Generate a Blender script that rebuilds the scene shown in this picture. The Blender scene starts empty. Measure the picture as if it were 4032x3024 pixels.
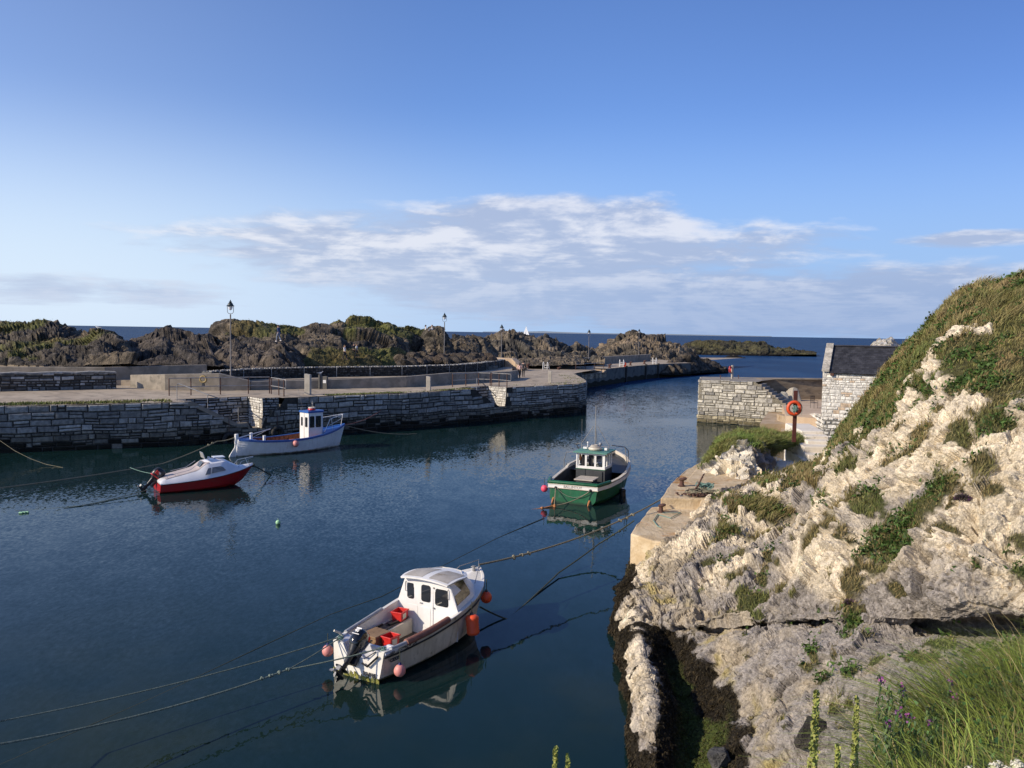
import bpy, math, random
import numpy as np
from mathutils import Vector, Matrix
R=math.radians
S=bpy.context.scene
# ------------------------------------------------------------------ camera
F=3261.;TH=R(3.59);RO=R(.922);CH=7.9
_d=np.array([0,math.cos(TH),-math.sin(TH)]);_u0=np.array([0,math.sin(TH),math.cos(TH)]);_r0=np.array([1.,0,0])
_r=math.cos(RO)*_r0+math.sin(RO)*_u0;_n=-math.sin(RO)*_r0+math.cos(RO)*_u0
def ray(px,py): return _d+(px-2016)/F*_r-(py-1512)/F*_n
def atz(px,py,z):
    q=ray(px,py);t=(z-CH)/q[2];return Vector((q[0]*t,q[1]*t,z))
def aty(px,py,Y):
    q=ray(px,py);t=Y/q[1];return Vector((q[0]*t,Y,CH+q[2]*t))
def pixa(P):
    P=P-np.array([0,0,CH]);D=P@_d;return 2016+F*(P@_r)/D,1512-F*(P@_n)/D
cam=bpy.data.objects.new('camera',bpy.data.cameras.new('camera'));S.collection.objects.link(cam)
cam.data.sensor_width=36;cam.data.lens=36*F/4032;cam.data.clip_end=60000;cam.data.clip_start=.1
M=Matrix.Identity(4)
for i in range(3): M[i][0]=_r[i];M[i][1]=_n[i];M[i][2]=-_d[i]
M[2][3]=CH;cam.matrix_world=M;S.camera=cam
# ------------------------------------------------------------------ light
SUN_AZ=math.atan2(-.92,-.39); SUN_EL=R(28)      # azimuth from +Y clockwise (x=sin,y=cos)
sd=Vector((math.sin(SUN_AZ)*math.cos(SUN_EL),math.cos(SUN_AZ)*math.cos(SUN_EL),math.sin(SUN_EL)))
sl=bpy.data.lights.new('sun','SUN');sl.energy=5.0;sl.angle=R(.5);sl.color=(1,.87,.68)
so=bpy.data.objects.new('sun',sl);S.collection.objects.link(so);so.rotation_euler=sd.to_track_quat('Z','Y').to_euler()
W=bpy.data.worlds.new('World');S.world=W;W.use_nodes=True
S.view_settings.view_transform='Standard';S.view_settings.look='None';S.view_settings.exposure=0;S.view_settings.gamma=1
class NT:
    def __init__(s,t): s.t=t;s.t.nodes.clear()
    def n(s,ty,**k):
        x=s.t.nodes.new(ty)
        for a,b in k.items():
            if a=='I':
                for c,v in b.items():
                    if hasattr(v,'is_linked') or isinstance(v,bpy.types.NodeSocket): s.t.links.new(v,x.inputs[c])
                    else: x.inputs[c].default_value=v
            else: setattr(x,a,b)
        return x
    def math(s,op,a,b=0.,c=0.,clamp=False): return s.n('ShaderNodeMath',operation=op,use_clamp=clamp,I={0:a,1:b,2:c}).outputs[0]
    def mix(s,f,a,b,bt='MIX'):
        x=s.n('ShaderNodeMix',data_type='RGBA',blend_type=bt,I={0:f,6:a,7:b});return x.outputs[2]
    def ramp(s,f,lo,hi,a=0.,b=1.): return s.n('ShaderNodeMapRange',interpolation_type='SMOOTHSTEP',I={0:f,1:lo,2:hi,3:a,4:b}).outputs[0]
    def noise(s,v,sc,de=4,ro=.55,ds=0.): return s.n('ShaderNodeTexNoise',I={'Vector':v,'Scale':sc,'Detail':de,'Roughness':ro,'Distortion':ds}).outputs[0]
def build_world():
    t=NT(W.node_tree)
    g=t.n('ShaderNodeTexCoord').outputs['Generated']
    sky=t.n('ShaderNodeTexSky',sky_type='NISHITA',sun_disc=False,sun_elevation=SUN_EL,sun_rotation=SUN_AZ,altitude=0,air_density=1.,dust_density=.35,ozone_density=2.2)
    sp=t.n('ShaderNodeSeparateXYZ',I={0:g});X,Y,Z=sp.outputs
    az=t.math('ARCTAN2',X,Y); el=t.math('ARCSINE',Z)
    # flat cloud layer seen from below: divide by elevation
    zz=t.math('ADD',t.math('MAXIMUM',Z,0.),.055)
    pv=t.n('ShaderNodeCombineXYZ',I={0:t.math('DIVIDE',X,zz),1:t.math('MULTIPLY',t.math('DIVIDE',Y,zz),1.),2:0.}).outputs[0]
    n1=t.noise(pv,1.3,6,.55,.2)
    n2=t.noise(pv,3.2,5,.6,.1)
    av=t.n('ShaderNodeCombineXYZ',I={0:t.math('MULTIPLY',az,1.),1:0.,2:t.math('MULTIPLY',el,3.2)}).outputs[0]
    n3=t.noise(av,7.,6,.6,.3)
    # main bank: ellipse az -0.39..0.35 , el .01..0.155
    def env(a0,e0,ra,re):
        da=t.math('DIVIDE',t.math('SUBTRACT',az,a0),ra);de=t.math('DIVIDE',t.math('SUBTRACT',el,e0),re)
        return t.math('SUBTRACT',1.,t.math('ADD',t.math('MULTIPLY',da,da),t.math('MULTIPLY',de,de)))
    e1=env(-.02,.092,.425,.058)
    e1b=env(.05,.125,.22,.042)
    e2=env(.36,.038,.55,.047)
    e3=env(-.50,.038,.22,.018)
    e4=env(.52,.105,.10,.010)
    e5=env(.10,.05,.34,.05)
    e=t.math('MAXIMUM',t.math('MAXIMUM',t.math('MAXIMUM',e1,e1b),e5),t.math('MAXIMUM',e2,t.math('MAXIMUM',t.math('MULTIPLY',e3,.55),t.math('MULTIPLY',e4,.7))))
    nn=t.math('ADD',t.math('ADD',t.math('MULTIPLY',n1,.45),t.math('MULTIPLY',n3,.95)),t.math('MULTIPLY',n2,.20))
    m=t.math('ADD',t.math('MULTIPLY',e,1.15),t.math('MULTIPLY',t.math('SUBTRACT',nn,.78),2.3))
    m=t.ramp(m,.0,.80)
    up=t.noise(t.n('ShaderNodeVectorMath',operation='ADD',I={0:av,1:(.012,0,.045)}).outputs[0],7.,6,.6,.3)
    lit=t.ramp(t.math('ADD',t.math('SUBTRACT',n3,up),t.math('MULTIPLY',t.math('SUBTRACT',n2,.5),.35)),-.09,.15)
    lowdim=t.ramp(el,.02,.11)
    c=t.mix(lit,(3.1,3.6,4.9,1),(6.1,6.1,6.5,1))
    c=t.mix(t.math('MULTIPLY',t.math('SUBTRACT',1.,lowdim),.8),c,t.mix(t.ramp(az,-.3,.35),(3.5,4.2,5.6,1),(2.1,2.9,4.7,1)))
    gn_=t.mix(t.ramp(az,.0,.62),t.mix(t.ramp(az,-.55,.0),(1.0,1.0,1.24,1),(.68,.84,1.23,1)),(.50,.63,.98,1))
    gm=t.mix(1.,sky.outputs[0],gn_,'MULTIPLY')
    hzc=t.mix(t.ramp(az,-.55,.25),(5.0,6.0,7.2,1),(2.5,3.8,6.1,1))
    gm=t.mix(t.ramp(el,.02,.27,.93,0.),gm,hzc)
    col=t.mix(t.math('MULTIPLY',m,.78),gm,c)
    bg=t.n('ShaderNodeBackground',I={'Color':col,'Strength':.14})
    t.t.links.new(bg.outputs[0],t.n('ShaderNodeOutputWorld').inputs[0])
build_world()
# ------------------------------------------------------------------ noise (numpy)
def _h(ix,iy,iz,s):
    h=(ix.astype(np.int64)*374761393+iy.astype(np.int64)*668265263+iz.astype(np.int64)*2147483647+s*1442695041)&0xffffffff
    h=((h^(h>>13))*1274126177)&0xffffffff;h=((h^(h>>15))*2246822519)&0xffffffff
    return ((h^(h>>16))&0xffffff)/float(0xffffff)
def vn(P,s=0):
    i=np.floor(P);f=P-i;f=f*f*(3-2*f);i=i.astype(np.int64);x,y,z=i.T;a,b,c=f.T;r=0
    for dx in (0,1):
        for dy in (0,1):
            for dz in (0,1):
                r=r+_h(x+dx,y+dy,z+dz,s)*(a if dx else 1-a)*(b if dy else 1-b)*(c if dz else 1-c)
    return r*2-1
def fbm(P,sc,o=4,s=0,g=.5):
    r=0;a=1.;t=0;P=P/sc
    for k in range(o): r=r+a*vn(P,s+k*7);t+=a;a*=g;P=P*2.03+3.7
    return r/t
def wor(P,sc,s=0,two=False):
    P=P/sc;i=np.floor(P).astype(np.int64);b1=np.full(len(P),9.);b2=b1.copy();cid=np.zeros(len(P))
    for dx in (-1,0,1):
        for dy in (-1,0,1):
            for dz in (-1,0,1):
                x,y,z=i[:,0]+dx,i[:,1]+dy,i[:,2]+dz
                q=np.stack([x+_h(x,y,z,s),y+_h(x,y,z,s+11),z+_h(x,y,z,s+23)],1)
                d=np.sqrt(((P-q)**2).sum(1));lt=d<b1
                b2=np.where(lt,b1,np.minimum(b2,d));cid=np.where(lt,_h(x,y,z,s+5),cid);b1=np.where(lt,d,b1)
    return (b1,b2,cid) if two else b1
def facet(P,sc,s=0):
    P=P/sc;i=np.floor(P).astype(np.int64);b1=np.full(len(P),9.);b2=b1.copy();cid=np.zeros(len(P));fv=np.zeros(len(P))
    for dx in (-1,0,1):
        for dy in (-1,0,1):
            for dz in (-1,0,1):
                x,y,z=i[:,0]+dx,i[:,1]+dy,i[:,2]+dz
                dl=P-np.stack([x+_h(x,y,z,s),y+_h(x,y,z,s+11),z+_h(x,y,z,s+23)],1)
                d=np.sqrt((dl**2).sum(1));lt=d<b1
                v=dl[:,0]*(_h(x,y,z,s+31)*2-1)+dl[:,1]*(_h(x,y,z,s+37)*2-1)+dl[:,2]*(_h(x,y,z,s+41)*2-1)
                b2=np.where(lt,b1,np.minimum(b2,d));cid=np.where(lt,_h(x,y,z,s+5),cid);fv=np.where(lt,v,fv);b1=np.where(lt,d,b1)
    return fv,b2-b1,cid
def ss(x,a,b):
    t=np.clip((x-a)/(b-a),0,1);return t*t*(3-2*t)
# ------------------------------------------------------------------ objects
def link(o,parent=None):
    S.collection.objects.link(o)
    if parent is not None: o.parent=parent
    return o
def tag(o,label=None,cat=None,group=None,kind=None):
    if label:o['label']=label
    if cat:o['category']=cat
    if group:o['group']=group
    if kind:o['kind']=kind
    return o
def thing(name,loc=(0,0,0),rz=0.,label=None,cat=None,group=None):
    o=bpy.data.objects.new(name,None);o.empty_display_size=.2;link(o);o.location=loc;o.rotation_euler=(0,0,rz)
    return tag(o,label,cat,group)
def mesh(name,V,Fc,mat,parent=None,smooth=False,col=None):
    me=bpy.data.meshes.new(name);me.from_pydata([tuple(v) for v in V] if not isinstance(V,np.ndarray) else V.tolist(),[],Fc if isinstance(Fc,list) else Fc.tolist())
    if smooth: me.polygons.foreach_set('use_smooth',[True]*len(me.polygons))
    if col is not None:
        a=me.color_attributes.new('Col','FLOAT_COLOR','POINT')
        c=np.ones((len(V),4),dtype=np.float32);c[:,:3]=np.asarray(col,dtype=np.float32).reshape(len(V),-1)[:,:3] if np.ndim(col)>1 else np.asarray(col)[:,None]
        a.data.foreach_set('color',c.ravel())
    me.materials.append(mat);me.update()
    return link(bpy.data.objects.new(name,me),parent)
class MB:
    def __init__(s): s.v=[];s.f=[];s.c=[]
    def add(s,V,Fc,c=(1,1,1)):
        b=len(s.v);s.v+=[tuple(v) for v in V];s.f+=[tuple(i+b for i in f) for f in Fc];s.c+=[c]*len(V);return s
    def box(s,c,sz,rz=0.,tilt=0.,col=(1,1,1),taper=1.):
        hx,hy,hz=sz[0]/2,sz[1]/2,sz[2]/2;m=Matrix.Rotation(rz,3,'Z')@Matrix.Rotation(tilt,3,'Y');V=[]
        for z in(-hz,hz):
            k=taper if z>0 else 1
            for x,y in((-hx,-hy),(hx,-hy),(hx,hy),(-hx,hy)): V.append(Vector(c)+m@Vector((x*k,y*k,z)))
        return s.add(V,[(3,2,1,0),(4,5,6,7),(0,1,5,4),(1,2,6,5),(2,3,7,6),(3,0,4,7)],col)
    def loft(s,rings,caps=True,closed=True,col=(1,1,1)):
        n=len(rings[0]);V=[p for r in rings for p in r];Fc=[]
        for i in range(len(rings)-1):
            for j in range(n if closed else n-1):
                k=(j+1)%n;Fc.append((i*n+j,i*n+k,(i+1)*n+k,(i+1)*n+j))
        if caps: Fc.append(tuple(range(n))[::-1]);Fc.append(tuple((len(rings)-1)*n+j for j in range(n)))
        return s.add(V,Fc,col)
    def tube(s,pts,r,n=8,caps=True,col=(1,1,1)):
        pts=[Vector(p) for p in pts];rr=r if isinstance(r,(list,tuple)) else [r]*len(pts);rings=[];pu=None
        for i,p in enumerate(pts):
            t=(pts[min(i+1,len(pts)-1)]-pts[max(i-1,0)]).normalized()
            if pu is None: pu=t.orthogonal().normalized()
            pu=(pu-t*pu.dot(t)).normalized();w=t.cross(pu)
            rings.append([p+(pu*math.cos(a)+w*math.sin(a))*rr[i] for a in [2*math.pi*k/n for k in range(n)]])
        return s.loft(rings,caps,col=col)
    def lathe(s,c,prof,n=14,axis=None,col=(1,1,1)):
        m=Matrix.Identity(3) if axis is None else Vector(axis).normalized().to_track_quat('Z','Y').to_matrix()
        return s.loft([[Vector(c)+m@Vector((r*math.cos(2*math.pi*k/n),r*math.sin(2*math.pi*k/n),z)) for k in range(n)] for r,z in prof],col=col)
    def sphere(s,c,r,n=12,sq=(1,1,1),col=(1,1,1)):
        rings=[];
        for i in range(1,n//2+3):
            a=math.pi*(i/(n//2+3));rings.append([Vector(c)+Vector((r*sq[0]*math.sin(a)*math.cos(2*math.pi*k/n),r*sq[1]*math.sin(a)*math.sin(2*math.pi*k/n),-r*sq[2]*math.cos(a))) for k in range(n)])
        return s.loft(rings,col=col)
    def torus(s,c,Rr,r,ax='Y',n=28,m=10,col=(1,1,1),a0=0,a1=2*math.pi,rot=None):
        rot=rot or Matrix.Identity(3);rings=[];full=abs(a1-a0-2*math.pi)<1e-6
        for i in range(n+(0 if full else 1)):
            a=a0+(a1-a0)*i/n;ring=[]
            for j in range(m):
                b=2*math.pi*j/m;q=Rr+r*math.cos(b);h=r*math.sin(b)
                p=Vector((q*math.cos(a),h,q*math.sin(a))) if ax=='Y' else Vector((q*math.cos(a),q*math.sin(a),h))
                ring.append(Vector(c)+rot@p)
            rings.append(ring)
        if full: rings.append(rings[0])
        return s.loft(rings,caps=not full,col=col)
    def extr(s,poly,o,ux,uy,un,th,col=(1,1,1)):
        """polygon in the plane (ux,uy) at o, extruded along un by th"""
        o,ux,uy,un=map(Vector,(o,ux,uy,un));a=[o+ux*x+uy*y for x,y in poly];b=[p+un*th for p in a]
        return s.loft([a,b],col=col)
    def obj(s,name,mat,parent=None,smooth=False,bevel=0,useCol=True):
        o=mesh(name,s.v,s.f,mat,parent,smooth,s.c if useCol else None)
        if smooth and smooth!='all':
            o.data.set_sharp_from_angle(angle=R(38))
        if bevel:
            b=o.modifiers.new('b','BEVEL');b.width=bevel;b.segments=2;b.limit_method='ANGLE';b.angle_limit=R(40)
        return o
def rrect(x0,y0,x1,y1,r,n=4):
    P=[]
    for cx,cy,a in((x1-r,y0+r,-90),(x1-r,y1-r,0),(x0+r,y1-r,90),(x0+r,y0+r,180)):
        for k in range(n+1):
            t=R(a+90*k/n);P.append((cx+r*math.cos(t),cy+r*math.sin(t)))
    return P
def text(s,name,loc,ux,uy,size,mat,parent,th=.004):
    cu=bpy.data.curves.new(name,'FONT');cu.body=s;cu.size=size;cu.extrude=th;cu.align_x='CENTER';cu.align_y='CENTER';cu.offset=.004*size/.12
    tmp=bpy.data.objects.new('t',cu);S.collection.objects.link(tmp);dg=bpy.context.evaluated_depsgraph_get()
    me=bpy.data.meshes.new_from_object(tmp.evaluated_get(dg));bpy.data.objects.remove(tmp)
    ux=Vector(ux).normalized();uy=Vector(uy);uy=(uy-ux*uy.dot(ux)).normalized();un=ux.cross(uy)
    m=Matrix.Identity(4)
    for i in range(3): m[i][0]=ux[i];m[i][1]=uy[i];m[i][2]=un[i];m[i][3]=loc[i]
    me.transform(m);me.materials.clear();me.materials.append(mat);return link(bpy.data.objects.new(name,me),parent)
# ------------------------------------------------------------------ materials
def pmat(name,c1,c2=None,sc=3.,rough=.6,bump=0.,bsc=20.,metal=0.,attr=False,spec=.5,lo=.35,hi=.65,coat=0.,c3=None,sc3=1.,t3=(.6,.7),stretch=(1,1,1),bd=.02,zband=None,streak=None):
    m=bpy.data.materials.new(name);m.use_nodes=True;t=NT(m.node_tree)
    v=t.n('ShaderNodeTexCoord').outputs['Object']
    if stretch!=(1,1,1): v=t.n('ShaderNodeMapping',I={'Vector':v,'Scale':stretch}).outputs[0]
    c=None
    if c2: c=t.mix(t.ramp(t.noise(v,sc,6,.6),lo,hi),(*c1,1),(*c2,1))
    else: c=t.n('ShaderNodeRGB').outputs[0];c.default_value=(*c1,1)
    if c3: c=t.mix(t.ramp(t.noise(v,sc3,6,.65),*t3),c,(*c3,1))
    if streak:
        sv=t.n('ShaderNodeMapping',I={'Vector':t.n('ShaderNodeTexCoord').outputs['Object'],'Scale':(9.,9.,.8)}).outputs[0];c=t.mix(t.math('MULTIPLY',t.ramp(t.noise(sv,1.,5,.6),.54,.72),streak[1]),c,(*streak[0],1))
    if zband:
        zc,zcol=zband;o_=t.n('ShaderNodeTexCoord').outputs['Object'];zz=t.n('ShaderNodeSeparateXYZ',I={0:o_}).outputs[2];wv=t.math('MULTIPLY',t.math('SUBTRACT',t.noise(o_,3.,4,.6),.5),.28)
        c=t.mix(t.ramp(t.math('ADD',zz,wv),zc,zc+.10,.9,0.),c,(*zcol,1))
    if attr: c=t.mix(1.,c,t.n('ShaderNodeVertexColor',layer_name='Col').outputs[0],'MULTIPLY')
    p=t.n('ShaderNodeBsdfPrincipled',I={'Base Color':c,'Roughness':rough,'Metallic':metal,'Specular IOR Level':spec,'Coat Weight':coat})
    if bump: t.t.links.new(t.n('ShaderNodeBump',I={'Strength':bump,'Distance':bd,'Height':t.noise(v,bsc,6,.65)}).outputs[0],p.inputs['Normal'])
    t.t.links.new(p.outputs[0],t.n('ShaderNodeOutputMaterial').inputs[0]);return m
MT={}
MT['rock']=pmat('rock',(.80,.80,.80),(1.22,1.22,1.22),22.,.9,1.,17.,attr=True,spec=.2,bd=.09)
MT['basalt']=pmat('basalt',(.55,.55,.55),(1.35,1.3,1.25),1.6,.9,1.,3.,attr=True,spec=.2,bd=.35)
MT['blocks']=pmat('blocks',(.7,.7,.7),(1.2,1.2,1.18),4.,.88,.8,9.,attr=True,spec=.2,bd=.06)
MT['concrete']=pmat('concrete',(.20,.175,.14),(.30,.26,.21),1.2,.9,.4,12.,c3=(.12,.11,.09),sc3=.7,t3=(.55,.7),bd=.03)
MT['concrete_tan']=pmat('concrete_tan',(.44,.32,.21),(.52,.40,.28),1.2,.9,.3,12.)
MT['path']=pmat('path',(.33,.265,.19),(.43,.355,.26),.5,.92,.3,8.,c3=(.20,.165,.125),sc3=1.1,t3=(.50,.66))
MT['ledge']=pmat('ledge',(.50,.37,.21),(.66,.53,.35),1.6,.85,.9,7.,c3=(.42,.21,.06),sc3=.8,t3=(.52,.66),bd=.06)
MT['white']=pmat('white',(.80,.79,.77),(.72,.71,.68),2.,.35,c3=(.60,.57,.50),sc3=3.,t3=(.6,.8))
MT['gelcoat']=pmat('gelcoat',(.78,.76,.72),(.70,.67,.60),2.5,.35,c3=(.45,.38,.27),sc3=2.3,t3=(.60,.82))
MT['grime']=pmat('grime',(.68,.62,.49),(.52,.46,.34),2.,.45,c3=(.20,.16,.09),sc3=3.2,t3=(.56,.72),stretch=(1,1,.5),zband=(.06,(.10,.09,.035)),streak=((.32,.26,.16),.75))
MT['glass']=pmat('glass',(.02,.024,.03),None,rough=.05,spec=.9)
MT['black']=pmat('black',(.012,.012,.014),(.03,.03,.032),5.,.35)
MT['rubber']=pmat('rubber',(.012,.012,.012),(.03,.028,.025),5.,.8,.5,20.)
MT['red_plastic']=pmat('red_plastic',(.62,.03,.025),(.5,.02,.02),3.,.4)
MT['orange']=pmat('orange',(.80,.10,.03),(.70,.08,.025),4.,.45,c3=(.4,.07,.03),sc3=6,t3=(.62,.8))
MT['faded_yellow']=pmat('faded_yellow',(.34,.25,.10),(.28,.20,.08),4.,.6)
MT['postred']=pmat('postred',(.12,.032,.022),(.08,.025,.02),5.,.7,c3=(.10,.05,.03),sc3=6,t3=(.55,.7))
MT['gloss_black']=pmat('gloss_black',(.008,.008,.009),None,rough=.12,coat=.5)
MT['deckpale']=pmat('deckpale',(.50,.44,.37),(.42,.37,.31),3.,.6)
MT['gelwhite']=pmat('gelwhite',(.78,.78,.80),(.72,.72,.74),2.,.25,coat=.3)
MT['canvas']=pmat('canvas',(.46,.40,.39),(.38,.33,.32),2.,.8,.3,12.)
MT['glass_tan']=pmat('glass_tan',(.30,.26,.22),(.18,.16,.14),4.,.08,spec=.8)
MT['greyscreen']=pmat('greyscreen',(.42,.42,.42),None,rough=.15,spec=.6)
MT['redtrim']=pmat('redtrim',(.60,.04,.03),None,rough=.3)
MT['rope_pale']=pmat('rope_pale',(.20,.24,.19),(.10,.13,.10),30.,.85)
MT['rope_red']=pmat('rope_red',(.30,.12,.09),None,rough=.85)
MT['pink']=pmat('pink',(.70,.30,.26),(.62,.22,.20),6.,.5,c3=(.6,.5,.45),sc3=9,t3=(.6,.75))
MT['hotpink']=pmat('hotpink',(.80,.08,.14),(.7,.06,.12),6.,.5)
MT['navy']=pmat('navy',(.02,.02,.12),None,rough=.5)
MT['wood']=pmat('wood',(.30,.19,.10),(.20,.12,.06),3.,.7,.4,12.,stretch=(1,8,8),c3=(.10,.07,.04),sc3=2.,t3=(.58,.7))
MT['brownwood']=pmat('brownwood',(.30,.09,.03),(.22,.06,.02),3.,.6)
MT['brownfoam']=pmat('brownfoam',(.20,.085,.06),(.27,.12,.085),5.,.75,.4,25.)
MT['greypipe']=pmat('greypipe',(.28,.29,.31),(.36,.37,.38),5.,.55)
MT['steel']=pmat('steel',(.55,.56,.58),None,rough=.28,metal=.9)
MT['galv']=pmat('galv',(.34,.34,.34),(.26,.25,.24),4.,.55,metal=.5)
MT['rust']=pmat('rust',(.11,.05,.035),(.065,.035,.026),6.,.85,.6,25.)
MT['rope_tan']=pmat('rope_tan',(.26,.23,.15),(.14,.13,.09),30.,.9)
MT['rope_green']=pmat('rope_green',(.12,.24,.20),(.20,.30,.26),40.,.8)
MT['rope_dark']=pmat('rope_dark',(.03,.04,.03),(.07,.08,.05),30.,.9)
MT['rope_orange']=pmat('rope_orange',(.45,.20,.08),(.35,.15,.06),30.,.9)
MT['hullgreen']=pmat('hullgreen',(.012,.12,.05),(.01,.085,.035),2.,.38,c3=(.03,.13,.08),sc3=2.5,t3=(.55,.75),zband=(.02,(.015,.04,.02)),streak=((.10,.12,.08),.35))
MT['hullwhite']=pmat('hullwhite',(.76,.75,.73),(.68,.67,.64),2.,.45,zband=(.03,(.22,.19,.13)),streak=((.42,.36,.28),.4))
MT['roofgreen']=pmat('roofgreen',(.08,.22,.18),(.10,.26,.21),3.,.6)
MT['hullred']=pmat('hullred',(.42,.012,.012),(.34,.012,.012),1.,.32,coat=.2,c3=(.30,.03,.025),sc3=2,t3=(.5,.75),zband=(-.0,(.07,.03,.02)),streak=((.22,.05,.04),.4))
MT['blue']=pmat('blue',(.02,.09,.34),(.03,.12,.40),3.,.4)
MT['charcoal']=pmat('charcoal',(.035,.038,.042),(.05,.052,.055),2.,.55)
MT['cream']=pmat('cream',(.62,.56,.46),(.54,.48,.38),3.,.5)
MT['slate']=pmat('slate',(.7,.7,.72),(1.2,1.2,1.25),2.,.6,.3,10.,attr=True)
MT['lamp_metal']=pmat('lamp_metal',(.02,.03,.03),None,rough=.4)
MT['lamp_pole']=pmat('lamp_pole',(.20,.19,.18),(.14,.12,.11),2.,.6)
MT['lamp_glass']=pmat('lamp_glass',(.75,.76,.78),None,rough=.15)
MT['leaf']=pmat('leaf',(.85,.85,.85),(1.2,1.2,1.1),3.,.6,attr=True,spec=.25)
MT['weed']=pmat('weed',(.7,.7,.7),(1.5,1.4,1.2),6.,.7,attr=True,spec=.2)
MT['skin']=pmat('skin',(.50,.30,.22),None,rough=.6)
MT['hair']=pmat('hair',(.03,.02,.015),None,rough=.6)
MT['hairb']=pmat('hairb',(.16,.09,.04),None,rough=.6)
MT['cloth_white']=pmat('cloth_white',(.7,.68,.66),None,rough=.8)
MT['cloth_dark']=pmat('cloth_dark',(.02,.02,.025),None,rough=.8)
MT['cloth_blue']=pmat('cloth_blue',(.03,.06,.16),None,rough=.8)
MT['cloth_pink']=pmat('cloth_pink',(.62,.40,.36),None,rough=.8)
MT['jeans']=pmat('jeans',(.20,.24,.32),None,rough=.8)
MT['tan_paint']=pmat('tan_paint',(.55,.45,.32),None,rough=.7)
MT['sailcloth']=pmat('sailcloth',(.8,.8,.8),None,rough=.7)
MT['lime']=pmat('lime',(.40,.70,.40),(.3,.55,.3),5.,.5)
MT['deckgrey']=pmat('deckgrey',(.45,.42,.38),(.36,.33,.29),4.,.8,.3,30.,c3=(.25,.2,.14),sc3=2.,t3=(.6,.75))
MT['lino']=pmat('lino',(.62,.62,.66),None,rough=.4)
MT['floorgrime']=pmat('floorgrime',(.10,.075,.05),(.05,.04,.03),5.,.5)
MT['algae']=pmat('algae',(.30,.28,.05),(.08,.10,.03),8.,.8,.6,20.,c3=(.6,.56,.45),sc3=4.,t3=(.5,.6))
def water_mat():
    m=bpy.data.materials.new('water');m.use_nodes=True;t=NT(m.node_tree)
    v=t.n('ShaderNodeTexCoord').outputs['Object']
    ge=t.n('ShaderNodeSeparateXYZ',I={0:v}).outputs
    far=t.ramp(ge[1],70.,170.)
    mp=t.n('ShaderNodeMapping',I={'Vector':v,'Scale':(1.,.55,1.),'Rotation':(0,0,R(20))}).outputs[0]
    patch=t.ramp(t.noise(t.n('ShaderNodeMapping',I={'Vector':v,'Scale':(1,.5,1),'Rotation':(0,0,R(35))}).outputs[0],.09,4,.6,.6),.46,.60)
    rip=t.noise(mp,5.5,3,.55,.2);swl=t.noise(mp,.9,4,.55,.3);big=t.noise(mp,.16,5,.6)
    h=t.math('ADD',t.math('MULTIPLY',rip,t.math('ADD',t.math('MULTIPLY',patch,.020),.004)),t.math('MULTIPLY',swl,.022))
    hf=t.math('MULTIPLY',t.math('ADD',t.math('MULTIPLY',swl,.55),t.math('MULTIPLY',big,2.6)),far)
    hh=t.math('ADD',h,hf)
    def nv(sc,de,off):
        x=t.n('ShaderNodeTexNoise',I={'Vector':mp,'Scale':sc,'Detail':de,'Roughness':.55,'Distortion':off}).outputs[1]
        return t.n('ShaderNodeVectorMath',operation='SUBTRACT',I={0:x,1:(.5,.5,.5)}).outputs[0]
    def sc_(v_,f): return t.n('ShaderNodeVectorMath',operation='SCALE',I={0:v_,'Scale':f}).outputs[0]
    def ad(a,b): return t.n('ShaderNodeVectorMath',operation='ADD',I={0:a,1:b}).outputs[0]
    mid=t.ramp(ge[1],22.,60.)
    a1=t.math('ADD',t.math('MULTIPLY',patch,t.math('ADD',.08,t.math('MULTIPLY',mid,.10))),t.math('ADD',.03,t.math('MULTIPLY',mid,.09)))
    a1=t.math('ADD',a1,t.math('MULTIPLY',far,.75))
    vv=ad(sc_(nv(9.,3,.2),a1),sc_(nv(1.1,3,.3),t.math('ADD',.045,t.math('MULTIPLY',far,.25))))
    vv=t.n('ShaderNodeVectorMath',operation='MULTIPLY',I={0:vv,1:(1,1,0)}).outputs[0]
    bmp=t.n('ShaderNodeVectorMath',operation='NORMALIZE',I={0:ad(vv,(0,0,1.))}).outputs[0]
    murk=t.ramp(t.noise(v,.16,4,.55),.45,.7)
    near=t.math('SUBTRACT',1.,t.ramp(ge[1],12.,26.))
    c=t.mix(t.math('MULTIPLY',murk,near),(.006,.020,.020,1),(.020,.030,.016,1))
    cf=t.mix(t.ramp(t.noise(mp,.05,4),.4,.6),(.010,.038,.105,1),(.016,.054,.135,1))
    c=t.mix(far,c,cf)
    foam=t.math('MULTIPLY',t.ramp(t.noise(mp,.28,6,.7),.73,.78),t.ramp(ge[1],500.,900.))
    c=t.mix(foam,c,(.6,.65,.7,1))
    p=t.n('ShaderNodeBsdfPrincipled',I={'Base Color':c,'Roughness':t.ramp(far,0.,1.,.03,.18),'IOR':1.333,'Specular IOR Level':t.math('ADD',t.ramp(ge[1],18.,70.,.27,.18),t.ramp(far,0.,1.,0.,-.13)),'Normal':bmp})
    df=t.n('ShaderNodeBsdfDiffuse',I={'Color':c,'Normal':bmp});ms=t.n('ShaderNodeMixShader',I={0:t.math('ADD',t.math('MULTIPLY',far,.62),t.math('MULTIPLY',mid,.16)),1:p.outputs[0],2:df.outputs[0]})  # far reflection faded into blue diffuse, standing in for wave self-masking
    t.t.links.new(ms.outputs[0],t.n('ShaderNodeOutputMaterial').inputs[0]);return m
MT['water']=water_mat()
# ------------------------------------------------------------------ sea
tag(mesh('sea',[(-14000,-30,0),(14000,-30,0),(14000,12000,0),(-14000,12000,0)],[(0,1,2,3)],MT['water']),kind='structure')
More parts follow.
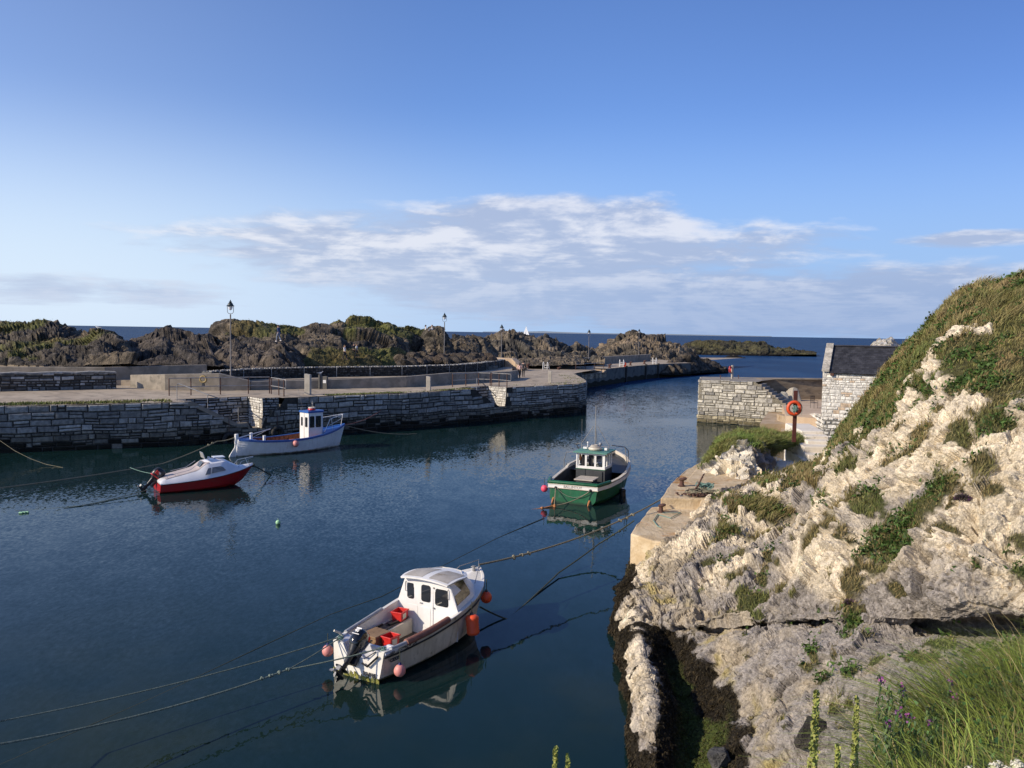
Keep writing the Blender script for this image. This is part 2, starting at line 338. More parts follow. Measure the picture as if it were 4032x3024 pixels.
# far island
def far_island():
    cols=[(1900,0),(1960,3),(2040,6),(2100,13),(2140,18),(2200,12),(2300,6),(2420,4),(2560,5),(2640,8),(2760,5),(2900,3),(3050,0)]
    mb=MB();r=[]
    for px,h in cols:
        b=aty(px,1300,26000.);H=h*.3/F*26000+9
        r.append([Vector((b.x,26000,-60)),Vector((b.x,26300,H)),Vector((b.x,28000,H*.8)),Vector((b.x,29000,-60))])
    mb.loft(r,closed=False,caps=False);tag(mb.obj('far_headland',MT['farland'],smooth=True),kind='structure')
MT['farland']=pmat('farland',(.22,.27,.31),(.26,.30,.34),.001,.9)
far_island()
# ------------------------------------------------------------------ lofted terrain
def crom(P,n):
    """Catmull-Rom along axis 0 of P (k,...) to n samples"""
    k=len(P);t=np.linspace(0,k-1,n);i=np.clip(t.astype(int),0,k-2);f=(t-i).reshape(-1,*([1]*(P.ndim-1)))
    g=lambda j:P[np.clip(j,0,k-1)]
    a,b,c,d=g(i-1),g(i),g(i+1),g(i+2)
    r=.5*((2*b)+(-a+c)*f+(2*a-5*b+4*c-d)*f*f+(-a+3*b-3*c+d)*f**3)
    lin=b+(c-b)*f
    return .55*r+.45*lin
def gridnorm(G):
    du=np.gradient(G,axis=0);dv=np.gradient(G,axis=1);n=np.cross(dv,du);n/=np.linalg.norm(n,axis=2,keepdims=True)+1e-9
    return n
def gridfaces(a,b):
    i,j=np.meshgrid(np.arange(a-1),np.arange(b-1),indexing='ij');q=i*b+j
    return np.stack([q,q+1,q+b+1,q+b],-1).reshape(-1,4)
def pt(px,py,kind,val): return atz(px,py,val) if kind=='z' else aty(px,py,val)
def facing(G):
    n=gridnorm(G);c=G.mean((0,1));v=np.array([0,0,CH])-G
    return n if (n*v).sum()>0 else -n
RNG=np.random.default_rng(4)
def blades(name,pos,nrm,h,w,col,lean,mat='leaf',seg=2,spread=.5,curl=.35,swirl=0.,label=None,cat=None,kind='stuff',parent=None,seed=1):
    """many grass blades in one mesh: pos (n,3)"""
    rg=np.random.default_rng(seed);n=len(pos)
    up=np.array([0,0,1.])*.8+nrm*.35+rg.normal(0,spread*.35,(n,3));up/=np.linalg.norm(up,axis=1,keepdims=True)
    side=np.cross(up,rg.normal(0,1,(n,3)));side/=np.linalg.norm(side,axis=1,keepdims=True)+1e-9
    h=h*rg.uniform(.5,1.25,n);w=w*rg.uniform(.7,1.3,n);le=np.array(lean)*1.
    if swirl: le=le+swirl*np.stack([vn(pos/.35,71),vn(pos/.35,72),.4*vn(pos/.3,73)],1)
    V=[];
    for k in range(seg+1):
        t=k/seg;c=pos+up*(h*t)[:,None]+(le+np.array([0,0,-.5])*curl)*((t**2)*h)[:,None]
        ww=(w*(1-t*.95))[:,None]*side*.5
        V+= [c-ww,c+ww]
    V=np.stack(V,1).reshape(-1,3);m=2*(seg+1);b=np.arange(n)[:,None]*m
    Fc=np.concatenate([b+np.array([[2*k,2*k+1,2*k+3,2*k+2]]) for k in range(seg)],0)
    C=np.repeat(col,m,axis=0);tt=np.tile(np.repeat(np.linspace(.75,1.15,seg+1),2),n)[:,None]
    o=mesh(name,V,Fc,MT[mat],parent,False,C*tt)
    return tag(o,label,cat,kind=kind)
# ---- white limestone cliff
CR='z';Yk='Y'
rows=[
 [(2420,3330,'z',-.8),(2500,3330,'z',.3),(2585,3330,'z',.66),(2730,3330,'z',.12),(2950,3330,'z',.8),(3250,3330,'z',1.7),(3600,3330,'z',2.4),(3950,3330,'z',3.),(4350,3330,'z',3.6)],
 [(2450,3060,'z',-.8),(2515,3050,'z',.3),(2585,3050,'z',.66),(2720,3040,'z',.12),(2950,3030,'z',.8),(3220,3020,'z',1.5),(3520,3000,'z',2.3),(3900,3000,'z',3.),(4350,3000,'z',3.6)],
 [(2440,2810,'z',-.8),(2495,2800,'z',.3),(2570,2790,'z',.74),(2700,2780,'z',.12),(2880,2770,'z',.75),(3150,2770,'z',1.6),(3500,2760,'z',2.5),(3900,2760,'z',3.1),(4350,2760,'z',3.7)],
 [(2405,2610,'z',-.8),(2470,2600,'z',.3),(2530,2590,'z',.74),(2640,2600,'z',.25),(2770,2600,'z',.8),(3100,2600,'z',1.75),(3480,2590,'z',2.65),(3870,2600,'z',3.15),(4350,2600,'z',3.6)],
 [(2350,2430,'z',-.8),(2425,2440,'z',.3),(2500,2450,'z',.6),(2600,2470,'z',.55),(2720,2488,'z',.85),(2990,2472,'z',1.65),(3350,2452,'z',2.45),(3800,2485,'z',2.95),(4350,2462,'z',3.5)],
 [(2352,2424,'z',-.8),(2427,2430,'z',.3),(2502,2440,'z',.62),(2602,2462,'z',.6),(2715,2480,'z',.75),(2985,2462,'Y',19.1),(3355,2446,'Y',16.6),(3800,2470,'Y',14.9),(4350,2450,'Y',13.5)],
 [(2354,2414,'z',-.8),(2430,2415,'z',.35),(2505,2425,'z',.7),(2604,2445,'z',.8),(2705,2455,'z',1.0),(2985,2440,'Y',18.0),(3360,2430,'Y',15.4),(3800,2448,'Y',13.5),(4350,2420,'Y',12.2)],
 [(2390,2310,'z',-.8),(2450,2310,'z',.35),(2540,2290,'z',.9),(2680,2260,'z',1.45),(2800,2260,'z',1.8),(3050,2240,'Y',19.6),(3360,2220,'Y',16.6),(3790,2250,'Y',13.9),(4350,2220,'Y',12.6)],
 [(2490,2240,'z',-.5),(2530,2215,'z',.6),(2585,2168,'z',1.35),(2675,2110,'z',1.72),(2810,2080,'z',2.15),(3070,2080,'Y',22.6),(3370,2050,'Y',18.4),(3780,2020,'Y',15.0),(4350,1980,'Y',13.6)],
 [(2610,2135,'z',1.0),(2655,2095,'z',1.45),(2715,2050,'z',1.75),(2785,2010,'z',2.0),(2860,1975,'z',2.35),(3090,1960,'Y',25.6),(3390,1900,'Y',20.4),(3760,1840,'Y',16.2),(4350,1780,'Y',14.6)],
 [(2740,2010,'z',1.55),(2800,1988,'z',1.9),(2855,1948,'z',2.1),(2920,1915,'z',2.25),(2990,1890,'Y',31.5),(3180,1850,'Y',28.),(3430,1770,'Y',22.4),(3740,1660,'Y',17.8),(4350,1600,'Y',15.8)],
 [(2960,1960,'Y',33.5),(2990,1930,'Y',33.5),(3030,1900,'Y',33.5),(3085,1890,'Y',33.5),(3165,1862,'Y',33.5),(3275,1790,'Y',32.),(3470,1610,'Y',27.),(3750,1440,'Y',21.),(4350,1380,'Y',18.2)],
 [(3080,1990,'Y',40),(3105,1965,'Y',40),(3150,1925,'Y',40),(3205,1875,'Y',40),(3250,1812,'Y',40),(3332,1680,'Y',39.),(3560,1405,'Y',34.),(3790,1185,'Y',27.),(4350,1095,'Y',23.)],
 [(3110,1990,'Y',43),(3140,1960,'Y',43),(3175,1925,'Y',43),(3222,1868,'Y',43),(3264,1803,'Y',43),(3350,1660,'Y',42.),(3580,1375,'Y',37.),(3820,1142,'Y',30.),(4350,1052,'Y',26.)],
 [(3140,2000,'Y',46),(3170,1970,'Y',46),(3190,1930,'Y',46),(3240,1870,'Y',46),(3280,1810,'Y',46),(3370,1690,'Y',45.),(3600,1450,'Y',41.),(3840,1230,'Y',35.),(4350,1150,'Y',31.)],
 [(3150,2000,'Y',50),(3180,1990,'Y',50),(3200,1960,'Y',50),(3240,1900,'Y',50),(3290,1860,'Y',50),(3390,1800,'Y',50.),(3600,1650,'Y',49.),(3840,1500,'Y',44.),(4350,1450,'Y',42.)],
]
def cliff():
    G0=np.array([[tuple(pt(*p)) for p in r] for r in rows])
    NR,NC=900,640
    # denser sampling near the viewer: rows resampled by index
    G=crom(G0,3000)
    st=np.linalg.norm(np.diff(G,axis=0),axis=2)/np.maximum(G[1:,:,1],9.);st=np.clip(st[:,3:],0,.02).mean(1)+np.abs(np.diff(pixa(G.reshape(-1,3))[1].reshape(G.shape[:2])[:,6]))/F*.5
    cs=np.concatenate([[0],np.cumsum(st)]);cs/=cs[-1];idx=np.interp(np.linspace(0,1,NR),cs,np.arange(3000));i0=np.clip(idx.astype(int),0,2998);ff=(idx-i0)[:,None,None];G=G[i0]*(1-ff)+G[i0+1]*ff
    G=np.transpose(crom(np.transpose(G,(1,0,2)),NC),(1,0,2))
    N=facing(G);P=G.reshape(-1,3);Nf=N.reshape(-1,3)
    px,py=pixa(P)
    veg=np.zeros(len(P));grn=np.zeros(len(P))
    # vegetation patches: world spheres round the surface point under each spot
    spots=[(3300,2060,.9,.25),(3230,2150,.6,.3),(3410,2010,.7,.6),(3480,2100,.9,.6),(3560,2020,.5,.4),(3360,2300,.45,.2),(3420,2210,.3,.3),(3330,2380,.3,.2),
     (2990,2010,.8,.5),(2900,1990,.7,.55),(3100,1930,.9,.6),(2860,1960,.5,.5),(3200,1900,.9,.45),(2960,2110,.35,.2),(2910,2190,.3,.3),(2870,2080,.3,.4),
     (3700,1880,.5,.3),(3850,1850,.5,.35),(3620,1690,.7,.25),(3900,1690,.5,.4),(3760,1700,.5,.5),(3650,1960,.4,.5),(3920,1940,.25,.3),(4010,2110,.3,.3),(4010,2250,.35,.8),
     (3380,2450,.28,.9),(3320,2500,.2,.8),(3200,2560,.16,.5),(3200,2580,.14,.6),(3330,2630,.16,.7),(3450,2570,.22,.6),(3440,2650,.18,.6),(3650,2570,.3,.9),(3720,2520,.3,.9),(3590,2560,.2,.5),(3860,2530,.5,.9),(4000,2520,.6,.95),(4000,2640,.6,.95),
     (2700,2190,.2,.4),(2790,2220,.25,.5),(2880,2280,.25,.6),(2920,2330,.3,.7),(2990,2330,.2,.6),(3000,2280,.2,.5),(2940,2360,.28,.7),(3060,2300,.2,.3),(2990,2420,.14,.6),(2870,2405,.12,.6),(3160,2130,.35,.2),(3060,2200,.25,.35),
     (3420,2300,.25,.3),(3540,2330,.15,.3),(3130,2330,.2,.3),(3330,1790,.8,.35),(3460,1720,.8,.3),(3250,1780,.8,.45),(3480,1840,.5,.3),(3560,1780,.4,.4),(3640,1840,.3,.6)]
    wob=fbm(P,.55,5,31)
    for x,y,rad,g in spots:
        k=np.argmin((px-x)**2+(py-y)**2);c=P[k];d=np.linalg.norm((P-c)*np.array([1,.75,1.15])*1.15,axis=1)
        m=ss(-(d/rad-1)+wob*1.7-.05,-.05,.35);veg=np.maximum(veg,m);grn=np.where(m>.4,g,grn)
    # upper grass slope: everything above a border that drops toward the hut
    u=np.tile(np.linspace(0,1,NC),NR);v=np.repeat(np.linspace(0,1,NR),NC)
    bx=np.interp(px,[2900,3150,3300,3450,3560,3650,3700,3760,3850,4050,4300],[1860,1900,1800,1720,1640,1480,1400,1560,1640,1640,1660])
    bz=ss(bx-py+wob*230,-20,45)*(P[:,2]>2.2)
    veg=np.maximum(veg,bz);grn=np.where(bz>.4,.45+.3*fbm(P,2.,3,77),grn)
    sm_=ss(fbm(P,.32,3,201)+.25*fbm(P,2.,2,203),.40,.50)*(P[:,2]>1.3)*ss(np.tile(np.linspace(0,1,NC),NR),.3,.6);grn=np.where(sm_>.5,.35,grn);veg=np.maximum(veg,sm_)
    # two bare outcrops in the upper slope
    for x,y,rad in [(3770,1330,1.),(3730,1400,.6),(3735,1500,.5),(3740,1600,.6)]:
        k=np.argmin((px-x)**2+(py-y)**2);d=np.linalg.norm((P-P[k])*np.array([1.5,1,1]),axis=1);veg*=1-ss(-(d/rad-1)+wob*1.4,-.1,.2)
    z=P[:,2]
    # ---- displacement
    amp=ss(z,-.5,.6)
    Q=P*np.array([1,1,.8])
    d=.32*fbm(P,2.6,4,1)+.20*fbm(Q,.9,4,2)*1.
    Pw=P+.2*np.stack([vn(P/.5,3),vn(P/.5,4),vn(P/.5,5)],1)+.04*np.stack([vn(P/.1,6),vn(P/.1,7),vn(P/.1,8)],1)
    f1,g1_,c1=facet(Pw,.75,9);f2,g2_,c2=facet(Pw*np.array([1,1,1.3]),.26,19);f3,g3_,c3=facet(Pw*np.array([1,1,1.2]),.10,29)

    sl=ss(u,.3,.6)
    chunk=.22*f1+.10*(c1-.5)+.085*f2+.04*(c2-.5)+.034*f3+.015*(c3-.5)-.05*(1-ss(g1_,0,.10))-.03*(1-ss(g2_,0,.12))-.07*ss(fbm(P,.20,3,171),.28,.5)
    # bedding: thin layers on the dome, vertical fluting on the bright face
    bed=np.abs(vn(np.stack([z*7+P[:,0]*.8+fbm(P,.8,3,41)*1.6,P[:,0]*.7,P[:,1]*.4],1),51))
    flute=vn(np.stack([P[:,0]*4,P[:,1]*4,z*.9],1),61)
    dome=.5+.5*ss(py,2480,2380)
    up_=ss(py,2470,2330)*sl*(1-.6*veg)
    d=d+up_*(.30*vn(np.stack([P[:,0]*.8,P[:,1]*.8,z*.28],1),161)+.10*vn(np.stack([P[:,0]*1.9,P[:,1]*1.9,z*.6],1),163)-.34*ss(fbm(P,.55,3,165),.22,.5))
    d=d+chunk*(1-.75*veg)*dome+.035*bed-.018+.04*flute*ss(py,2400,2200)*(1-veg)
    d=d-.25*ss(fbm(P,.9,4,91),.28,.55)*(1-veg)*sl          # hollows
    D=P+Nf*(d*(.35+.65*amp))[:,None]
    D=D.reshape(NR,NC,3);N2=facing(D).reshape(-1,3);D=D.reshape(-1,3)
    # ---- rock colour, with crack shade painted in
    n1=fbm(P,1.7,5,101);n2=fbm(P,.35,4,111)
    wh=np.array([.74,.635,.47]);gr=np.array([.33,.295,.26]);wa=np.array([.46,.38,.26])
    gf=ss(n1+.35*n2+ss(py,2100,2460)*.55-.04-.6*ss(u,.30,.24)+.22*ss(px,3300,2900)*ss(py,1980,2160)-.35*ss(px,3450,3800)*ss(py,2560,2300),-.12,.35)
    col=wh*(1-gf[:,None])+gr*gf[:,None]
    wf=ss(fbm(P,.9,4,121)+.45*ss(-np.abs(z-1.2),-.8,.2),.15,.55)*.7
    col=col*(1-wf[:,None])+wa*wf[:,None]
    col*=(.88+.24*c2)[:,None]*(.92+.16*c1)[:,None]*(.82+.36*c3)[:,None]*(.76+.24*ss(g2_,0,.07))[:,None]  # darker along chunk edges: crack shade painted into the colour for contrast
    sp=ss(fbm(P,.12,2,131),.45,.6);col=col*(1-.5*sp[:,None])
    # yellow lichen band, black weed below the tide line
    yl=ss(-np.abs(z-1.0+.3*n1),-.28,0)*ss(n2,-.1,.35);col=col*(1-yl[:,None]*.8)+np.array([.42,.34,.12])*yl[:,None]*.8
    tide=.76+.35*n1+.25*n2-.55*ss(u,.27,.22)*ss(u,.10,.16)*ss(fbm(P,.7,3,141),-.25,.1)
    wd=ss(tide-z,-.03,.08)
    wcol=np.array([.020,.016,.010])*(1+.8*n2[:,None])
    gw=ss(fbm(P,1.1,4,151)+.9*ss(-z,-.5,-.1)-.12,.05,.3)*ss(py,2500,2750)*ss(z,-.3,0)*ss(.75-z,0,.2)*ss(u,.3,.36);wcol=wcol*(1-gw[:,None])+np.array([.065,.085,.02])*gw[:,None]
    col=col*(1-wd[:,None])+wcol*wd[:,None];veg*=1-ss(1.25-z,0,.3)
    soil=np.array([.085,.07,.035])*(1-grn[:,None]*.5)+np.array([.05,.09,.02])*grn[:,None]*.6
    col=col*(1-veg[:,None])+soil*veg[:,None]
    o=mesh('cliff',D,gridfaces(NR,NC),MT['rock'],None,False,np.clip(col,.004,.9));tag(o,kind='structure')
    return D,N2,veg,grn,wd,gw,px,py,z
CL=cliff()
def cliff_cover():
    D,N,veg,grn,wd,gw,px,py,z=CL
    D3=D.reshape(900,640,3);e1=np.gradient(D3,axis=0);e2=np.gradient(D3,axis=1);ar=np.linalg.norm(np.cross(e1,e2),axis=2).ravel()
    ok=(px>2300)&(px<4150)&(py>950)&(py<3150)
    dist=D[:,1]
    pr=ar*veg*ok*(veg>.5);pr=pr/np.maximum(dist,8)**1.1;pr/=pr.sum();k=RNG.choice(len(D),150000,p=pr)
    g=np.clip(grn[k]+RNG.normal(0,.14,len(k))+.85*fbm(D[k],1.2,4,5),0,1)[:,None]
    c=np.array([.27,.20,.095])*(1-g)+np.array([.12,.15,.04])*g;c*=RNG.uniform(.55,1.35,(len(k),1))
    h=np.where(D[k,1]>22,.34,.13)*(.35+1.3*np.clip(.5+fbm(D[k],.9,4,8)*1.4,0,1))
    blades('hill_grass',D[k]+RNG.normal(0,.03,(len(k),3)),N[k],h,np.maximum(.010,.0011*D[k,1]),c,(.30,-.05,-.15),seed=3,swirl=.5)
    # leafy plants among the grass
    pr=ar*veg*ok*(veg>.5)*(grn>.3)*ss(fbm(D,.7,3,15),.05,.3);pr=pr/np.maximum(dist,8);pr/=pr.sum();k=RNG.choice(len(D),34000,p=pr)
    p=D[k]+RNG.normal(0,.07,(len(k),3));p[:,2]+=.08
    c=np.array([.055,.10,.022])*RNG.uniform(.5,1.5,(len(k),1))
    blades('ground_plants',p,N[k],.13,np.maximum(.05,.003*D[k,1]),c,(.1,0,-.2),seg=2,spread=2.6,seed=6)
    # bladderwrack
    pr=ar*wd*ok*(z>-.15);pr/=pr.sum();k=RNG.choice(len(D),60000,p=pr)
    c=np.array([.022,.017,.009])*RNG.uniform(.4,2.2,(len(k),1));gg=(gw[k]*RNG.uniform(0,1,len(k)))[:,None];c=c*(1-gg)+np.array([.075,.10,.02])*gg
    blades('seaweed',D[k],N[k],.07,.045,c,(0,0,-.6),mat='weed',seg=2,spread=1.6,curl=1.2,seed=8)
cliff_cover()
# ---- knoll below the lifebuoy
kn=[[(2735,1905,36),(2790,1935,34.8),(2870,1950,33.8),(2950,1945,34),(2990,1930,36),(3024,1905,38)],
 [(2750,1880,36.3),(2800,1905,35),(2870,1922,34),(2950,1912,34.3),(2988,1900,36.4),(3020,1885,38.6)],
 [(2780,1835,37.6),(2830,1830,36.2),(2880,1815,35.6),(2960,1800,35.9),(2995,1815,38.2),(3028,1830,40)],
 [(2795,1790,39),(2850,1755,37.4),(2900,1748,37.),(2970,1755,37.4),(3015,1775,40.4),(3062,1785,42.4)],
 [(2820,1745,41),(2880,1728,40.5),(2950,1722,41.2),(3030,1724,43.2),(3115,1730,45.),(3172,1734,46.4)],
 [(2840,1738,44),(2890,1712,44.),(2950,1706,44.5),(3030,1712,47.),(3115,1718,48.5),(3182,1722,49.5)],
 [(2840,1790,47),(2890,1780,47.5),(2950,1770,48.),(3030,1760,49.5),(3120,1760,50.),(3185,1760,50.5)]]
def knoll():
    G0=np.array([[tuple(aty(*p)) for p in r] for r in kn]);NR,NC=200,240
    G=crom(G0,NR);G=np.transpose(crom(np.transpose(G,(1,0,2)),NC),(1,0,2));N=facing(G);P=G.reshape(-1,3);Nf=N.reshape(-1,3)
    f1,g1_,c1=facet(P,.9,9);f2,g2_,c2=facet(P,.3,19)
    v=np.repeat(np.linspace(0,1,NR),NC);u=np.tile(np.linspace(0,1,NC),NR);wob=fbm(P,.8,4,7)
    veg=ss(v+wob*.16+.25*ss(u,.2,0)*1.+.10*ss(u,.8,1),.48,.56)
    d=.35*fbm(P,1.6,4,3)+(.34*f1+.16*(c1-.5)+.15*f2+.06*(c2-.5))*(1-.85*veg)
    D=P+Nf*(d*ss(v,0,.1)*(1-.8*ss(v,.5,.65)))[:,None];N2=facing(D.reshape(NR,NC,3)).reshape(-1,3)
    gf=ss(fbm(P,1.2,4,17)+.6*ss(u,.45,.8)-.2,-.1,.25)[:,None]
    col=np.array([.70,.63,.50])*(1-gf)+np.array([.27,.27,.29])*gf;col*=(.75+.5*c2)[:,None]
    yl=ss(fbm(P,.9,4,57),.15,.4)[:,None]*.6;col=col*(1-yl)+np.array([.70,.52,.28])*yl
    col=col*(1-veg[:,None])+np.array([.07,.09,.03])*veg[:,None]
    tag(mesh('rocky_knoll',D,gridfaces(NR,NC),MT['rock'],None,False,np.clip(col,.01,.9)),kind='structure')
    k=RNG.choice(len(D),34000,p=(veg>.5)*(v<.9)/((veg>.5)*(v<.9)).sum());g=np.clip(.55+fbm(D[k],1.,3,9)*.8+RNG.normal(0,.12,len(k))+.35*ss(D[k,2],2.4,3.2),0,1)[:,None]
    c=(np.array([.24,.19,.08])*(1-g)+np.array([.125,.19,.04])*g)*RNG.uniform(.6,1.3,(len(k),1))
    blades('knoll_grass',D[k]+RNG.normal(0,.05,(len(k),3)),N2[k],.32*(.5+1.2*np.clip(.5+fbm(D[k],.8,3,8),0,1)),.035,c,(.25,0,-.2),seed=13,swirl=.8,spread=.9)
knoll()
# ------------------------------------------------------------------ basalt outcrops
OUT={}
def outcrop(name,cols,Yf,Yt,Yb=None,nx=260,nv=70,big=(4.,.9),mid=(1.3,.35),fine=(.5,.14),green=.0,gspots=(),basecol=(.075,.066,.055),warm=(.17,.14,.10),seed=0,gz=.72,steep=1.5,jag=.05,zb=None):
    cols=np.array(cols,float);pxs=np.linspace(cols[0,0],cols[-1,0],nx);top=np.interp(pxs,cols[:,0],cols[:,1]);bas=np.interp(pxs,cols[:,0],cols[:,2])
    Yf=np.interp(pxs,cols[:,0],Yf if np.ndim(Yf) else [Yf]*len(cols));Yt=np.interp(pxs,cols[:,0],Yt if np.ndim(Yt) else [Yt]*len(cols))
    sm=lambda a:np.convolve(np.pad(a,3,'edge'),np.ones(7)/7,'valid');top=sm(top)
    nf=int(nv*.7);G=np.zeros((nv,nx,3))
    for i in range(nx):
        for j in range(nf):
            t=j/(nf-1);y=bas[i]+(top[i]-bas[i])*t;Y=Yf[i]+(Yt[i]-Yf[i])*(t**steep);G[j,i]=aty(pxs[i],y,Y)
        tp=G[nf-1,i].copy();w=max(6.,(Yt[i]-Yf[i]))
        for j in range(nf,nv):
            t=(j-nf+1)/(nv-nf);G[j,i]=(tp[0]*(1+t*w/Yt[i]*.4),tp[1]+w*1.1*t,tp[2]-(tp[2]+1.5)*t**1.7*.98)
    N=facing(G);N[...,2]=np.abs(N[...,2]);P=G.reshape(-1,3);Nf=N.reshape(-1,3);v=np.repeat(np.linspace(0,1,nv),nx)
    A=lambda sc,s:facet(P*np.array([1,1,.6])+sc*.3*np.stack([vn(P/sc,s+1),vn(P/sc,s+2),vn(P/sc,s+3)],1),sc,s)
    a1,b1,c1=A(big[0],seed);a2,b2,c2=A(mid[0],seed+9);a3,b3,c3=A(fine[0],seed+19)
    d=big[1]*(.75*a1+.7*(c1-.5)-.35*(1-ss(b1,0,.15)))+big[1]*.8*fbm(P,big[0]*1.5,3,seed)+mid[1]*(.75*a2+.45*(c2-.5)-.25*(1-ss(b2,0,.15)))+fine[1]*(.8*a3+.4*(c3-.5))+.35*mid[1]*fbm(P,.9,3,seed+5)
    ed=ss(np.tile(np.minimum(np.arange(nx),np.arange(nx)[::-1]),nv)/8.,0,1)
    k=(.25+.75*ss(v,0,.12))
    D=P+Nf*(d*k)[:,None];D[:,2]+=-.30*big[1]*ss(v,.5,.7)*0+jag*np.abs(fbm(P,.8,3,seed+3))*ss(v,.5,.68)
    N2=facing(D.reshape(nv,nx,3)).reshape(-1,3);N2[:,2]=np.abs(N2[:,2])
    w=ss(fbm(P,5.,4,seed+33)+.5*(c2-.5)+.25*N2[:,2],-.05,.55)[:,None]
    col=np.array(basecol)*(1-w)+np.array(warm)*w;col*=(.6+.8*c3)[:,None]
    gm=np.zeros(len(P));px,py=pixa(P)
    if green>0: gm=ss(N2[:,2]+.45*fbm(P,3.5,4,seed+43)+(green-1)*1.,gz-.06,gz+.1)*ss(v,.1,.3)
    for x,y,rad,st in gspots:
        q=np.argmin((px-x)**2+(py-y)**2+(v>.7)*1e6);dd=np.linalg.norm((P-P[q])*np.array([1,.6,1.8]),axis=1);gm=np.maximum(gm,st*ss(1-dd/rad+.9*fbm(P,1.6,4,seed+53),0,.25))
    gn=ss(fbm(P,6.,3,seed+63)+.35*N2[:,2],-.25,.35)[:,None]
    gc=(np.array([.15,.12,.05])*(1-gn)+np.array([.115,.122,.04])*gn)*(1+.5*fbm(P,.5,3,seed+73))[:,None]
    col=col*(1-gm[:,None])+gc*gm[:,None]
    zz=D[:,2];wet=ss(.9+.4*fbm(P,2,3,9)-zz,-.1,.2)[:,None];col=col*(1-wet)+np.array([.012,.011,.009])*wet
    o=mesh(name,D,gridfaces(nv,nx),MT['basalt'],None,True,np.clip(col,.003,.5));tag(o,kind='structure')
    return D,N2,gm,px,py,v
def tuft(name,oc,n,h,w,seed,thr=.5):
    D,N,gm,px,py,v=oc;p=(gm>thr)*(v<.8)*1.
    if p.sum()<50:return
    k=RNG.choice(len(D),n,p=p/p.sum());c=(np.array([.20,.155,.06])*.55+np.array([.09,.105,.035])*.45*RNG.uniform(.4,1.6,(n,1)))*RNG.uniform(.6,1.4,(n,1))
    blades(name,D[k]+RNG.normal(0,.1,(n,3)),N[k],h,w,c,(.25,0,-.1),seed=seed)
oc=outcrop('rock_outcrop',[(-80,1262,1440),(0,1260,1440),(60,1262,1440),(160,1272,1440),(230,1277,1440),(270,1297,1440),(305,1315,1440),(340,1300,1440),(385,1278,1440),(430,1310,1440),(470,1360,1440),(500,1400,1440),(540,1436,1442)],
  [70]*13,[100,100,98,95,93,92,90,88,86,84,80,76,73],nx=300,green=0,gspots=[(140,1360,4.5,.9),(260,1360,3.,.8),(380,1310,3,.8),(60,1290,3,.9),(20,1275,3,.9)],big=(4,1.),seed=3)
tuft('outcrop_grass',oc,6000,.10,.06,21)
outcrop('rock_outcrop',[(420,1400,1440),(450,1350,1440),(540,1328,1440),(600,1300,1440),(640,1295,1440),(700,1307,1440),(760,1316,1440),(800,1326,1440),(840,1350,1440),(880,1420,1440)],74,100,nx=260,big=(5,1.3),seed=13,basecol=(.055,.05,.046),warm=(.10,.085,.07))
oc=outcrop('rock_outcrop',[(815,1345,1440),(835,1290,1440),(850,1272,1440),(890,1259,1440),(950,1262,1440),(1000,1266,1440),(1100,1268,1440),(1130,1266,1440),(1170,1274,1440),(1250,1254,1440),(1320,1250,1440),(1390,1247,1445),(1440,1249,1450),(1480,1259,1445),(1540,1270,1440),(1600,1280,1440),(1640,1290,1435),(1690,1290,1430),(1740,1292,1430),(1765,1303,1430),(1830,1318,1430),(1900,1345,1430),(1960,1400,1430)],
  [96,96,96,95,95,95,95,95,95,96,97,98,99,101,104,110,116,120,122,123,124,125,126],[112,112,112,112,112,112,113,114,116,118,120,122,123,124,125,127,129,131,132,132,133,134,135],nx=620,nv=120,green=0,
  gspots=[(1050,1272,4,.9),(1100,1276,3,.9),(1430,1258,4,1),(1500,1272,5,1.),(1400,1405,4,1),(1480,1412,5,1),(1560,1415,5,.9),(1620,1290,4,.9),(1280,1425,2.5,.8),(960,1290,2.5,.7),(1560,1310,3,.7)],big=(6.,1.35),mid=(1.8,.42),seed=23)
tuft('headland_grass',oc,8000,.10,.07,22)
outcrop('rock_outcrop',[(740,1440,1446),(790,1420,1446),(850,1372,1446),(920,1348,1446),(1000,1352,1446),(1080,1335,1446),(1130,1350,1446),(1150,1400,1446),(1170,1444,1448)],78,92,nx=300,big=(4,1.1),seed=33,basecol=(.06,.054,.048),warm=(.12,.10,.08))
outcrop('rock_outcrop',[(1630,1425,1432),(1650,1340,1430),(1665,1305,1430),(1700,1288,1430),(1745,1292,1430),(1770,1330,1430),(1790,1380,1430),(1810,1425,1432)],117.5,122.5,nx=160,big=(6,.4),mid=(1.5,.25),seed=43,basecol=(.06,.055,.045))
outcrop('rock_outcrop',[(1780,1330,1432),(1880,1328,1432),(1930,1325,1432),(1965,1313,1432),(2010,1313,1432),(2050,1326,1432),(2095,1345,1432),(2150,1338,1432),(2200,1346,1432),(2228,1375,1432),(2240,1395,1432),(2265,1365,1432),(2320,1374,1432),(2345,1400,1432),(2380,1420,1434)],
  135,160,nx=420,big=(4.5,1.3),mid=(1.6,.6),fine=(.7,.25),seed=53,basecol=(.075,.07,.06),warm=(.20,.165,.12),jag=.25)
outcrop('rock_outcrop',[(2020,1436,1440),(2045,1412,1440),(2100,1408,1439),(2160,1404,1438),(2220,1408,1437),(2260,1406,1436),(2300,1420,1434)],122,134,nx=200,nv=40,big=(2.5,.35),mid=(1.,.3),fine=(.4,.12),seed=58,basecol=(.09,.08,.065),warm=(.2,.165,.12))
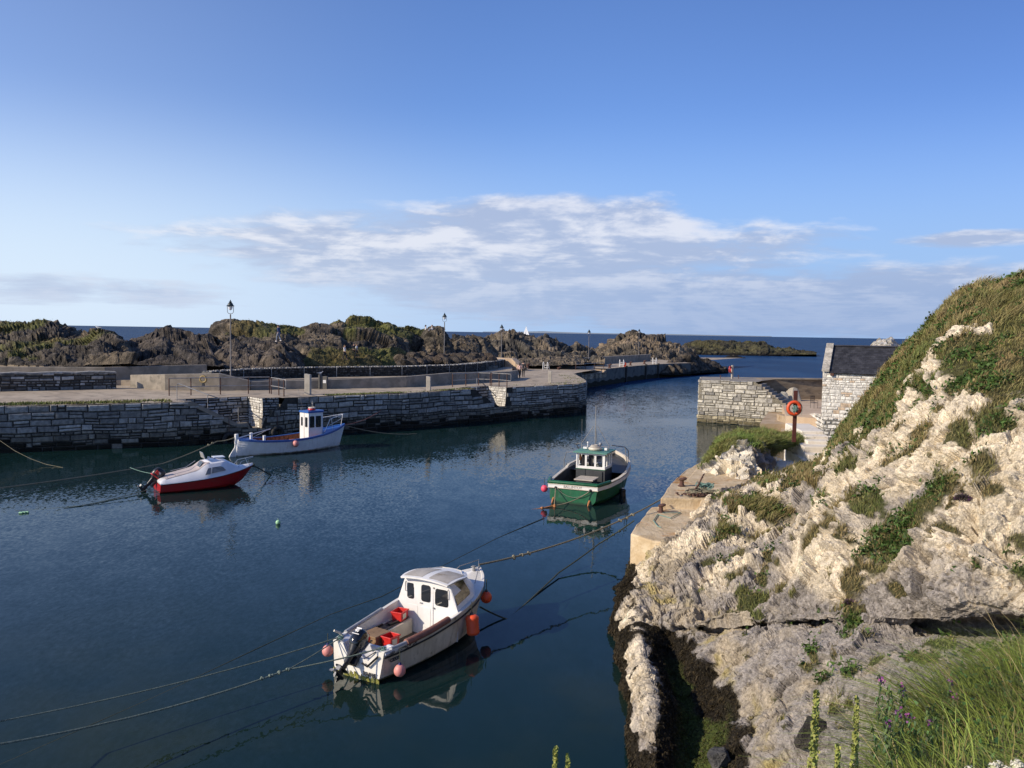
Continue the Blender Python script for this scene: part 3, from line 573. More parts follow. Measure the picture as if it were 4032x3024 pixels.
outcrop('rock_outcrop',[(2290,1415,1432),(2330,1375,1432),(2390,1345,1432),(2430,1330,1432),(2470,1317,1432),(2510,1315,1432),(2540,1330,1432),(2590,1332,1432),(2640,1342,1432),(2680,1358,1432),(2720,1385,1436),(2760,1420,1440)],
  176,200,nx=360,big=(5,1.5),mid=(1.8,.7),fine=(.8,.28),seed=63,basecol=(.09,.08,.065),warm=(.24,.19,.13),jag=.25)
outcrop('rock_outcrop',[(2570,1440,1472),(2610,1425,1475),(2650,1410,1478),(2700,1393,1474),(2740,1400,1470),(2770,1418,1468),(2810,1420,1466),(2840,1440,1464),(2868,1458,1464)],
  [150,150,152,156,160,164,168,170,172],[158,160,163,168,172,176,178,180,182],nx=260,big=(4,.9),mid=(1.5,.45),seed=73,basecol=(.05,.045,.04),warm=(.12,.10,.075))
outcrop('rocky_islet',[(2655,1396,1399),(2685,1372,1400),(2710,1350,1400),(2745,1341,1401),(2800,1344,1401),(2880,1343,1401),(2960,1345,1401),(3020,1352,1400),(3065,1368,1400),(3090,1374,1399),(3130,1376,1397),(3150,1386,1397),(3200,1388,1395),(3215,1394,1395)],
  330,365,nx=300,big=(8,1.5),mid=(3.5,.8),fine=(1.5,.3),green=.35,gz=.5,seed=83,basecol=(.05,.046,.03),warm=(.085,.08,.04))
outcrop('rocky_islet',[(2848,1410,1412),(2865,1402,1413),(2890,1399,1414),(2915,1403,1413),(2935,1410,1412)],292,300,nx=80,big=(4,.3),mid=(2,.3),seed=93,warm=(.2,.17,.12))
# distant white rocks behind the hut
def wrocks():
    for nm,cols,a,b,s in(('white_crag',[(3425,1380,1395),(3440,1352,1395),(3480,1334,1395),(3510,1318,1395),(3525,1322,1395),(3535,1345,1395),(3550,1352,1395),(3580,1336,1395),(3620,1322,1395),(3660,1300,1395),(3720,1280,1395)],120,132,103),):
        D=outcrop(nm,cols,a,b,nx=260,big=(4,.8),mid=(1.5,.4),seed=s,basecol=(.42,.38,.32),warm=(.62,.56,.46),green=.35,gz=.6)
wrocks()
MT['limewash']=pmat('limewash',(.70,.63,.52),(.78,.72,.62),1.5,.85,.5,8.,c3=(.42,.34,.24),sc3=1.6,t3=(.56,.7))
MT['ledge_brown']=pmat('ledge_brown',(.34,.25,.15),(.44,.34,.23),1.,.85,.4,8.,c3=(.24,.15,.07),sc3=.9,t3=(.55,.7))
MT['concrete_dark']=pmat('concrete_dark',(.10,.095,.085),(.15,.14,.12),1.,.9,.5,6.,c3=(.05,.045,.04),sc3=.8,t3=(.5,.65))
MT['seawall']=pmat('seawall',(.22,.16,.10),(.30,.23,.15),1.,.9,.7,5.,c3=(.14,.11,.08),sc3=.9,t3=(.5,.65),stretch=(1,1,3))
# ------------------------------------------------------------------ masonry
class Path:
    def __init__(s,pts):
        s.p=[Vector((p[0],p[1],0)) for p in pts];s.L=[0]
        for a,b in zip(s.p,s.p[1:]): s.L.append(s.L[-1]+(b-a).length)
        s.len=s.L[-1]
    def at(s,u):
        u=max(0,min(s.len-1e-6,u))
        for i in range(len(s.L)-1):
            if u<=s.L[i+1]: return s.p[i].lerp(s.p[i+1],(u-s.L[i])/(s.L[i+1]-s.L[i]))
    def dir(s,u):
        return (s.at(min(u+.3,s.len))-s.at(max(u-.3,0))).normalized()
    def nrm(s,u):
        d=s.dir(u);return Vector((d.y,-d.x,0))          # right-hand side of the walking direction
    def upx(s,px,z):
        best=0;bd=1e9
        for k in range(600):
            u=s.len*k/599;q=s.at(u);x=pixa(np.array([[q.x,q.y,z]]))[0][0]
            if abs(x-px)<bd: bd=abs(x-px);best=u
        return best
def masonry(mb,path,ztop,zbot,rng,ch=(.24,.5),bw=(.35,1.15),proud=.05,gap=.018,tone=None,u0=0,u1=None,back=(.05,.047,.042),sgn=1,warp=.02):
    u1=path.len if u1 is None else u1;zt=ztop if callable(ztop) else (lambda u:ztop)
    n=max(2,int((u1-u0)/.3));V=[];Fc=[]
    for i in range(n+1):
        u=u0+(u1-u0)*i/n;q=path.at(u)-path.nrm(u)*.0*sgn;t=zt(u)-.03
        V+=[(q.x,q.y,zbot-1.),(q.x,q.y,max(t,zbot-.9))]
    for i in range(n): Fc.append((2*i,2*i+2,2*i+3,2*i+1))
    mb.add(V,Fc,back)
    ztm=max(zt(u0+(u1-u0)*i/60) for i in range(61));z=zbot
    while z<ztm-.1:
        h=rng.uniform(*ch)
        if ztm-z-h<ch[0]*.8: h=ztm-z
        u=u0-rng.uniform(0,.3)
        while u<u1:
            w=max(bw[0]*.6,min(bw[1]*1.2,h*rng.uniform(.8,3.4)))
            subs=[(z,z+h)]
            if h>.30 and rng.random()<.42: m=z+h*rng.uniform(.4,.6);subs=[(z,m),(m,z+h)]
            for za,zb in subs:
                a=max(u,u0);b=min(u+w,u1)
                if b-a<.06: continue
                t=min(zt(a+.01),zt(b-.01),zt((a+b)/2))
                if t<zb: zb=t
                if zb-za<.07: continue
                j=lambda s_:rng.uniform(-s_,s_)
                g=gap*rng.uniform(.5,1.8);pr=proud*rng.uniform(.3,1.3);ins=min(.05,(zb-za)*.2)*rng.uniform(.6,1.4)
                wz=lambda z_,u_:z_+warp*(math.sin(u_*.9+z_*1.3)+.6*math.sin(u_*2.3+1+z_*2))*max(0.,min(1.,(ztm-z_)/.5))
                corners=[(a+g,za+g),(b-g,za+g),(b-g,zb-g),(a+g,zb-g)];mid=[(a+g+ins+j(.02),za+g+ins),(b-g-ins+j(.02),za+g+ins),(b-g-ins+j(.02),zb-g-ins*.7),(a+g+ins+j(.02),zb-g-ins*.7)]
                Vv=[]
                for (uu,z_),d_ in [(c,0.004) for c in corners]+[(c,pr+j(.012)) for c in mid]:
                    q=path.at(uu)+path.nrm((a+b)/2)*d_*sgn;Vv.append((q.x,q.y,wz(z_,uu)+(0 if d_<.005 else j(.012))))
                mb.add(Vv,[(4,5,6,7),(0,1,5,4),(1,2,6,5),(2,3,7,6),(3,0,4,7)],tone((a+b)/2,(za+zb)/2,rng))
            u+=w
        z+=h
def flat(name,pts,z,mat,kind='structure',th=0.,label=None,cat=None,parent=None):
    P=[Vector((p[0],p[1],z)) for p in pts];a=sum(P[i].x*P[(i+1)%len(P)].y-P[(i+1)%len(P)].x*P[i].y for i in range(len(P)))
    if a<0:P=P[::-1]
    mb=MB();n=len(P)
    if th: mb.add(P+[p-Vector((0,0,th)) for p in P],[tuple(range(n))]+[(i+n,(i+1)%n+n,(i+1)%n,i) for i in range(n)])
    else: mb.add(P,[tuple(range(n))])
    return tag(mb.obj(name,MT[mat],parent),label,cat,kind=kind)
rg=random.Random(5)
ZQ=2.9
qp=[(-46,43.6)]+[tuple(atz(*p,ZQ)[:2]) for p in [(0,1598),(380,1591),(760,1581),(1112,1566),(1297,1558),(1659,1544),(1811,1534.5),(2007,1525),(2200,1515),(2272,1511)]]+[(7.5,84.2),(7.9,88),(7.6,104),(7.6,108)]
Q=Path(qp)
U=lambda px:Q.upx(px,ZQ)
a1,a2,a3,a4,a5,a6,a7=[U(x) for x in (752,935,985,1033,1074,1104,1114)]
b1,b2,b3=[U(x) for x in (1874,1966,1996)]
U_back0=U(705)
def qtop(u):
    if a1<u<a2: return ZQ+(u-a1)/(a2-a1)*(1.25-ZQ)
    if a2<=u<a3: return 1.22
    if a3<=u<a4: return .82
    if a4<=u<a5: return 1.55
    if a5<=u<a6: return 2.05
    if a6<=u<a7: return 2.45
    if b1<u<b2:
        k=int((u-b1)/(b2-b1)*7);return ZQ-.22*(k+1)
    if b2<=u<b3: return 1.2
    return ZQ+.03*math.sin(u*1.7)
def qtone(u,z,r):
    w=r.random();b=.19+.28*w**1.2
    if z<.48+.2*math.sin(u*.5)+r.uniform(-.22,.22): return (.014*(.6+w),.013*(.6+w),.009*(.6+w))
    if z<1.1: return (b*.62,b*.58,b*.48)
    if z>2.7: b=b*1.3+.08  # pale coping course, its lit top edge painted into the tone
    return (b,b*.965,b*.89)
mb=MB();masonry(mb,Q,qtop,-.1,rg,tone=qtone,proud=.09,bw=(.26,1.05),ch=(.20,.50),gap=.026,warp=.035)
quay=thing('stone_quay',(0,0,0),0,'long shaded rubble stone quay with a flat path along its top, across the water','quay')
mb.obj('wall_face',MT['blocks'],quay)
def off(u,d): return Q.at(u)-Q.nrm(u)*d
DP=2.4
def recess(ua,ub,fl,label,cheek_lit=True):
    # back wall, cheeks and floor of a stair recess
    mb=MB();m=Path([off(ua+(ub-ua)*k/6,DP)[:2] for k in range(7)])
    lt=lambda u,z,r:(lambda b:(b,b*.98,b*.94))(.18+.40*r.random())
    masonry(mb,m,ZQ,fl-.1,rg,tone=lt,proud=.07,gap=.035,ch=(.16,.36),bw=(.3,.8))
    mb.obj('back_wall',MT['blocks'],quay)
    mb=MB();p=Path([off(ub,DP)[:2],off(ub,0.0)[:2]])
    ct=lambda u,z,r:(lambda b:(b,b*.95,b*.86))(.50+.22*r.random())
    masonry(mb,p,ZQ,fl-.1,rg,tone=ct,proud=.04,gap=.02,ch=(.12,.28),bw=(.2,.45),back=(.25,.23,.2),sgn=1)
    mb.obj('side_wall',MT['blocks'],quay)
    return
recess(U_back0,a4+.05,.8,'')
recess(b1,b3,1.2,'')
def stairs(ua,ub,z0,z1,n,uend,d0=.35,name='steps'):
    mb=MB()
    for k in range(n):
        z=z0+(z1-z0)*(k+1)/n;x0=ua+(ub-ua)*k/n;x1=ua+(ub-ua)*(k+1)/n if k<n-1 else uend
        a,b,c,d=off(x0,d0),off(x1,d0),off(x1,DP),off(x0,DP)
        mb.loft([[Vector((q.x,q.y,-.5)) for q in (a,b,c,d)],[Vector((q.x,q.y,z)) for q in (a,b,c,d)]])
    return mb.obj(name,MT['concrete'],quay)
stairs(a1-1.,a3-.5,ZQ,.8,12,a4,name='stair_flight')
stairs(b1-.3,b2,ZQ,1.2,8,b3,d0=.04,name='stair_flight')
# quay deck (holes for the stair wells by following their edge)
dk=[]
def seg(u0,u1,n,d=.0):
    return [off(u0+(u1-u0)*k/n,d)[:2] for k in range(n+1)]
dk=seg(0,U_back0,20)+seg(U_back0,a4,8,DP)+seg(a4,a7,3,.5)+seg(a7,b1,14)+seg(b1,b3,4,DP)+seg(b3,Q.len,14)
dk+= [(7.6,112),(-2,112),(-14,104),(-40,92),(-70,80),(-60,40)]
flat('quay_path',dk,ZQ-.006,'path',th=.0)
# front triangle of deck between stair well head and the edge
flat('quay_path',seg(U_back0+.002,a1,3,0)+[off(a1,.35)[:2],off(U_back0,DP-.0)[:2]],ZQ-.012,'path')
# low parapet top along the first stair
mb=MB();r=[]
for k in range(30):
    u=a1-.5+(a3+.2-a1+.5)*k/29;z=min(ZQ,qtop(u))+.02;a=off(u,-.04);b=off(u,.36);r.append([Vector((a.x,a.y,z-.3)),Vector((a.x,a.y,z)),Vector((b.x,b.y,z)),Vector((b.x,b.y,z-.6))])
mb.loft(r,closed=True);mb.obj('parapet',MT['concrete'],quay)
mb=MB()
for ua,ub,z in((a4,a5,1.52),(a5,a6,2.02),(a6,a7,2.42)):
    qd=[off(ua,.03),off(ub,.03),off(ub,.5),off(ua,.5)];mb.loft([[Vector((q.x,q.y,-.5)) for q in qd],[Vector((q.x,q.y,z)) for q in qd]])
mb.obj('stepped_end',MT['concrete'],quay)
mb=MB();masonry(mb,Path([off(a4+(a7-a4)*k/3,.5)[:2] for k in range(4)]),ZQ,1.0,rg,tone=lambda u,z,r:(lambda b:(b,b*.97,b*.9))(.25+.3*r.random()),proud=.05,gap=.03,ch=(.12,.28),bw=(.18,.5));mb.obj('back_wall',MT['blocks'],quay)
# grass along the quay edge
def strip_grass(name,u0,u1,d0,d1,n,h,seed,thr=-.1):
    P=[];
    r=np.random.default_rng(seed)
    while len(P)<n:
        u=r.uniform(u0,u1);d=r.uniform(d0,d1);q=off(u,d)
        if fbm(np.array([[q.x,q.y,0.]]),1.6,3,seed)[0]>thr or r.random()<.12: P.append((q.x,q.y,ZQ-.02))
    P=np.array(P);g=np.clip(.6+fbm(P,1.2,3,9)[:,None]*.6,0,1);c=(np.array([.20,.17,.07])*(1-g)+np.array([.09,.14,.03])*g)*r.uniform(.6,1.3,(n,1))
    blades(name,P,np.tile([0,0,1.],(n,1)),h,.07,c,(.1,0,0),seed=seed)
strip_grass('grass_strip',0,a1-1.2,.15,1.7,5200,.2,61,-.35)
strip_grass('grass_strip',U(1290),U(1870),.1,.9,1800,.14,62,-.05)
strip_grass('grass_strip',U(2030),U(2268),.1,2.2,500,.1,63,.1)
# shore ground behind the walls
flat('shore_ground',[(-75,66),(-30,68),(-20,72),(-8,79),(2,90),(3.5,106),(14,128),(30,165),(60,215),(-30,180),(-90,140)],2.2,'basalt' if 0 else 'path')
flat('shore_ground',[(-75,67),(-24,70),(-17.5,76),(-6,84),(0,97),(0,112),(-10,126),(-30,128),(-90,120)],3.35,'basaltflat' if 0 else 'path',th=1.4)
# ------------------------------------------------------------------ walls
def wall_prism(name,pts,th,mat,label,cat='wall',bevel=.03):
    """pts: (x,y,zbase,ztop) along the near face; thickness goes away from the viewer"""
    mb=MB();r=[]
    n=len(pts)
    for i,p in enumerate(pts):
        a=Vector(pts[max(0,i-1)][:2]+(0,));b=Vector(pts[min(n-1,i+1)][:2]+(0,));d=(b-a).normalized();nr=Vector((-d.y,d.x,0))
        x=Vector((p[0],p[1],0));y=x+nr*th
        r.append([Vector((x.x,x.y,p[2])),Vector((x.x,x.y,p[3])),Vector((y.x,y.y,p[3])),Vector((y.x,y.y,p[2]))])
    mb.loft(r);return tag(mb.obj(name,MT[mat],bevel=bevel),label,cat)
def wp(px,pyb,zb,pyt):
    q=atz(px,pyb,zb);t=aty(px,pyt,q.y);return (q.x,q.y,zb-.3,t.z)
wall_prism('concrete_wall',[aw(*x) if 0 else x for x in [(-48,66,2.6,4.40),(-34,69,2.6,4.42),(-27.3,74,2.6,4.55)]],.5,'concrete','long low weathered concrete wall behind the rubble wall on the far left')
mb=MB();P1=Path([(-48,57.5),tuple(atz(0,1541,ZQ)[:2]),tuple(atz(458,1530,ZQ)[:2])])
wt=lambda u,z,r:(lambda b:(b,b*.98,b*.94))(.42*r.random()**2.2+.10)
masonry(mb,P1,lambda u:4.27+.04*math.sin(u*2.3),ZQ-.05,rg,tone=wt,proud=.07,gap=.04,ch=(.18,.42),bw=(.25,.8))
e=Path([P1.at(P1.len)[:2],(P1.at(P1.len)-P1.nrm(P1.len-.1)*.6)[:2]]);masonry(mb,e,4.25,ZQ-.05,rg,tone=wt)
rw=[]
for k in range(20):
    u=P1.len*k/19;a=P1.at(u)+P1.nrm(u)*.03;b=P1.at(u)-P1.nrm(u)*.6;z=4.27+.04*math.sin(u*2.3);rw.append([Vector((a.x,a.y,z-.1)),Vector((a.x,a.y,z)),Vector((b.x,b.y,z+.03)),Vector((b.x,b.y,ZQ))])
mb.loft(rw,col=(.30,.29,.27));tag(mb.obj('rubble_wall',MT['blocks']),'rubble stone wall of dark and pale stones beside the path, far left','wall')
wall_prism('concrete_wall',[wp(513,1525,ZQ,1476),wp(650,1536,ZQ,1474),wp(863,1538,ZQ,1471),wp(985,1537,ZQ,1499)],.7,'concrete','broad concrete block wall with the faded life ring, left of the lamp')
wall_prism('concrete_wall',[wp(x,y,ZQ,t) for x,y,t in[(987,1536,1503),(1116,1532,1499),(1300,1530,1495),(1600,1525,1483),(1775,1513,1468),(2007,1499,1463),(2040,1488,1458)]],.45,'concrete','low concrete wall along the inner side of the quay path, running to the two walkers')
GP=Path([tuple(atz(x,y,z)[:2]) for x,y,z in[(832,1463,4.3),(1000,1449,4.36),(1260,1443,4.36),(1600,1440,4.36),(1800,1436,4.3),(1900,1430,4.25),(1960,1424,4.2),(2003,1414,4.2)]])
mb=MB();gt=lambda u,z,r:(lambda b:(b,b*.97,b*.92))(.035+.08*r.random()**1.5)
masonry(mb,GP,4.28,2.9,rg,tone=gt,proud=.05,gap=.012,ch=(.10,.18),bw=(.12,.26),back=(.02,.02,.02))
for k in range(900):
    u=rg.uniform(0,GP.len);q=GP.at(u)-GP.nrm(u)*rg.uniform(-.02,.85);b=rg.uniform(.16,.42);mb.box((q.x,q.y,4.30),(rg.uniform(.1,.22),rg.uniform(.1,.2),.09),rg.random()*3,col=(b,b*.97,b*.93),taper=.7)
rw=[[Vector((a.x,a.y,z)) for a,z in((GP.at(u)+GP.nrm(u)*.0,4.2),(GP.at(u),4.27),(GP.at(u)-GP.nrm(u)*.9,4.27),(GP.at(u)-GP.nrm(u)*.9,2.9))] for u in [GP.len*k/30 for k in range(31)]]
mb.loft(rw,col=(.16,.155,.145));gb=tag(mb.obj('gabion_wall',MT['blocks']),'long gabion wall of small dark stones in wire mesh with pale gravel on top','wall')
mb=MB()
for k in range(16):
    u=1+GP.len*k/16;q=GP.at(u)+GP.nrm(u)*.09;mb.box((q.x,q.y,3.6),(.05,.05,1.35))
mb.obj('wire_seam',MT['galv'],gb)
tw=[(aty(1677,1392,114.5),),(aty(2015,1412,108.5),)]
a,b=tw[0][0],tw[1][0]
wall_prism('harbour_wall',[(a.x-1.2,a.y+.7,2.2,2.3+1),(a.x,a.y,2.2,a.z),((a.x+b.x)/2,(a.y+b.y)/2,2.2,(a.z+b.z)/2),(b.x,b.y,2.2,b.z),(b.x+1.3,b.y-1.5,2.2,ZQ+.2)],1.2,'concrete_tan','sunlit tan concrete wall behind the heap of boulders','wall')
# boulders
flat('boulder_bank',[tuple(aty(1560,1430,100)[:2]),tuple(aty(1560,1430,94)[:2]),tuple(aty(1800,1430,93)[:2]),tuple(aty(1960,1430,100)[:2]),tuple(aty(1960,1430,107)[:2]),tuple(aty(1680,1430,112)[:2])],3.75,'concrete_dark',th=1.)
def boulder_mesh(seed,rough=.28,sub=10):
    r=np.random.default_rng(seed);n,m=sub,sub*2;th=np.linspace(.12,math.pi-.12,n);ph=np.linspace(0,2*math.pi,m,endpoint=False)
    V=np.array([[math.sin(t)*math.cos(p),math.sin(t)*math.sin(p),math.cos(t)] for t in th for p in ph])
    pl=r.normal(0,1,(11,3));pl/=np.linalg.norm(pl,axis=1,keepdims=True);dd=r.uniform(.52,.85,11)
    s=np.min(np.where(V@pl.T>.05,dd/np.maximum(V@pl.T,.05),9.),axis=1);s=np.minimum(s,1.)
    V=V*s[:,None]*(1+.05*fbm(V*2+seed,1.,3,seed))[:,None]
    Fc=[(i*m+j,i*m+(j+1)%m,(i+1)*m+(j+1)%m,(i+1)*m+j) for i in range(n-1) for j in range(m)][:]
    Fc=[f[::-1] for f in Fc];Fc.append(tuple(range(m)));Fc.append(tuple((n-1)*m+j for j in range(m))[::-1]);return V,Fc
BM=[]
for s in range(5):
    V,Fc=boulder_mesh(s+3);me=bpy.data.meshes.new('boulder');me.from_pydata(V.tolist(),[],Fc);c=me.color_attributes.new('Col','FLOAT_COLOR','POINT');cc=np.ones((len(V),4),np.float32);cc[:,:3]=np.array([[.11,.09,.07],[.085,.075,.065],[.13,.10,.075],[.07,.062,.055],[.10,.085,.07]][s]);c.data.foreach_set('color',cc.ravel());me.materials.append(MT['basalt']);BM.append(me)
for k in range(58):
    t=rg.random();px=1572+(1940-1572)*((k%29)+rg.random())/29.;row=k//29;y=98+(px-1572)/368.*6-row*2.2
    h=.50+.38*rg.random();q=aty(px,(1408 if row==0 else 1424)+rg.uniform(-5,6)+(6 if px>1880 or px<1610 else 0),y);z=q.z
    o=bpy.data.objects.new('boulder',rg.choice(BM));link(o);o.location=(q.x,y+rg.uniform(-.8,.8),z);o.scale=(h*1.25,h,h*.85);o.rotation_euler=(rg.random()*.6,rg.random()*.6,rg.random()*6)
    tag(o,'angular dark brown boulder heaped in front of the tan harbour wall','boulder','boulders heaped by the harbour wall')
# ------------------------------------------------------------------ outer pier
ZO=2.5
OP=Path([(7.6,106)]+[tuple(atz(*p,ZO)[:2]) for p in[(2283,1462),(2410,1450),(2464,1444),(2520,1439),(2590,1434),(2640,1431),(2720,1429)]])
o1,o2=OP.upx(2292,ZO),OP.upx(2388,ZO)
otop=lambda u:1.95 if o1<u<o2 else ZO
mb=MB();r=[];N_=160
for k in range(N_+1):
    u=OP.len*k/N_;q=OP.at(u);t=otop(u);r.append([Vector((q.x,q.y,-1)),Vector((q.x,q.y,.5)),Vector((q.x,q.y,t))])
V=[p for a in r for p in a];Fc=[];C=[]
for k in range(N_):
    for j in range(2): Fc.append((k*3+j,k*3+3+j,k*3+4+j,k*3+1+j))
outer=thing('outer_pier',(0,0,0),0,'dark concrete outer pier running out to the harbour mouth beyond the stone quay','pier')
o=mesh('wall_face',V,Fc,MT['concrete_dark'] if 'concrete_dark' in MT else MT['concrete'],outer)
mb=MB();r=[]
for k in range(90):
    u=OP.len*k/89;q=OP.at(u)+OP.nrm(u)*.05;r.append([Vector((q.x,q.y,-.5)),Vector((q.x,q.y,.75+.12*math.sin(k*1.3)))])
mb.loft(r,closed=False,caps=False,col=(.02,.018,.012));mb.obj('weed_band',MT['blocks'],outer)
mb=MB();nr=OP.nrm((o1+o2)/2);qa,qb=OP.at(o1),OP.at(o2);W_=2.2
mb.loft([[Vector((q.x,q.y,z)) for q in(qa,qb,qb-nr*W_,qa-nr*W_)] for z in(1.2,1.95)])
for k in range(3):
    m_=qb-(qb-qa).normalized()*(.5*(3-k));mb.loft([[Vector((q.x,q.y,z)) for q in(m_,qb,qb-nr*W_,m_-nr*W_)] for z in(1.9,2.05+.15*k)])
mb.obj('landing_steps',MT['concrete_tan'],outer)
dk=[tuple(OP.at(OP.len*k/40)[:2]) for k in range(41) if not o1<OP.len*k/40<o2]
i1=next(i for i,k in enumerate([k for k in range(41) if not o1<OP.len*k/40<o2]) if OP.len*k/40>=o2)
dk[i1:i1]=[tuple(qa[:2]),tuple((qa-nr*W_)[:2]),tuple((qb-nr*W_)[:2]),tuple(qb[:2])]
dk+=[(30,190),(14,150),(3,128),(-3,112),(2,104)]
flat('pier_deck',dk,ZO+.4 if 0 else ZO,'path')
flat('pier_deck',[(7.6,104),(8.,110),(12.7,124),(11,140),(-1,120),(-6,108)],ZO+.01,'path')
wall_prism('pier_wall',[(x,y,ZO-.2,z) for x,y,z in[tuple(aty(2272,1430,140)[:2])+(2.6,),tuple(aty(2292,1431,141)[:2])+(3.72,),tuple(aty(2420,1425,152)[:2])+(3.78,),tuple(aty(2562,1420,168)[:2])+(3.85,)]],.8,'concrete','grey concrete parapet wall on the outer pier, with an orange life ring in front')
for px in(2464,2541,2590):
    u=OP.upx(px,ZO);q=OP.at(u)+OP.nrm(u)*.14;mb=MB();mb.box((q.x,q.y,1.3),(.42,.22,2.5),math.atan2(OP.dir(u).y,OP.dir(u).x));mb.box((q.x,q.y,2.60),(.5,.3,.1),math.atan2(OP.dir(u).y,OP.dir(u).x))
    tag(mb.obj('dock_fender',MT['rubber'],bevel=.03),{2464:'tall dark fender strip on the outer pier below the orange marker, leftmost of three',2541:'tall dark fender strip in the middle of the outer pier wall',2590:'tall dark fender strip on the outer pier nearest the harbour mouth'}[px],'fender','fender strips on the outer pier')
# ------------------------------------------------------------------ right pier
RP=Path([(18.35,80),(17.0,75.2),(21.8,72.4),(25.6,70.3)])
r0=RP.upx(2752,2.);rS=RP.upx(2985,3.5);rE=RP.upx(3108,2.)
def rtop(u):
    if u>rS:
        k=int((u-rS)/(rE-rS)*9);return max(1.95,3.9-.22*(k+1))
    return 3.9+.03*math.sin(u*2)
def rtone(u,z,r):
    w=r.random();b=.34+.26*w
    if z<.25: return (.14,.12,.07)
    if z<.7: return (b*.85,b*.75,b*.52)
    return (b,b*.94,b*.81) if r.random()<.85 else (b*.6,b*.57,b*.52)
pier=thing('stone_pier',(0,0,0),0,'sunlit pale block stone pier with steps at its right end, across from the quay','pier')
mb=MB();masonry(mb,RP,rtop,0.,rg,tone=rtone,proud=.10,ch=(.26,.44),bw=(.4,1.3),u0=0,u1=RP.len,back=(.20,.18,.14));mb.obj('wall_face',MT['blocks'],pier)
mb=MB()
n9=9;dr=RP.dir(rS+.3);nrr=RP.nrm(rS+.3)
for k in range(n9):
    x0=rS+(rE-rS)*k/n9;x1=rS+(rE-rS)*(k+1)/n9;z=max(1.95,3.9-.22*(k+1));q=[RP.at(x0)-nrr*.02,RP.at(x1)-nrr*.02,RP.at(x1)-nrr*2.1,RP.at(x0)-nrr*2.1]
    mb.loft([[Vector((p.x,p.y,1)) for p in q],[Vector((p.x,p.y,z)) for p in q]])
mb.obj('stair_flight',MT['concrete_tan'] if 0 else MT['concrete'],pier)
e_=RP.at(rS)
flat('pier_top',[(18.4,80),(17.0,75.3),(e_.x,e_.y+.0),(e_.x+1.,e_.y+2.1),(24.5,77.2),(40,79.5),(40,82)],3.88,'concrete',kind=None,parent=pier,th=0)
wall_prism('sea_wall',[(23.2,76.9,1.5,3.92),(27,77.8,1.5,3.95),(31,78.6,1.5,3.95),(36,79.5,1.5,3.95)],1.0,'seawall' if 'seawall' in MT else 'ledge_brown','brown weathered sea wall behind the courtyard chair, left of the stone hut')
def stone(name,c,sz,seed,mat,label,cat,col=(.5,.5,.5),group=None,rot=(0,0,0)):
    V,Fc=boulder_mesh(seed,sub=22);V=V*np.array(sz);o=mesh(name,V,Fc,MT[mat],None,False,np.tile(np.array(col),(len(V),1)));o.location=c;o.rotation_euler=rot;return tag(o,label,cat,group)
stone('boulder',tuple(atz(3125,1578,2.0)),(1.0,.8,1.25),41,'rock','big pale boulder behind the rusty lifebuoy post, at the foot of the pier steps','boulder',(.42,.38,.31))
stone('boulder',tuple(atz(3080,1570,2.2)),(.7,.6,.7),44,'rock','small pale boulder left of the big pale boulder beside the pier steps','boulder',(.40,.38,.33))
# slab, courtyard, steps in front of the hut
sb=[tuple(atz(x,y,1.3)[:2]) for x,y in[(3029,1622),(2993,1668),(3180,1672),(3200,1640),(3140,1610)]]
flat('landing_slab',[tuple(atz(x,y,1.3)[:2]) for x,y in[(3025,1622),(2992,1668),(3320,1674),(3300,1640),(3140,1612)]],1.3,'ledge_brown',th=2.)
flat('courtyard',[tuple(atz(x,y,2.0)[:2]) for x,y in[(3095,1637),(3240,1650),(3420,1660),(3420,1560),(3070,1560)]],2.,'concrete_tan',th=1.2)
mb=MB()
for k in range(3):
    qd=[atz(3092+k*0,1640+k*9,2.-.2*(k+1)),atz(3182,1642+k*9,2.-.2*(k+1))];a,b=qd
    mb.loft([[Vector((p.x,p.y,1.2)) for p in(a,b,b+Vector((0,2,0)),a+Vector((0,2,0)))],[Vector((p.x,p.y,2.-.2*(k+1))) for p in(a,b,b+Vector((0,2,0)),a+Vector((0,2,0)))]])
tag(mb.obj('stone_steps',MT['ledge_brown']),'three shallow brown steps behind the orange lifebuoy','steps')
flat('landing_slab',[tuple(atz(x,y,.9)[:2]) for x,y in[(3075,1705),(3165,1712),(3330,1700),(3330,1670),(3075,1665)]],1.0 ,'ledge_brown',th=1.6)
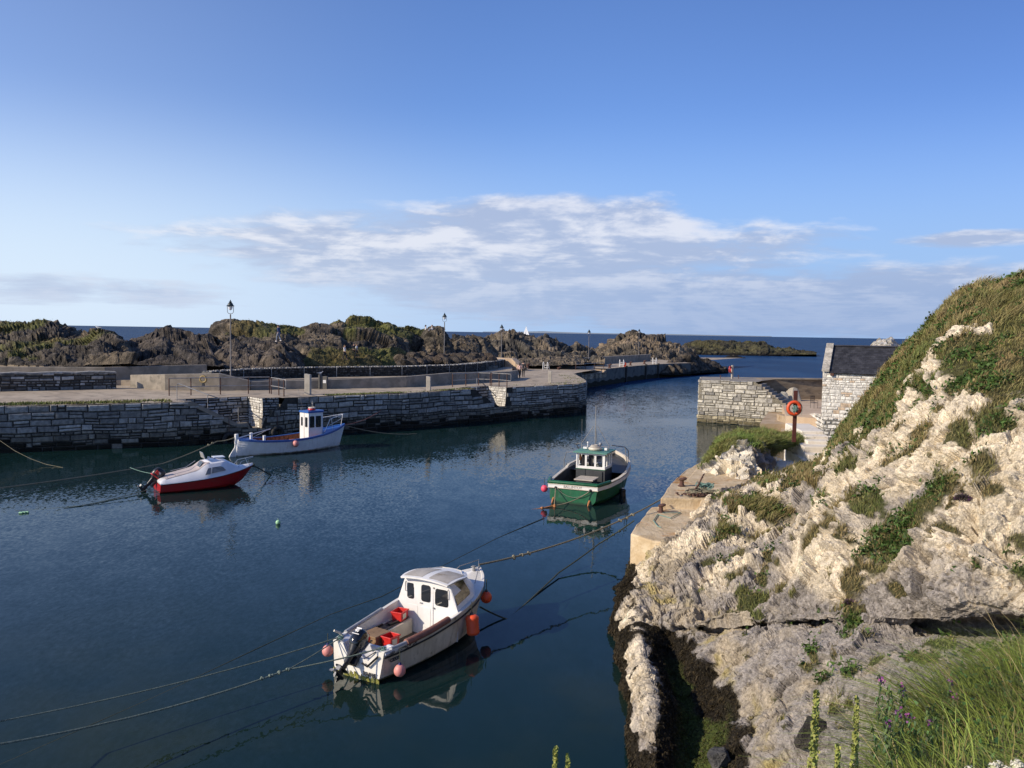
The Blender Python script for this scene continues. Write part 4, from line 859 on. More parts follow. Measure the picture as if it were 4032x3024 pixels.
# hut
def hut():
    H=thing('stone_hut',(21.65,57.7,1.6),R(-26),'whitewashed stone hut with a dark slate roof, half hidden by the grassy slope','hut')
    sh=0.
    ln,dp=14.,5.;ze,zr=3.85,5.68
    mb=MB();wt=lambda u,z,r:(lambda b:(b,b*.96,b*.88) if r.random()<.93 else (b*.8,b*.62,b*.45))(.62+.16*r.random())
    masonry(mb,Path([(0,0),(ln,0)]),ze,0,random.Random(8),tone=wt,proud=.03,gap=.014,ch=(.14,.34),bw=(.22,.62),back=(.36,.33,.29))
    mb.obj('wall',MT['blocks'],H)
    mb=MB();A=[Vector((0,0,0)),Vector((0,0,ze)),Vector((dp*sh*.5,dp*.5,zr-.12)),Vector((dp*sh,dp,ze)),Vector((dp*sh,dp,0))]
    mb.loft([A,[p+Vector((.3,0.01,0)) for p in A]],col=(.7,.66,.58));mb.obj('gable_wall',MT['blocks'],H)
    # slates
    mb=MB();r=random.Random(3);a=Vector((.42,-.22,ze-.02));up=Vector((0,dp*.5+.22,zr-ze+.0));L=up.length;upn=up/L;nn=Vector((0,-upn.z,upn.y))
    mb.loft([[a-nn*.05,Vector((ln+.2,-.22,ze-.02))-nn*.05,Vector((ln+.2,dp*.5,zr))-nn*.05,a+up-nn*.05],[a,Vector((ln+.2,-.22,ze-.02)),Vector((ln+.2,dp*.5,zr)),a+up]],col=(.03,.03,.034))
    rows_=15
    for i in range(rows_):
        s=L*i/rows_;x=.42+(.15 if i%2 else 0)
        while x<ln:
            w=.3;b=r.uniform(.022,.045);p=a+upn*s+Vector((x-.42,0,0))+Vector((i/rows_*sh*0,0,0))+nn*r.uniform(.012,.02);hh=L/rows_*1.12
            mb.add([p,p+Vector((w-.012,0,0)),p+Vector((w-.012,0,0))+upn*hh-nn*.012,p+upn*hh-nn*.012,p-nn*.015,p+Vector((w-.012,0,0))-nn*.015],[(0,1,2,3),(4,5,1,0)],(b,b,b*1.1));x+=w
    mb.obj('roof',MT['slate'],H)
    mb=MB();b0=Vector((0,dp*.5,zr));mb.loft([[b0+Vector((.4,-.12,0)),b0+Vector((.4,0,.08)),b0+Vector((.4,.15,-.05))],[b0+Vector((ln,-.12,0)),b0+Vector((ln,0,.08)),b0+Vector((ln,.15,-.05))]],col=(.04,.04,.045));mb.obj('ridge',MT['slate'],H)
    # coping slabs up the gable
    mb=MB()
    for i in range(5):
        t0,t1=i/5,(i+1)/5-.01;p0=Vector((-.05+t0*dp*.5*sh,-.2+t0*(dp*.5+.2),ze+.05+t0*(zr-ze)));p1=Vector((-.05+t1*dp*.5*sh,-.2+t1*(dp*.5+.2),ze+.05+t1*(zr-ze)))
        z=Vector((0,0,.17));c=.36+.1*(i%2);mb.loft([[p0,p0+Vector((.5,0,0)),p0+Vector((.5,0,0))+z,p0+z],[p1,p1+Vector((.5,0,0)),p1+Vector((.5,0,0))+z,p1+z]],col=(c,c*.93,c*.82))
    mb.obj('coping',MT['blocks'],H,bevel=.02)
    mb=MB();mb.box((.62,-.12,ze-.12),(.22,.2,.18),col=(.15,.06,.03));mb.obj('corbel',MT['rust'],H)
hut()
mb=MB();P3=Path([tuple(atz(3188,1668,1.3)[:2]),tuple(aty(3243,1690,56.9)[:2]),tuple(aty(3330,1690,56.5)[:2])])
mb2=MB();masonry(mb2,P3,lambda u:2.0+.1*min(3,u)*1.2,.9,rg,tone=lambda u,z,r:(lambda b:(b,b*.95,b*.86))(.60+.18*r.random()),proud=.07,gap=.04,ch=(.16,.3),bw=(.2,.5),back=(.2,.19,.17))
mb2.loft([[Vector((q.x,q.y,z)) for q,z in((P3.at(u),.9),(P3.at(u),1.97+.12*min(3,u)),(P3.at(u)+Vector((.1,.6,0)),1.97+.12*min(3,u)),(P3.at(u)+Vector((.1,.6,0)),.9))] for u in(0,1,2,3,P3.len-.01)],col=(.6,.56,.5))
tag(mb2.obj('rubble_wall',MT['blocks']),'low whitewashed rubble wall at the foot of the stone hut','wall')
# white steps
def wsteps():
    mb=MB()
    L=[((3180,1705),(3262,1703),2.62,46.3),((3176,1718),(3260,1716),2.45,45.4),((3172,1733),(3256,1730),2.28,44.6),((3142,1749),(3256,1745),2.10,43.6),((3146,1776),(3250,1772),1.80,42.6),((3140,1803),(3245,1798),1.52,41.6)]
    for (p0,p1,z,Y) in L:
        a=atz(*p0,z);b=atz(*p1,z);a.y=b.y=Y;mb.loft([[Vector((q.x,q.y,.2)) for q in(a,b,b+Vector((.6,4,0)),a+Vector((.4,4,0)))],[Vector((q.x,q.y,z)) for q in(a,b,b+Vector((.6,4,0)),a+Vector((.4,4,0)))]])
    a=aty(3070,1812,40.6);b=aty(3160,1826,40.6);mb.loft([[Vector((q.x,q.y,z)) for q in(a+Vector((-.15,-.3,0)),b+Vector((0,-.3,0)),b+Vector((0,1.6,0)),a+Vector((.2,1.6,0)))] for z in(.8,1.55)])
    tag(mb.obj('stone_steps',MT['limewash'],bevel=.06),'chunky white steps climbing between the grassy knoll and the hill','steps')
wsteps()
def ground(px,py,names=('rock_outcrop',),dz=0.):
    """first terrain point hit by the line of sight through this spot"""
    bpy.context.view_layer.update();dg=bpy.context.evaluated_depsgraph_get();d=Vector(ray(px,py)).normalized();o=Vector((0,0,CH));o2=o+d*40
    for _ in range(6):
        hit,loc,n,i,ob,m=S.ray_cast(dg,o2,d)
        if not hit: return None
        if any(ob.name.startswith(k) for k in names): return loc+Vector((0,0,dz))
        o2=loc+d*.05
    return None
# ------------------------------------------------------------------ quayside ledges on the right
def ledge(name,pts,ztop,label,zb=-.6,zt2=None):
    P=[atz(x,y,z if z else ztop) for x,y,z in pts];mb=MB();n=len(P)
    a=sum(P[i].x*P[(i+1)%n].y-P[(i+1)%n].x*P[i].y for i in range(n))
    if a<0:P=P[::-1]
    # subdivide outline for an uneven edge
    Q_=[]
    for i in range(n):
        p,q=P[i],P[(i+1)%n];m=max(1,int((q-p).length/.5))
        for k in range(m): Q_.append(p.lerp(q,k/m)+(Vector((rg.uniform(-.025,.025),rg.uniform(-.025,.025),rg.uniform(-.015,.015))) if k else Vector((0,0,0))))
    mb.loft([[Vector((p.x,p.y,zb)) for p in Q_],[Vector((p.x,p.y,p.z)) for p in Q_]]);return tag(mb.obj(name,MT['ledge'],bevel=.05),label,'quay')
ledge('stone_ledge',[(2483,2100,0),(2497,2078,0),(2565,1996,0),(2690,1990,0),(2850,2010,0),(2800,2080,0),(2690,2150,0),(2562,2127,0)],1.5,'lower cream stone ledge at the cliff foot with one bollard on it')
ledge('stone_ledge',[(2601,1960,0),(2640,1905,0),(2700,1850,0),(2745,1825,0),(2790,1800,0),(2930,1800,0),(3000,1890,0),(2860,1965,0),(2762,1963,0)],1.9,'upper cream stone ledge below the grassy knoll with the rusty anchor on it')
mb=MB();a=[atz(2763,1966,1.87),atz(2850,1968,1.87),atz(2830,2008,1.53),atz(2742,2008,1.53)];mb.loft([a,[p-Vector((0,0,1)) for p in a]][::-1]);tag(mb.obj('stone_ramp',MT['ledge'],bevel=.03),'grooved cream stone ramp joining the two ledges','ramp')
# weed below the lower ledge
P=[];
for k in range(5200):
    t=rg.random();a,b=(atz(2483,2100,1.5),atz(2562,2127,1.5)) if rg.random()<.5 else (atz(2483,2100,1.5),atz(2565,1996,1.5))
    q=a.lerp(b,t);z=rg.uniform(-.1,.45+.12*math.sin(t*9));P.append((q.x+rg.uniform(-.12,.03),q.y-rg.uniform(0,.12),z))
P=np.array(P);blades('seaweed',P,np.tile([-.5,-.8,0.],(len(P),1)),.14,.07,np.array([.024,.020,.010])*RNG.uniform(.5,2.2,(len(P),1)),(0,-.2,-.6),mat='weed',spread=1.2,curl=1.4,seed=88)
# ------------------------------------------------------------------ rope helper
def rope(name,pts,r,mat,label,sag=0.,knots=(),cat='rope',n=26,group=None):
    P=[];pts=[Vector(p) for p in pts]
    for a,b in zip(pts,pts[1:]):
        for k in range(n):
            t=k/n;q=a.lerp(b,t);q.z-=sag*4*t*(1-t);P.append(q)
    P.append(pts[-1]);mb=MB();mb.tube(P,r,6)
    L=len(P)
    for kt in knots:
        q=P[int(kt*(L-1))]
        for j in range(5): mb.sphere(q+Vector((rg.uniform(-1.6,1.6)*r,rg.uniform(-1.6,1.6)*r,rg.uniform(-1,1)*r)),r*rg.uniform(1.1,1.8),8)
    o=mb.obj(name,MT[mat],smooth=True,useCol=False);return tag(o,label,cat,group)
# ------------------------------------------------------------------ street lamps
def lamp(px,pyb,zb,pyt,label,Y=None,first=[None]):
    b=atz(px,pyb,zb) if Y is None else Vector((aty(px,pyb,Y).x,Y,zb));h=aty(px,pyt,b.y).z-b.z
    L=thing('street_lamp',b,0,label,'street lamp','lamp posts along the quays')
    mb=MB();mb.lathe((0,0,0),[(.13,0),(.13,.9),(.09,1.),(.06,1.1),(.052,h-1.2),(.05,h-1.15)],12);mb.obj('pole',MT['lamp_pole'],L,smooth=True,useCol=False)
    mb=MB();c=h-1.1
    mb.tube([(0,0,c-.05),(.0,0,c),(.16,0,c+.03),(.245,0,c+.14),(.25,0,c+.62)],.022,6);mb.tube([(0,0,c),(-.16,0,c+.03),(-.245,0,c+.14),(-.25,0,c+.62)],.022,6);mb.obj('bracket',MT['lamp_pole'],L,smooth=True,useCol=False)
    mb=MB();mb.lathe((0,0,c+.6),[(.30,0),(.31,.03),(.22,.10),(.20,.20),(.12,.27),(.09,.30),(.13,.33),(.08,.38),(.03,.42),(.05,.46),(.01,.52)],14);mb.obj('cap',MT['lamp_metal'],L,smooth=True,useCol=False)
    mb=MB();mb.lathe((0,0,c+.28),[(.03,0),(.11,.06),(.16,.18),(.18,.32)],14);mb.obj('globe',MT['lamp_glass'],L,smooth=True,useCol=False)
lamp(909,1535,2.9,1181,'tall lamp post behind the quay railing, leftmost and largest of the five')
lamp(1749,1400,3.3,1232,'lamp post beside the dome shaped dark rock, second from the left',Y=104)
lamp(1974,1412,2.9,1277,'lamp post at the end of the tan harbour wall, middle of the five',Y=118)
lamp(2317,1436,2.5,1297,'lamp post standing at the left end of the outer pier wall')
lamp(2514,1418,2.5,1295,'farthest lamp post, behind the outer pier wall against the rocks',Y=171)
# ------------------------------------------------------------------ concrete pillars, sign pillar
def pillar(px0,px1,pyt,pyb,label,slope=.04):
    b=atz((px0+px1)/2,pyb,ZQ);w=(px1-px0)/F*b.y*.9;h=aty(px0,pyt,b.y).z-ZQ
    mb=MB();mb.box((0,0,h/2-.1),(w,w*.8,h+.2),R(-8));V=mb.v;mb.v=[(x,y,z+(slope*(1 if x<0 else -1) if z>h*.5 else 0)) for x,y,z in V]
    o=mb.obj('concrete_pillar',MT['concrete_light'],bevel=.025);o.location=b;return tag(o,label,'pillar','concrete pillars on the quay edge')
MT['concrete_light']=pmat('concrete_light',(.34,.31,.26),(.44,.40,.34),2.,.9,.4,12.,c3=(.20,.18,.15),sc3=2.,t3=(.58,.7))
pillar(1200,1225,1473,1553,'tallest concrete pillar on the quay edge, above the white and blue boat')
pillar(1678,1697,1482,1537,'concrete pillar on the quay edge just left of the second railing')
pillar(2158,2173,1460,1507,'concrete pillar near the rounded end of the quay, right of the walkers')
b=atz(1270,1531,ZQ);sp=thing('sign_pillar',b,R(-6),'dark concrete pillar with a small white notice, against the low wall','pillar')
mb=MB();mb.box((-.22,0,.55),(.14,.5,1.3));mb.box((.1,.05,.5),(.62,.35,1.12));mb.obj('post',MT['concrete_dark'],sp,bevel=.02)
mb=MB();mb.box((.22,-.14,.62),(.26,.02,.26));mb.obj('notice',MT['white'],sp)
# gulls
def gull(loc,rz,s,label):
    mb=MB();mb.loft([[Vector((x,r*math.cos(a)*.8,z+r*math.sin(a))) for a in [2*math.pi*k/10 for k in range(10)]] for x,r,z in[(-.26,.006,.14),(-.16,.03,.13),(-.05,.065,.12),(.05,.07,.125),(.12,.05,.155),(.15,.035,.20),(.18,.037,.235),(.215,.028,.24),(.235,.008,.235)]],col=(1,1,1))
    for y in(-.025,.025): mb.tube([(.0,y,.07),(.01,y,0)],.006,5)
    g=thing('gull',loc,rz,label,'gull');g.scale=(s,s,s);mb.obj('body',MT['white'],g,smooth=True)
    mb=MB()
    for y in(-.06,.06): mb.loft([[Vector((x,y,.135+h)) for h in(-w,w)]+[Vector((x,y*1.15,.135+h)) for h in(w,-w)] for x,w in[(-.30,.004),(-.12,.03),(.06,.035),(.10,.01)]])
    mb.obj('wing',MT['greypipe'],g);mb=MB();mb.tube([(.23,0,.235),(.27,0,.225)],[.01,.003],6);mb.obj('beak',MT['tan_paint'],g)
gull(tuple(b+Vector((-.2,0,1.2))),R(10),1.,'small gull perched on the sign pillar')
q=ground(386,1296) or aty(386,1290,88.);gull((q.x,q.y,q.z),R(170),1.3,'white gull on the pointed grassy rock at far left')
# ------------------------------------------------------------------ railings
def railing(posts,tops,label,zr=(1.,.5),mat='rust_steel',endloop=None,z0=ZQ):
    P=[atz(x,y,z0) for x,y in posts];T=thing('railing',P[0],0,label,'railing');o=P[0];hs=[aty(p[0],t,q.y).z-z0 for p,t,q in zip(posts,tops,P)];h=sum(hs)/len(hs)
    for p in P:
        mb=MB();mb.tube([p-o+Vector((0,0,-.02)),p-o+Vector((0,0,h))],.042,8);mb.obj('post',MT['rust'],T,smooth=True,useCol=False)
    for k,z in enumerate((h,h*.5)):
        mb=MB();pts=[p-o+Vector((0,0,z)) for p in P]
        mb.tube(pts,.034,8);mb.obj('rail',MT['galv'],T,smooth=True,useCol=False)
    if endloop:
        e=P[-1]-o;d=(P[-1]-P[-2]).normalized();mb=MB();mb.tube([e+Vector((0,0,h)),e+d*.45+Vector((0,0,h)),e+d*.5+Vector((0,0,h-.06)),e+d*.5+Vector((0,0,h*.5+.06)),e+d*.45+Vector((0,0,h*.5)),e+Vector((0,0,h*.5))],.027,8);mb.obj('end_loop',MT['galv'],T,smooth=True,useCol=False)
    return T
railing([(666,1558),(752,1556),(868,1553),(978,1550),(1061,1549)],[1487]*5,'long rusty two bar railing round the first stair well, left end of the quay')
railing([(1068,1551),(1098,1556),(1118,1561)],[1487,1491,1495],'short return of the rusty railing, beside the tallest pillar',endloop=1)
railing([(1782,1523),(1834,1520),(1884,1517),(1930,1518.5)],[1474,1471,1468,1467],'rusty railing round the second stair well near the end of the quay')
railing([(1936,1519),(1965,1521.5),(1996,1524)],[1468,1470,1473],'short pale railing return, nearest the two walkers',endloop=1)
def handrail(pts,posts,label):
    P=[atz(x,y,z) for x,y,z in pts];T=thing('handrail',P[0],0,label,'handrail');o=P[0];mb=MB()
    mb.tube([p-o for p in P],.035,8);mb.obj('rail',MT['galv'],T,smooth=True,useCol=False)
    for x,y0,z0,z1 in posts:
        p=atz(x,y0,z0)-o;mb=MB();mb.tube([p,p+Vector((0,0,z1-z0))],.025,8);mb.obj('post',MT['galv'],T,smooth=True,useCol=False)
handrail([(697,1514,3.95),(705,1511,4.),(818,1554,3.3),(935,1590,2.3),(939,1597,2.2)],[(697,1578,2.9,3.95),(818,1608,2.35,3.3),(939,1657,1.25,2.2)],'slanting silver handrail down the first quay stair')
handrail([(1877,1494,3.9),(1884,1492,3.9),(1955,1562,2.2)],[(1877,1535,2.9,3.9),(1955,1590,1.3,2.2)],'slanting handrail down the second quay stair')
# ------------------------------------------------------------------ life rings
def ring(name,c,R_,mat,label,rz=0,tilt=0,bands=True):
    T=thing(name,c,rz,label,'life ring');mb=MB();mb.torus((0,0,0),R_*.78,R_*.22,'Y',36,12);mb.obj('ring',MT[mat],T,smooth=True,useCol=False)
    mb=MB();r0=R_*.78
    mb.torus((0,-R_*.02,0),R_*1.03,.010,'Y',36,6);mb.obj('grab_line',MT['rope_tan'],T,smooth=True,useCol=False);return T
b=atz(3127,1709,3.0);b.y=41.;b=aty(3127,1709,41.)
PO=thing('lifebuoy_post',b,0,'rusty red iron post on the grassy knoll carrying the orange life ring','post')
mb=MB();h=aty(3127,1538,41).z-b.z;mb.box((0,0,h/2-.2),(.20,.05,h+.4));mb.box((0,.06,h/2-.2),(.05,.08,h+.4));mb.obj('post',MT['postred'] if 'postred' in MT else MT['rust'],PO,bevel=.008)
mb=MB();mb.box((0,-.05,(aty(3127,1607,41).z-b.z)),(.34,.06,.05));mb.obj('hook',MT['rust'],PO)
c=aty(3127,1607,40.85);ring('life_ring',c,.385,'orange','large orange life ring hanging on the rusty post on the knoll')
mb=MB()
for k in range(16):
    a=rg.random()*6.28;mb.torus((rg.uniform(-.05,.05),rg.uniform(-.05,.02),rg.uniform(-.10,.08)),rg.uniform(.07,.13),.011,'Y',16,5,rot=Matrix.Rotation(rg.uniform(-.7,.7),3,'X')@Matrix.Rotation(a,3,'Z'))
mb.tube([(.1,0,.1),(.28,-.05,.12),(.33,-.05,-.1),(.3,-.03,-.3)],.010,5)
o=mb.obj('rope_coil',MT['rope_green'],smooth=True,useCol=False);o.location=c+Vector((.02,-.1,-.03));tag(o,'tangle of green line hung inside the orange life ring','rope')
w=aty(800,1493,64.6);ring('life_ring',w,.31,'faded_yellow','faded yellow life ring on the broad concrete wall');MT
mb=MB();mb.box((0,0,0),(.26,.12,.30),taper=.7);o=mb.obj('line_bag',MT['black'],bevel=.03);o.location=w+Vector((0,.02,-.42));tag(o,'small black line bag under the faded yellow life ring','bag')
c=aty(2350,1415,139.);b=atz(2352,1432,2.5);mb=MB();mb.box((0,0,.75),(.1,.1,1.5));mb.box((0,0,1.35),(.3,.08,.3));o=mb.obj('lifebuoy_post',MT['rust'],bevel=.01);o.location=(c.x,139.2,2.5);tag(o,'short post holding the small orange life ring by the outer pier wall','post')
ring('life_ring',(c.x,139.05,c.z),.42,'orange','small far off orange life ring in front of the outer pier wall')
b=aty(2883,1482,77.2);mb=MB();mb.box((0,0,.62),(.17,.17,1.35),R(20));o=mb.obj('lifebuoy_post',MT['concrete_light'],bevel=.02);o.location=(b.x,b.y,3.85);tag(o,'grey wooden post on top of the sunlit pier with a red life ring','post')
ring('life_ring',(b.x-.22,b.y-.05,4.75),.34,'red_plastic','red life ring seen edge on, hung on the grey post atop the sunlit pier',rz=R(62))
for px,l in((2837,'small rusty iron hook on the pier top left of the grey post'),(2908,'small rusty iron hook on the pier top right of the grey post')):
    p=aty(px,1482,77);mb=MB();mb.tube([(0,0,0),(0,0,.3)],.03,6);mb.tube([(-.09,0,.3),(.05,0,.33)],.03,6);o=mb.obj('iron_hook',MT['rust']);o.location=(p.x,p.y,3.87);tag(o,l,'hook')
# ------------------------------------------------------------------ bollards, ladders, bin on the outer pier
def bollard(loc,s,label,mat='rust',rz=0):
    B=thing('bollard',loc,rz,label,'bollard','iron mooring bollards');B.scale=(s,s,s)
    mb=MB();mb.lathe((0,0,0),[(.20,0),(.20,.03),(.15,.05),(.115,.10),(.10,.30)],16);mb.obj('stem',MT[mat],B,smooth=True,useCol=False)
    mb=MB();mb.loft([[Vector((x*math.cos(a)*1.0+.05,y*math.sin(a),z+.03*math.cos(a))) for a in [2*math.pi*k/16 for k in range(16)]] for x,y,z in[(.10,.10,.28),(.20,.16,.33),(.21,.17,.38),(.16,.13,.42),(.05,.04,.435)]]);mb.obj('head',MT[mat],B,smooth=True,useCol=False)
bollard(atz(2684,1914,1.9),.78,'rusty mushroom bollard on the upper ledge beside the anchor')
bollard(atz(2602,2017,1.5),.70,'rusty mushroom bollard on the lower ledge with a green line tied to it')
for x,y,z,l in((2077,1450,2.9,'small red bollard on the deck right behind the two walkers'),(2199,1463,2.55,'small red bollard on the deck between the quay end and the ladder rails'),(2400,1449,2.5,'small red bollard by the landing steps of the outer pier'),(2482,1439,2.5,'small red bollard on the outer pier, left of the pair near its end'),(2537,1433,2.5,'small red bollard on the outer pier, nearest its end')):
    bollard(atz(x,y,z),1.5,l)
def ladder(px,py,z,label,hw=.32):
    T=thing('ladder_rails',atz(px,py,z),R(-25),label,'ladder','white ladder grab rails')
    for sx in(-hw,hw):
        mb=MB();mb.tube([(sx,.7,0),(sx,.15,1.05),(sx,-.05,1.15),(sx,-.18,1.0),(sx,-.2,-.4)],.05,8);mb.obj('grab_rail',MT['white'],T,smooth=True,useCol=False)
    for z_ in(.35,.7): 
        mb=MB();mb.tube([(-hw,.3,z_),(hw,.3,z_)],.03,6);mb.obj('rung',MT['white'],T,smooth=True,useCol=False)
ladder(2148,1458,2.6,'white ladder grab rails on the deck where the quay meets the outer pier')
ladder(2448,1444,2.5,'white ladder grab rails on the outer pier beside the orange marker')
ladder(2577,1434,2.5,'white ladder grab rails farthest out on the outer pier')
p=atz(2460,1444,2.5);mb=MB();mb.box((0,0,.3),(.4,.4,.7),taper=.8);o=mb.obj('marker_post',MT['orange'],bevel=.03);o.location=p+Vector((.1,.3,0));tag(o,'squat orange marker post on the edge of the outer pier','marker')
p=atz(2212,1438,2.7);mb=MB();mb.lathe((0,0,0),[(.28,0),(.30,.1),(.30,.85),(.34,.88),(.34,.98),(.2,1.05)],12);B=thing('litter_bin',p,0,'black litter bin standing before the rocks by the outer pier','bin');mb.obj('body',MT['black'],B,smooth=True,useCol=False);mb=MB();mb.lathe((0,0,1.05),[(.34,0),(.30,.1),(.1,.16)],12);mb.obj('lid',MT['black'],B,smooth=True,useCol=False)
railing([(2267,1457),(2305,1455),(2341,1452),(2377,1449)],[1431]*4,'grey railing behind the landing recess on the outer pier',z0=2.5)
p=aty(2366,1437,140);mb=MB();mb.box((0,0,.65),(.45,.2,1.35));o=mb.obj('notice_board',MT['white'],bevel=.02);o.location=(p.x,p.y,2.5);tag(o,'small white notice panel against the outer pier wall','sign')
# tyres on the quay
def tyre(px,py,label,r=.5):
    z=.62;u=U(px);q=Q.at(u)+Q.nrm(u)*.22;d=Q.dir(u);T=thing('tyre_fender',(q.x,q.y,aty(px,py,q.y).z),math.atan2(d.y,d.x),label,'tyre','tyre fenders on the quay')
    mb=MB();mb.torus((0,0,0),r*.72,r*.30,'Y',28,10);mb.obj('tyre',MT['rubber'],T,smooth=True,useCol=False);mb=MB();mb.tube([(0,0,r*.8),(0,.1,1.4)],.02,6);mb.obj('chain',MT['rust'],T,useCol=False)
tyre(898,1730,'black tyre fender on the quay just left of the white and blue boat')
tyre(1088,1705,'black tyre fender on the quay behind the middle of the white and blue boat')
# courtyard chair
p=atz(3205,1607,2.);C_=thing('garden_chair',p,R(25),'dark metal chair standing in the courtyard left of the hut','chair')
mb=MB();mb.box((0,0,.45),(.46,.44,.03));mb.obj('seat',MT['cloth_dark'],C_)
mb=MB();
for k in range(4): mb.box((-.18+.12*k,.2,.75),(.025,.02,.5))
mb.box((0,.2,.99),(.46,.03,.05));mb.obj('backrest',MT['cloth_dark'],C_)
for x in(-.2,.2):
    for y in(-.2,.2): mb=MB();mb.tube([(x,y,0),(x,y,.62 if y<0 else .98)],.016,6);mb.obj('leg',MT['cloth_dark'],C_,useCol=False)
mb=MB()
for x in(-.22,.22): mb.tube([(x,-.2,.62),(x,.2,.66)],.016,6)
mb.obj('armrest',MT['cloth_dark'],C_,useCol=False)
# anchor and rope heap
p=atz(2752,1945,1.9);A=thing('anchor',p,R(25),'rusty old anchor lying in a heap of rope on the upper ledge','anchor');A.scale=(.7,.7,.7)
mb=MB();mb.tube([(-.55,-.1,.06),(0,.05,.5),(.30,.1,.95)],[.06,.05,.04],8);mb.obj('shank',MT['rust'],A,smooth=True,useCol=False)
mb=MB();mb.tube([(.16,-.05,.9),(.30,.1,.95),(.46,.22,1.0)],.035,6);mb.sphere((.46,.22,1.0),.05);mb.sphere((.16,-.05,.9),.05);mb.obj('stock',MT['rust'],A,smooth=True,useCol=False)
mb=MB();mb.tube([(-.35,.5,.05),(-.62,.15,.05),(-.62,-.3,.05),(-.35,-.6,.12)],[.03,.06,.06,.03],8)
for s_,y in((1,.5),(-1,-.6)): mb.box((-.28,y,.12),(.28,.16,.03),R(30*s_),R(-35))
mb.obj('arm',MT['rust'],A,smooth=True,useCol=False)
mb=MB()
for k in range(26): mb.torus((rg.uniform(-.45,.35),rg.uniform(-.35,.25),.04+.10*rg.random()),rg.uniform(.10,.30),.022,'Z',18,5,rot=Matrix.Rotation(rg.uniform(-.3,.3),3,'X')@Matrix.Rotation(rg.uniform(-.3,.3),3,'Y'))
mb.tube([(.3,0,.05),(.7,.1,.03),(.9,-.15,.03),(1.1,.05,.03)],.02,6)
o=mb.obj('rope_heap',MT['rope_tan'],smooth=True,useCol=False);o.location=atz(2772,1943,1.93);tag(o,'heap of grey brown rope piled against the anchor','rope')
mb=MB()
for k in range(22): mb.torus((rg.uniform(-.22,.22),rg.uniform(-.2,.2),.08+.16*rg.random()),rg.uniform(.07,.17),.016,'Z',16,5,rot=Matrix.Rotation(rg.uniform(-.8,.8),3,'X')@Matrix.Rotation(rg.uniform(-.8,.8),3,'Y'))
o=mb.obj('rope_heap',MT['rope_green'],smooth=True,useCol=False);o.location=atz(2775,1932,2.0);tag(o,'bundle of blue green line on top of the rope heap','rope')
mb=MB()
for k in range(60): mb.box((rg.gauss(0,.28),rg.gauss(0,.12),.03+rg.random()*.07),(rg.uniform(.04,.1),rg.uniform(.04,.1),.05),rg.random()*3)
o=mb.obj('chain_heap',MT['rust'],bevel=0,useCol=False);o.location=atz(2748,1953,1.92);tag(o,'heap of flaking rusty chain in front of the anchor','chain')
rope('green_line',[atz(2610,2020,1.56),atz(2680,2018,1.53),atz(2640,2040,1.53),atz(2590,2025,1.53),atz(2573,2050,1.53),atz(2590,2072,1.53),atz(2603,2077,1.53)],.016,'rope_green','thin green line lying on the lower ledge from the bollard')
# ------------------------------------------------------------------ foreground verge
def verge():
    rowsv=[[(.45,1.2,6.15),(.8,1.3,6.2),(1.6,1.3,6.3),(2.6,1.4,6.4),(4.0,1.5,6.5)],
     [(.55,1.9,6.2),(.95,2.0,6.3),(1.5,2.3,6.35),(2.4,2.6,6.4),(4.2,2.8,6.5)],
     [(.75,2.5,6.1),(1.05,2.8,6.25),(1.6,3.3,6.25),(2.5,3.9,6.2),(4.6,4.3,6.3)],
     [(.95,2.9,5.85),(1.25,3.4,5.95),(1.85,4.2,6.0),(2.9,5.0,5.95),(5.2,5.6,6.05)],
     [(1.15,3.15,5.3),(1.5,3.75,5.4),(2.2,4.7,5.5),(3.4,5.8,5.5),(5.8,6.6,5.6)],
     [(1.35,3.3,4.4),(1.8,4.0,4.4),(2.6,5.2,4.6),(3.9,6.6,4.6),(6.4,7.6,4.6)],
     [(1.6,3.4,2.4),(2.2,4.3,2.4),(3.1,5.7,2.4),(4.6,7.4,2.5),(7.,8.6,2.6)]]
    G0=np.array(rowsv);G0[2:,:,0]+=.36;G0[:,:,2]-=.10;G=crom(G0,90);G=np.transpose(crom(np.transpose(G,(1,0,2)),120),(1,0,2));P=G.reshape(-1,3);P[:,2]+=.08*fbm(P,.5,4,5)
    tag(mesh('verge',P,gridfaces(90,120),MT['soil'],None,True),kind='structure')
    N=facing(P.reshape(90,120,3)).reshape(-1,3);return P,N
MT['soil']=pmat('soil',(.06,.05,.025),(.10,.085,.04),4.,.95,.6,20.)
VP,VN=verge()
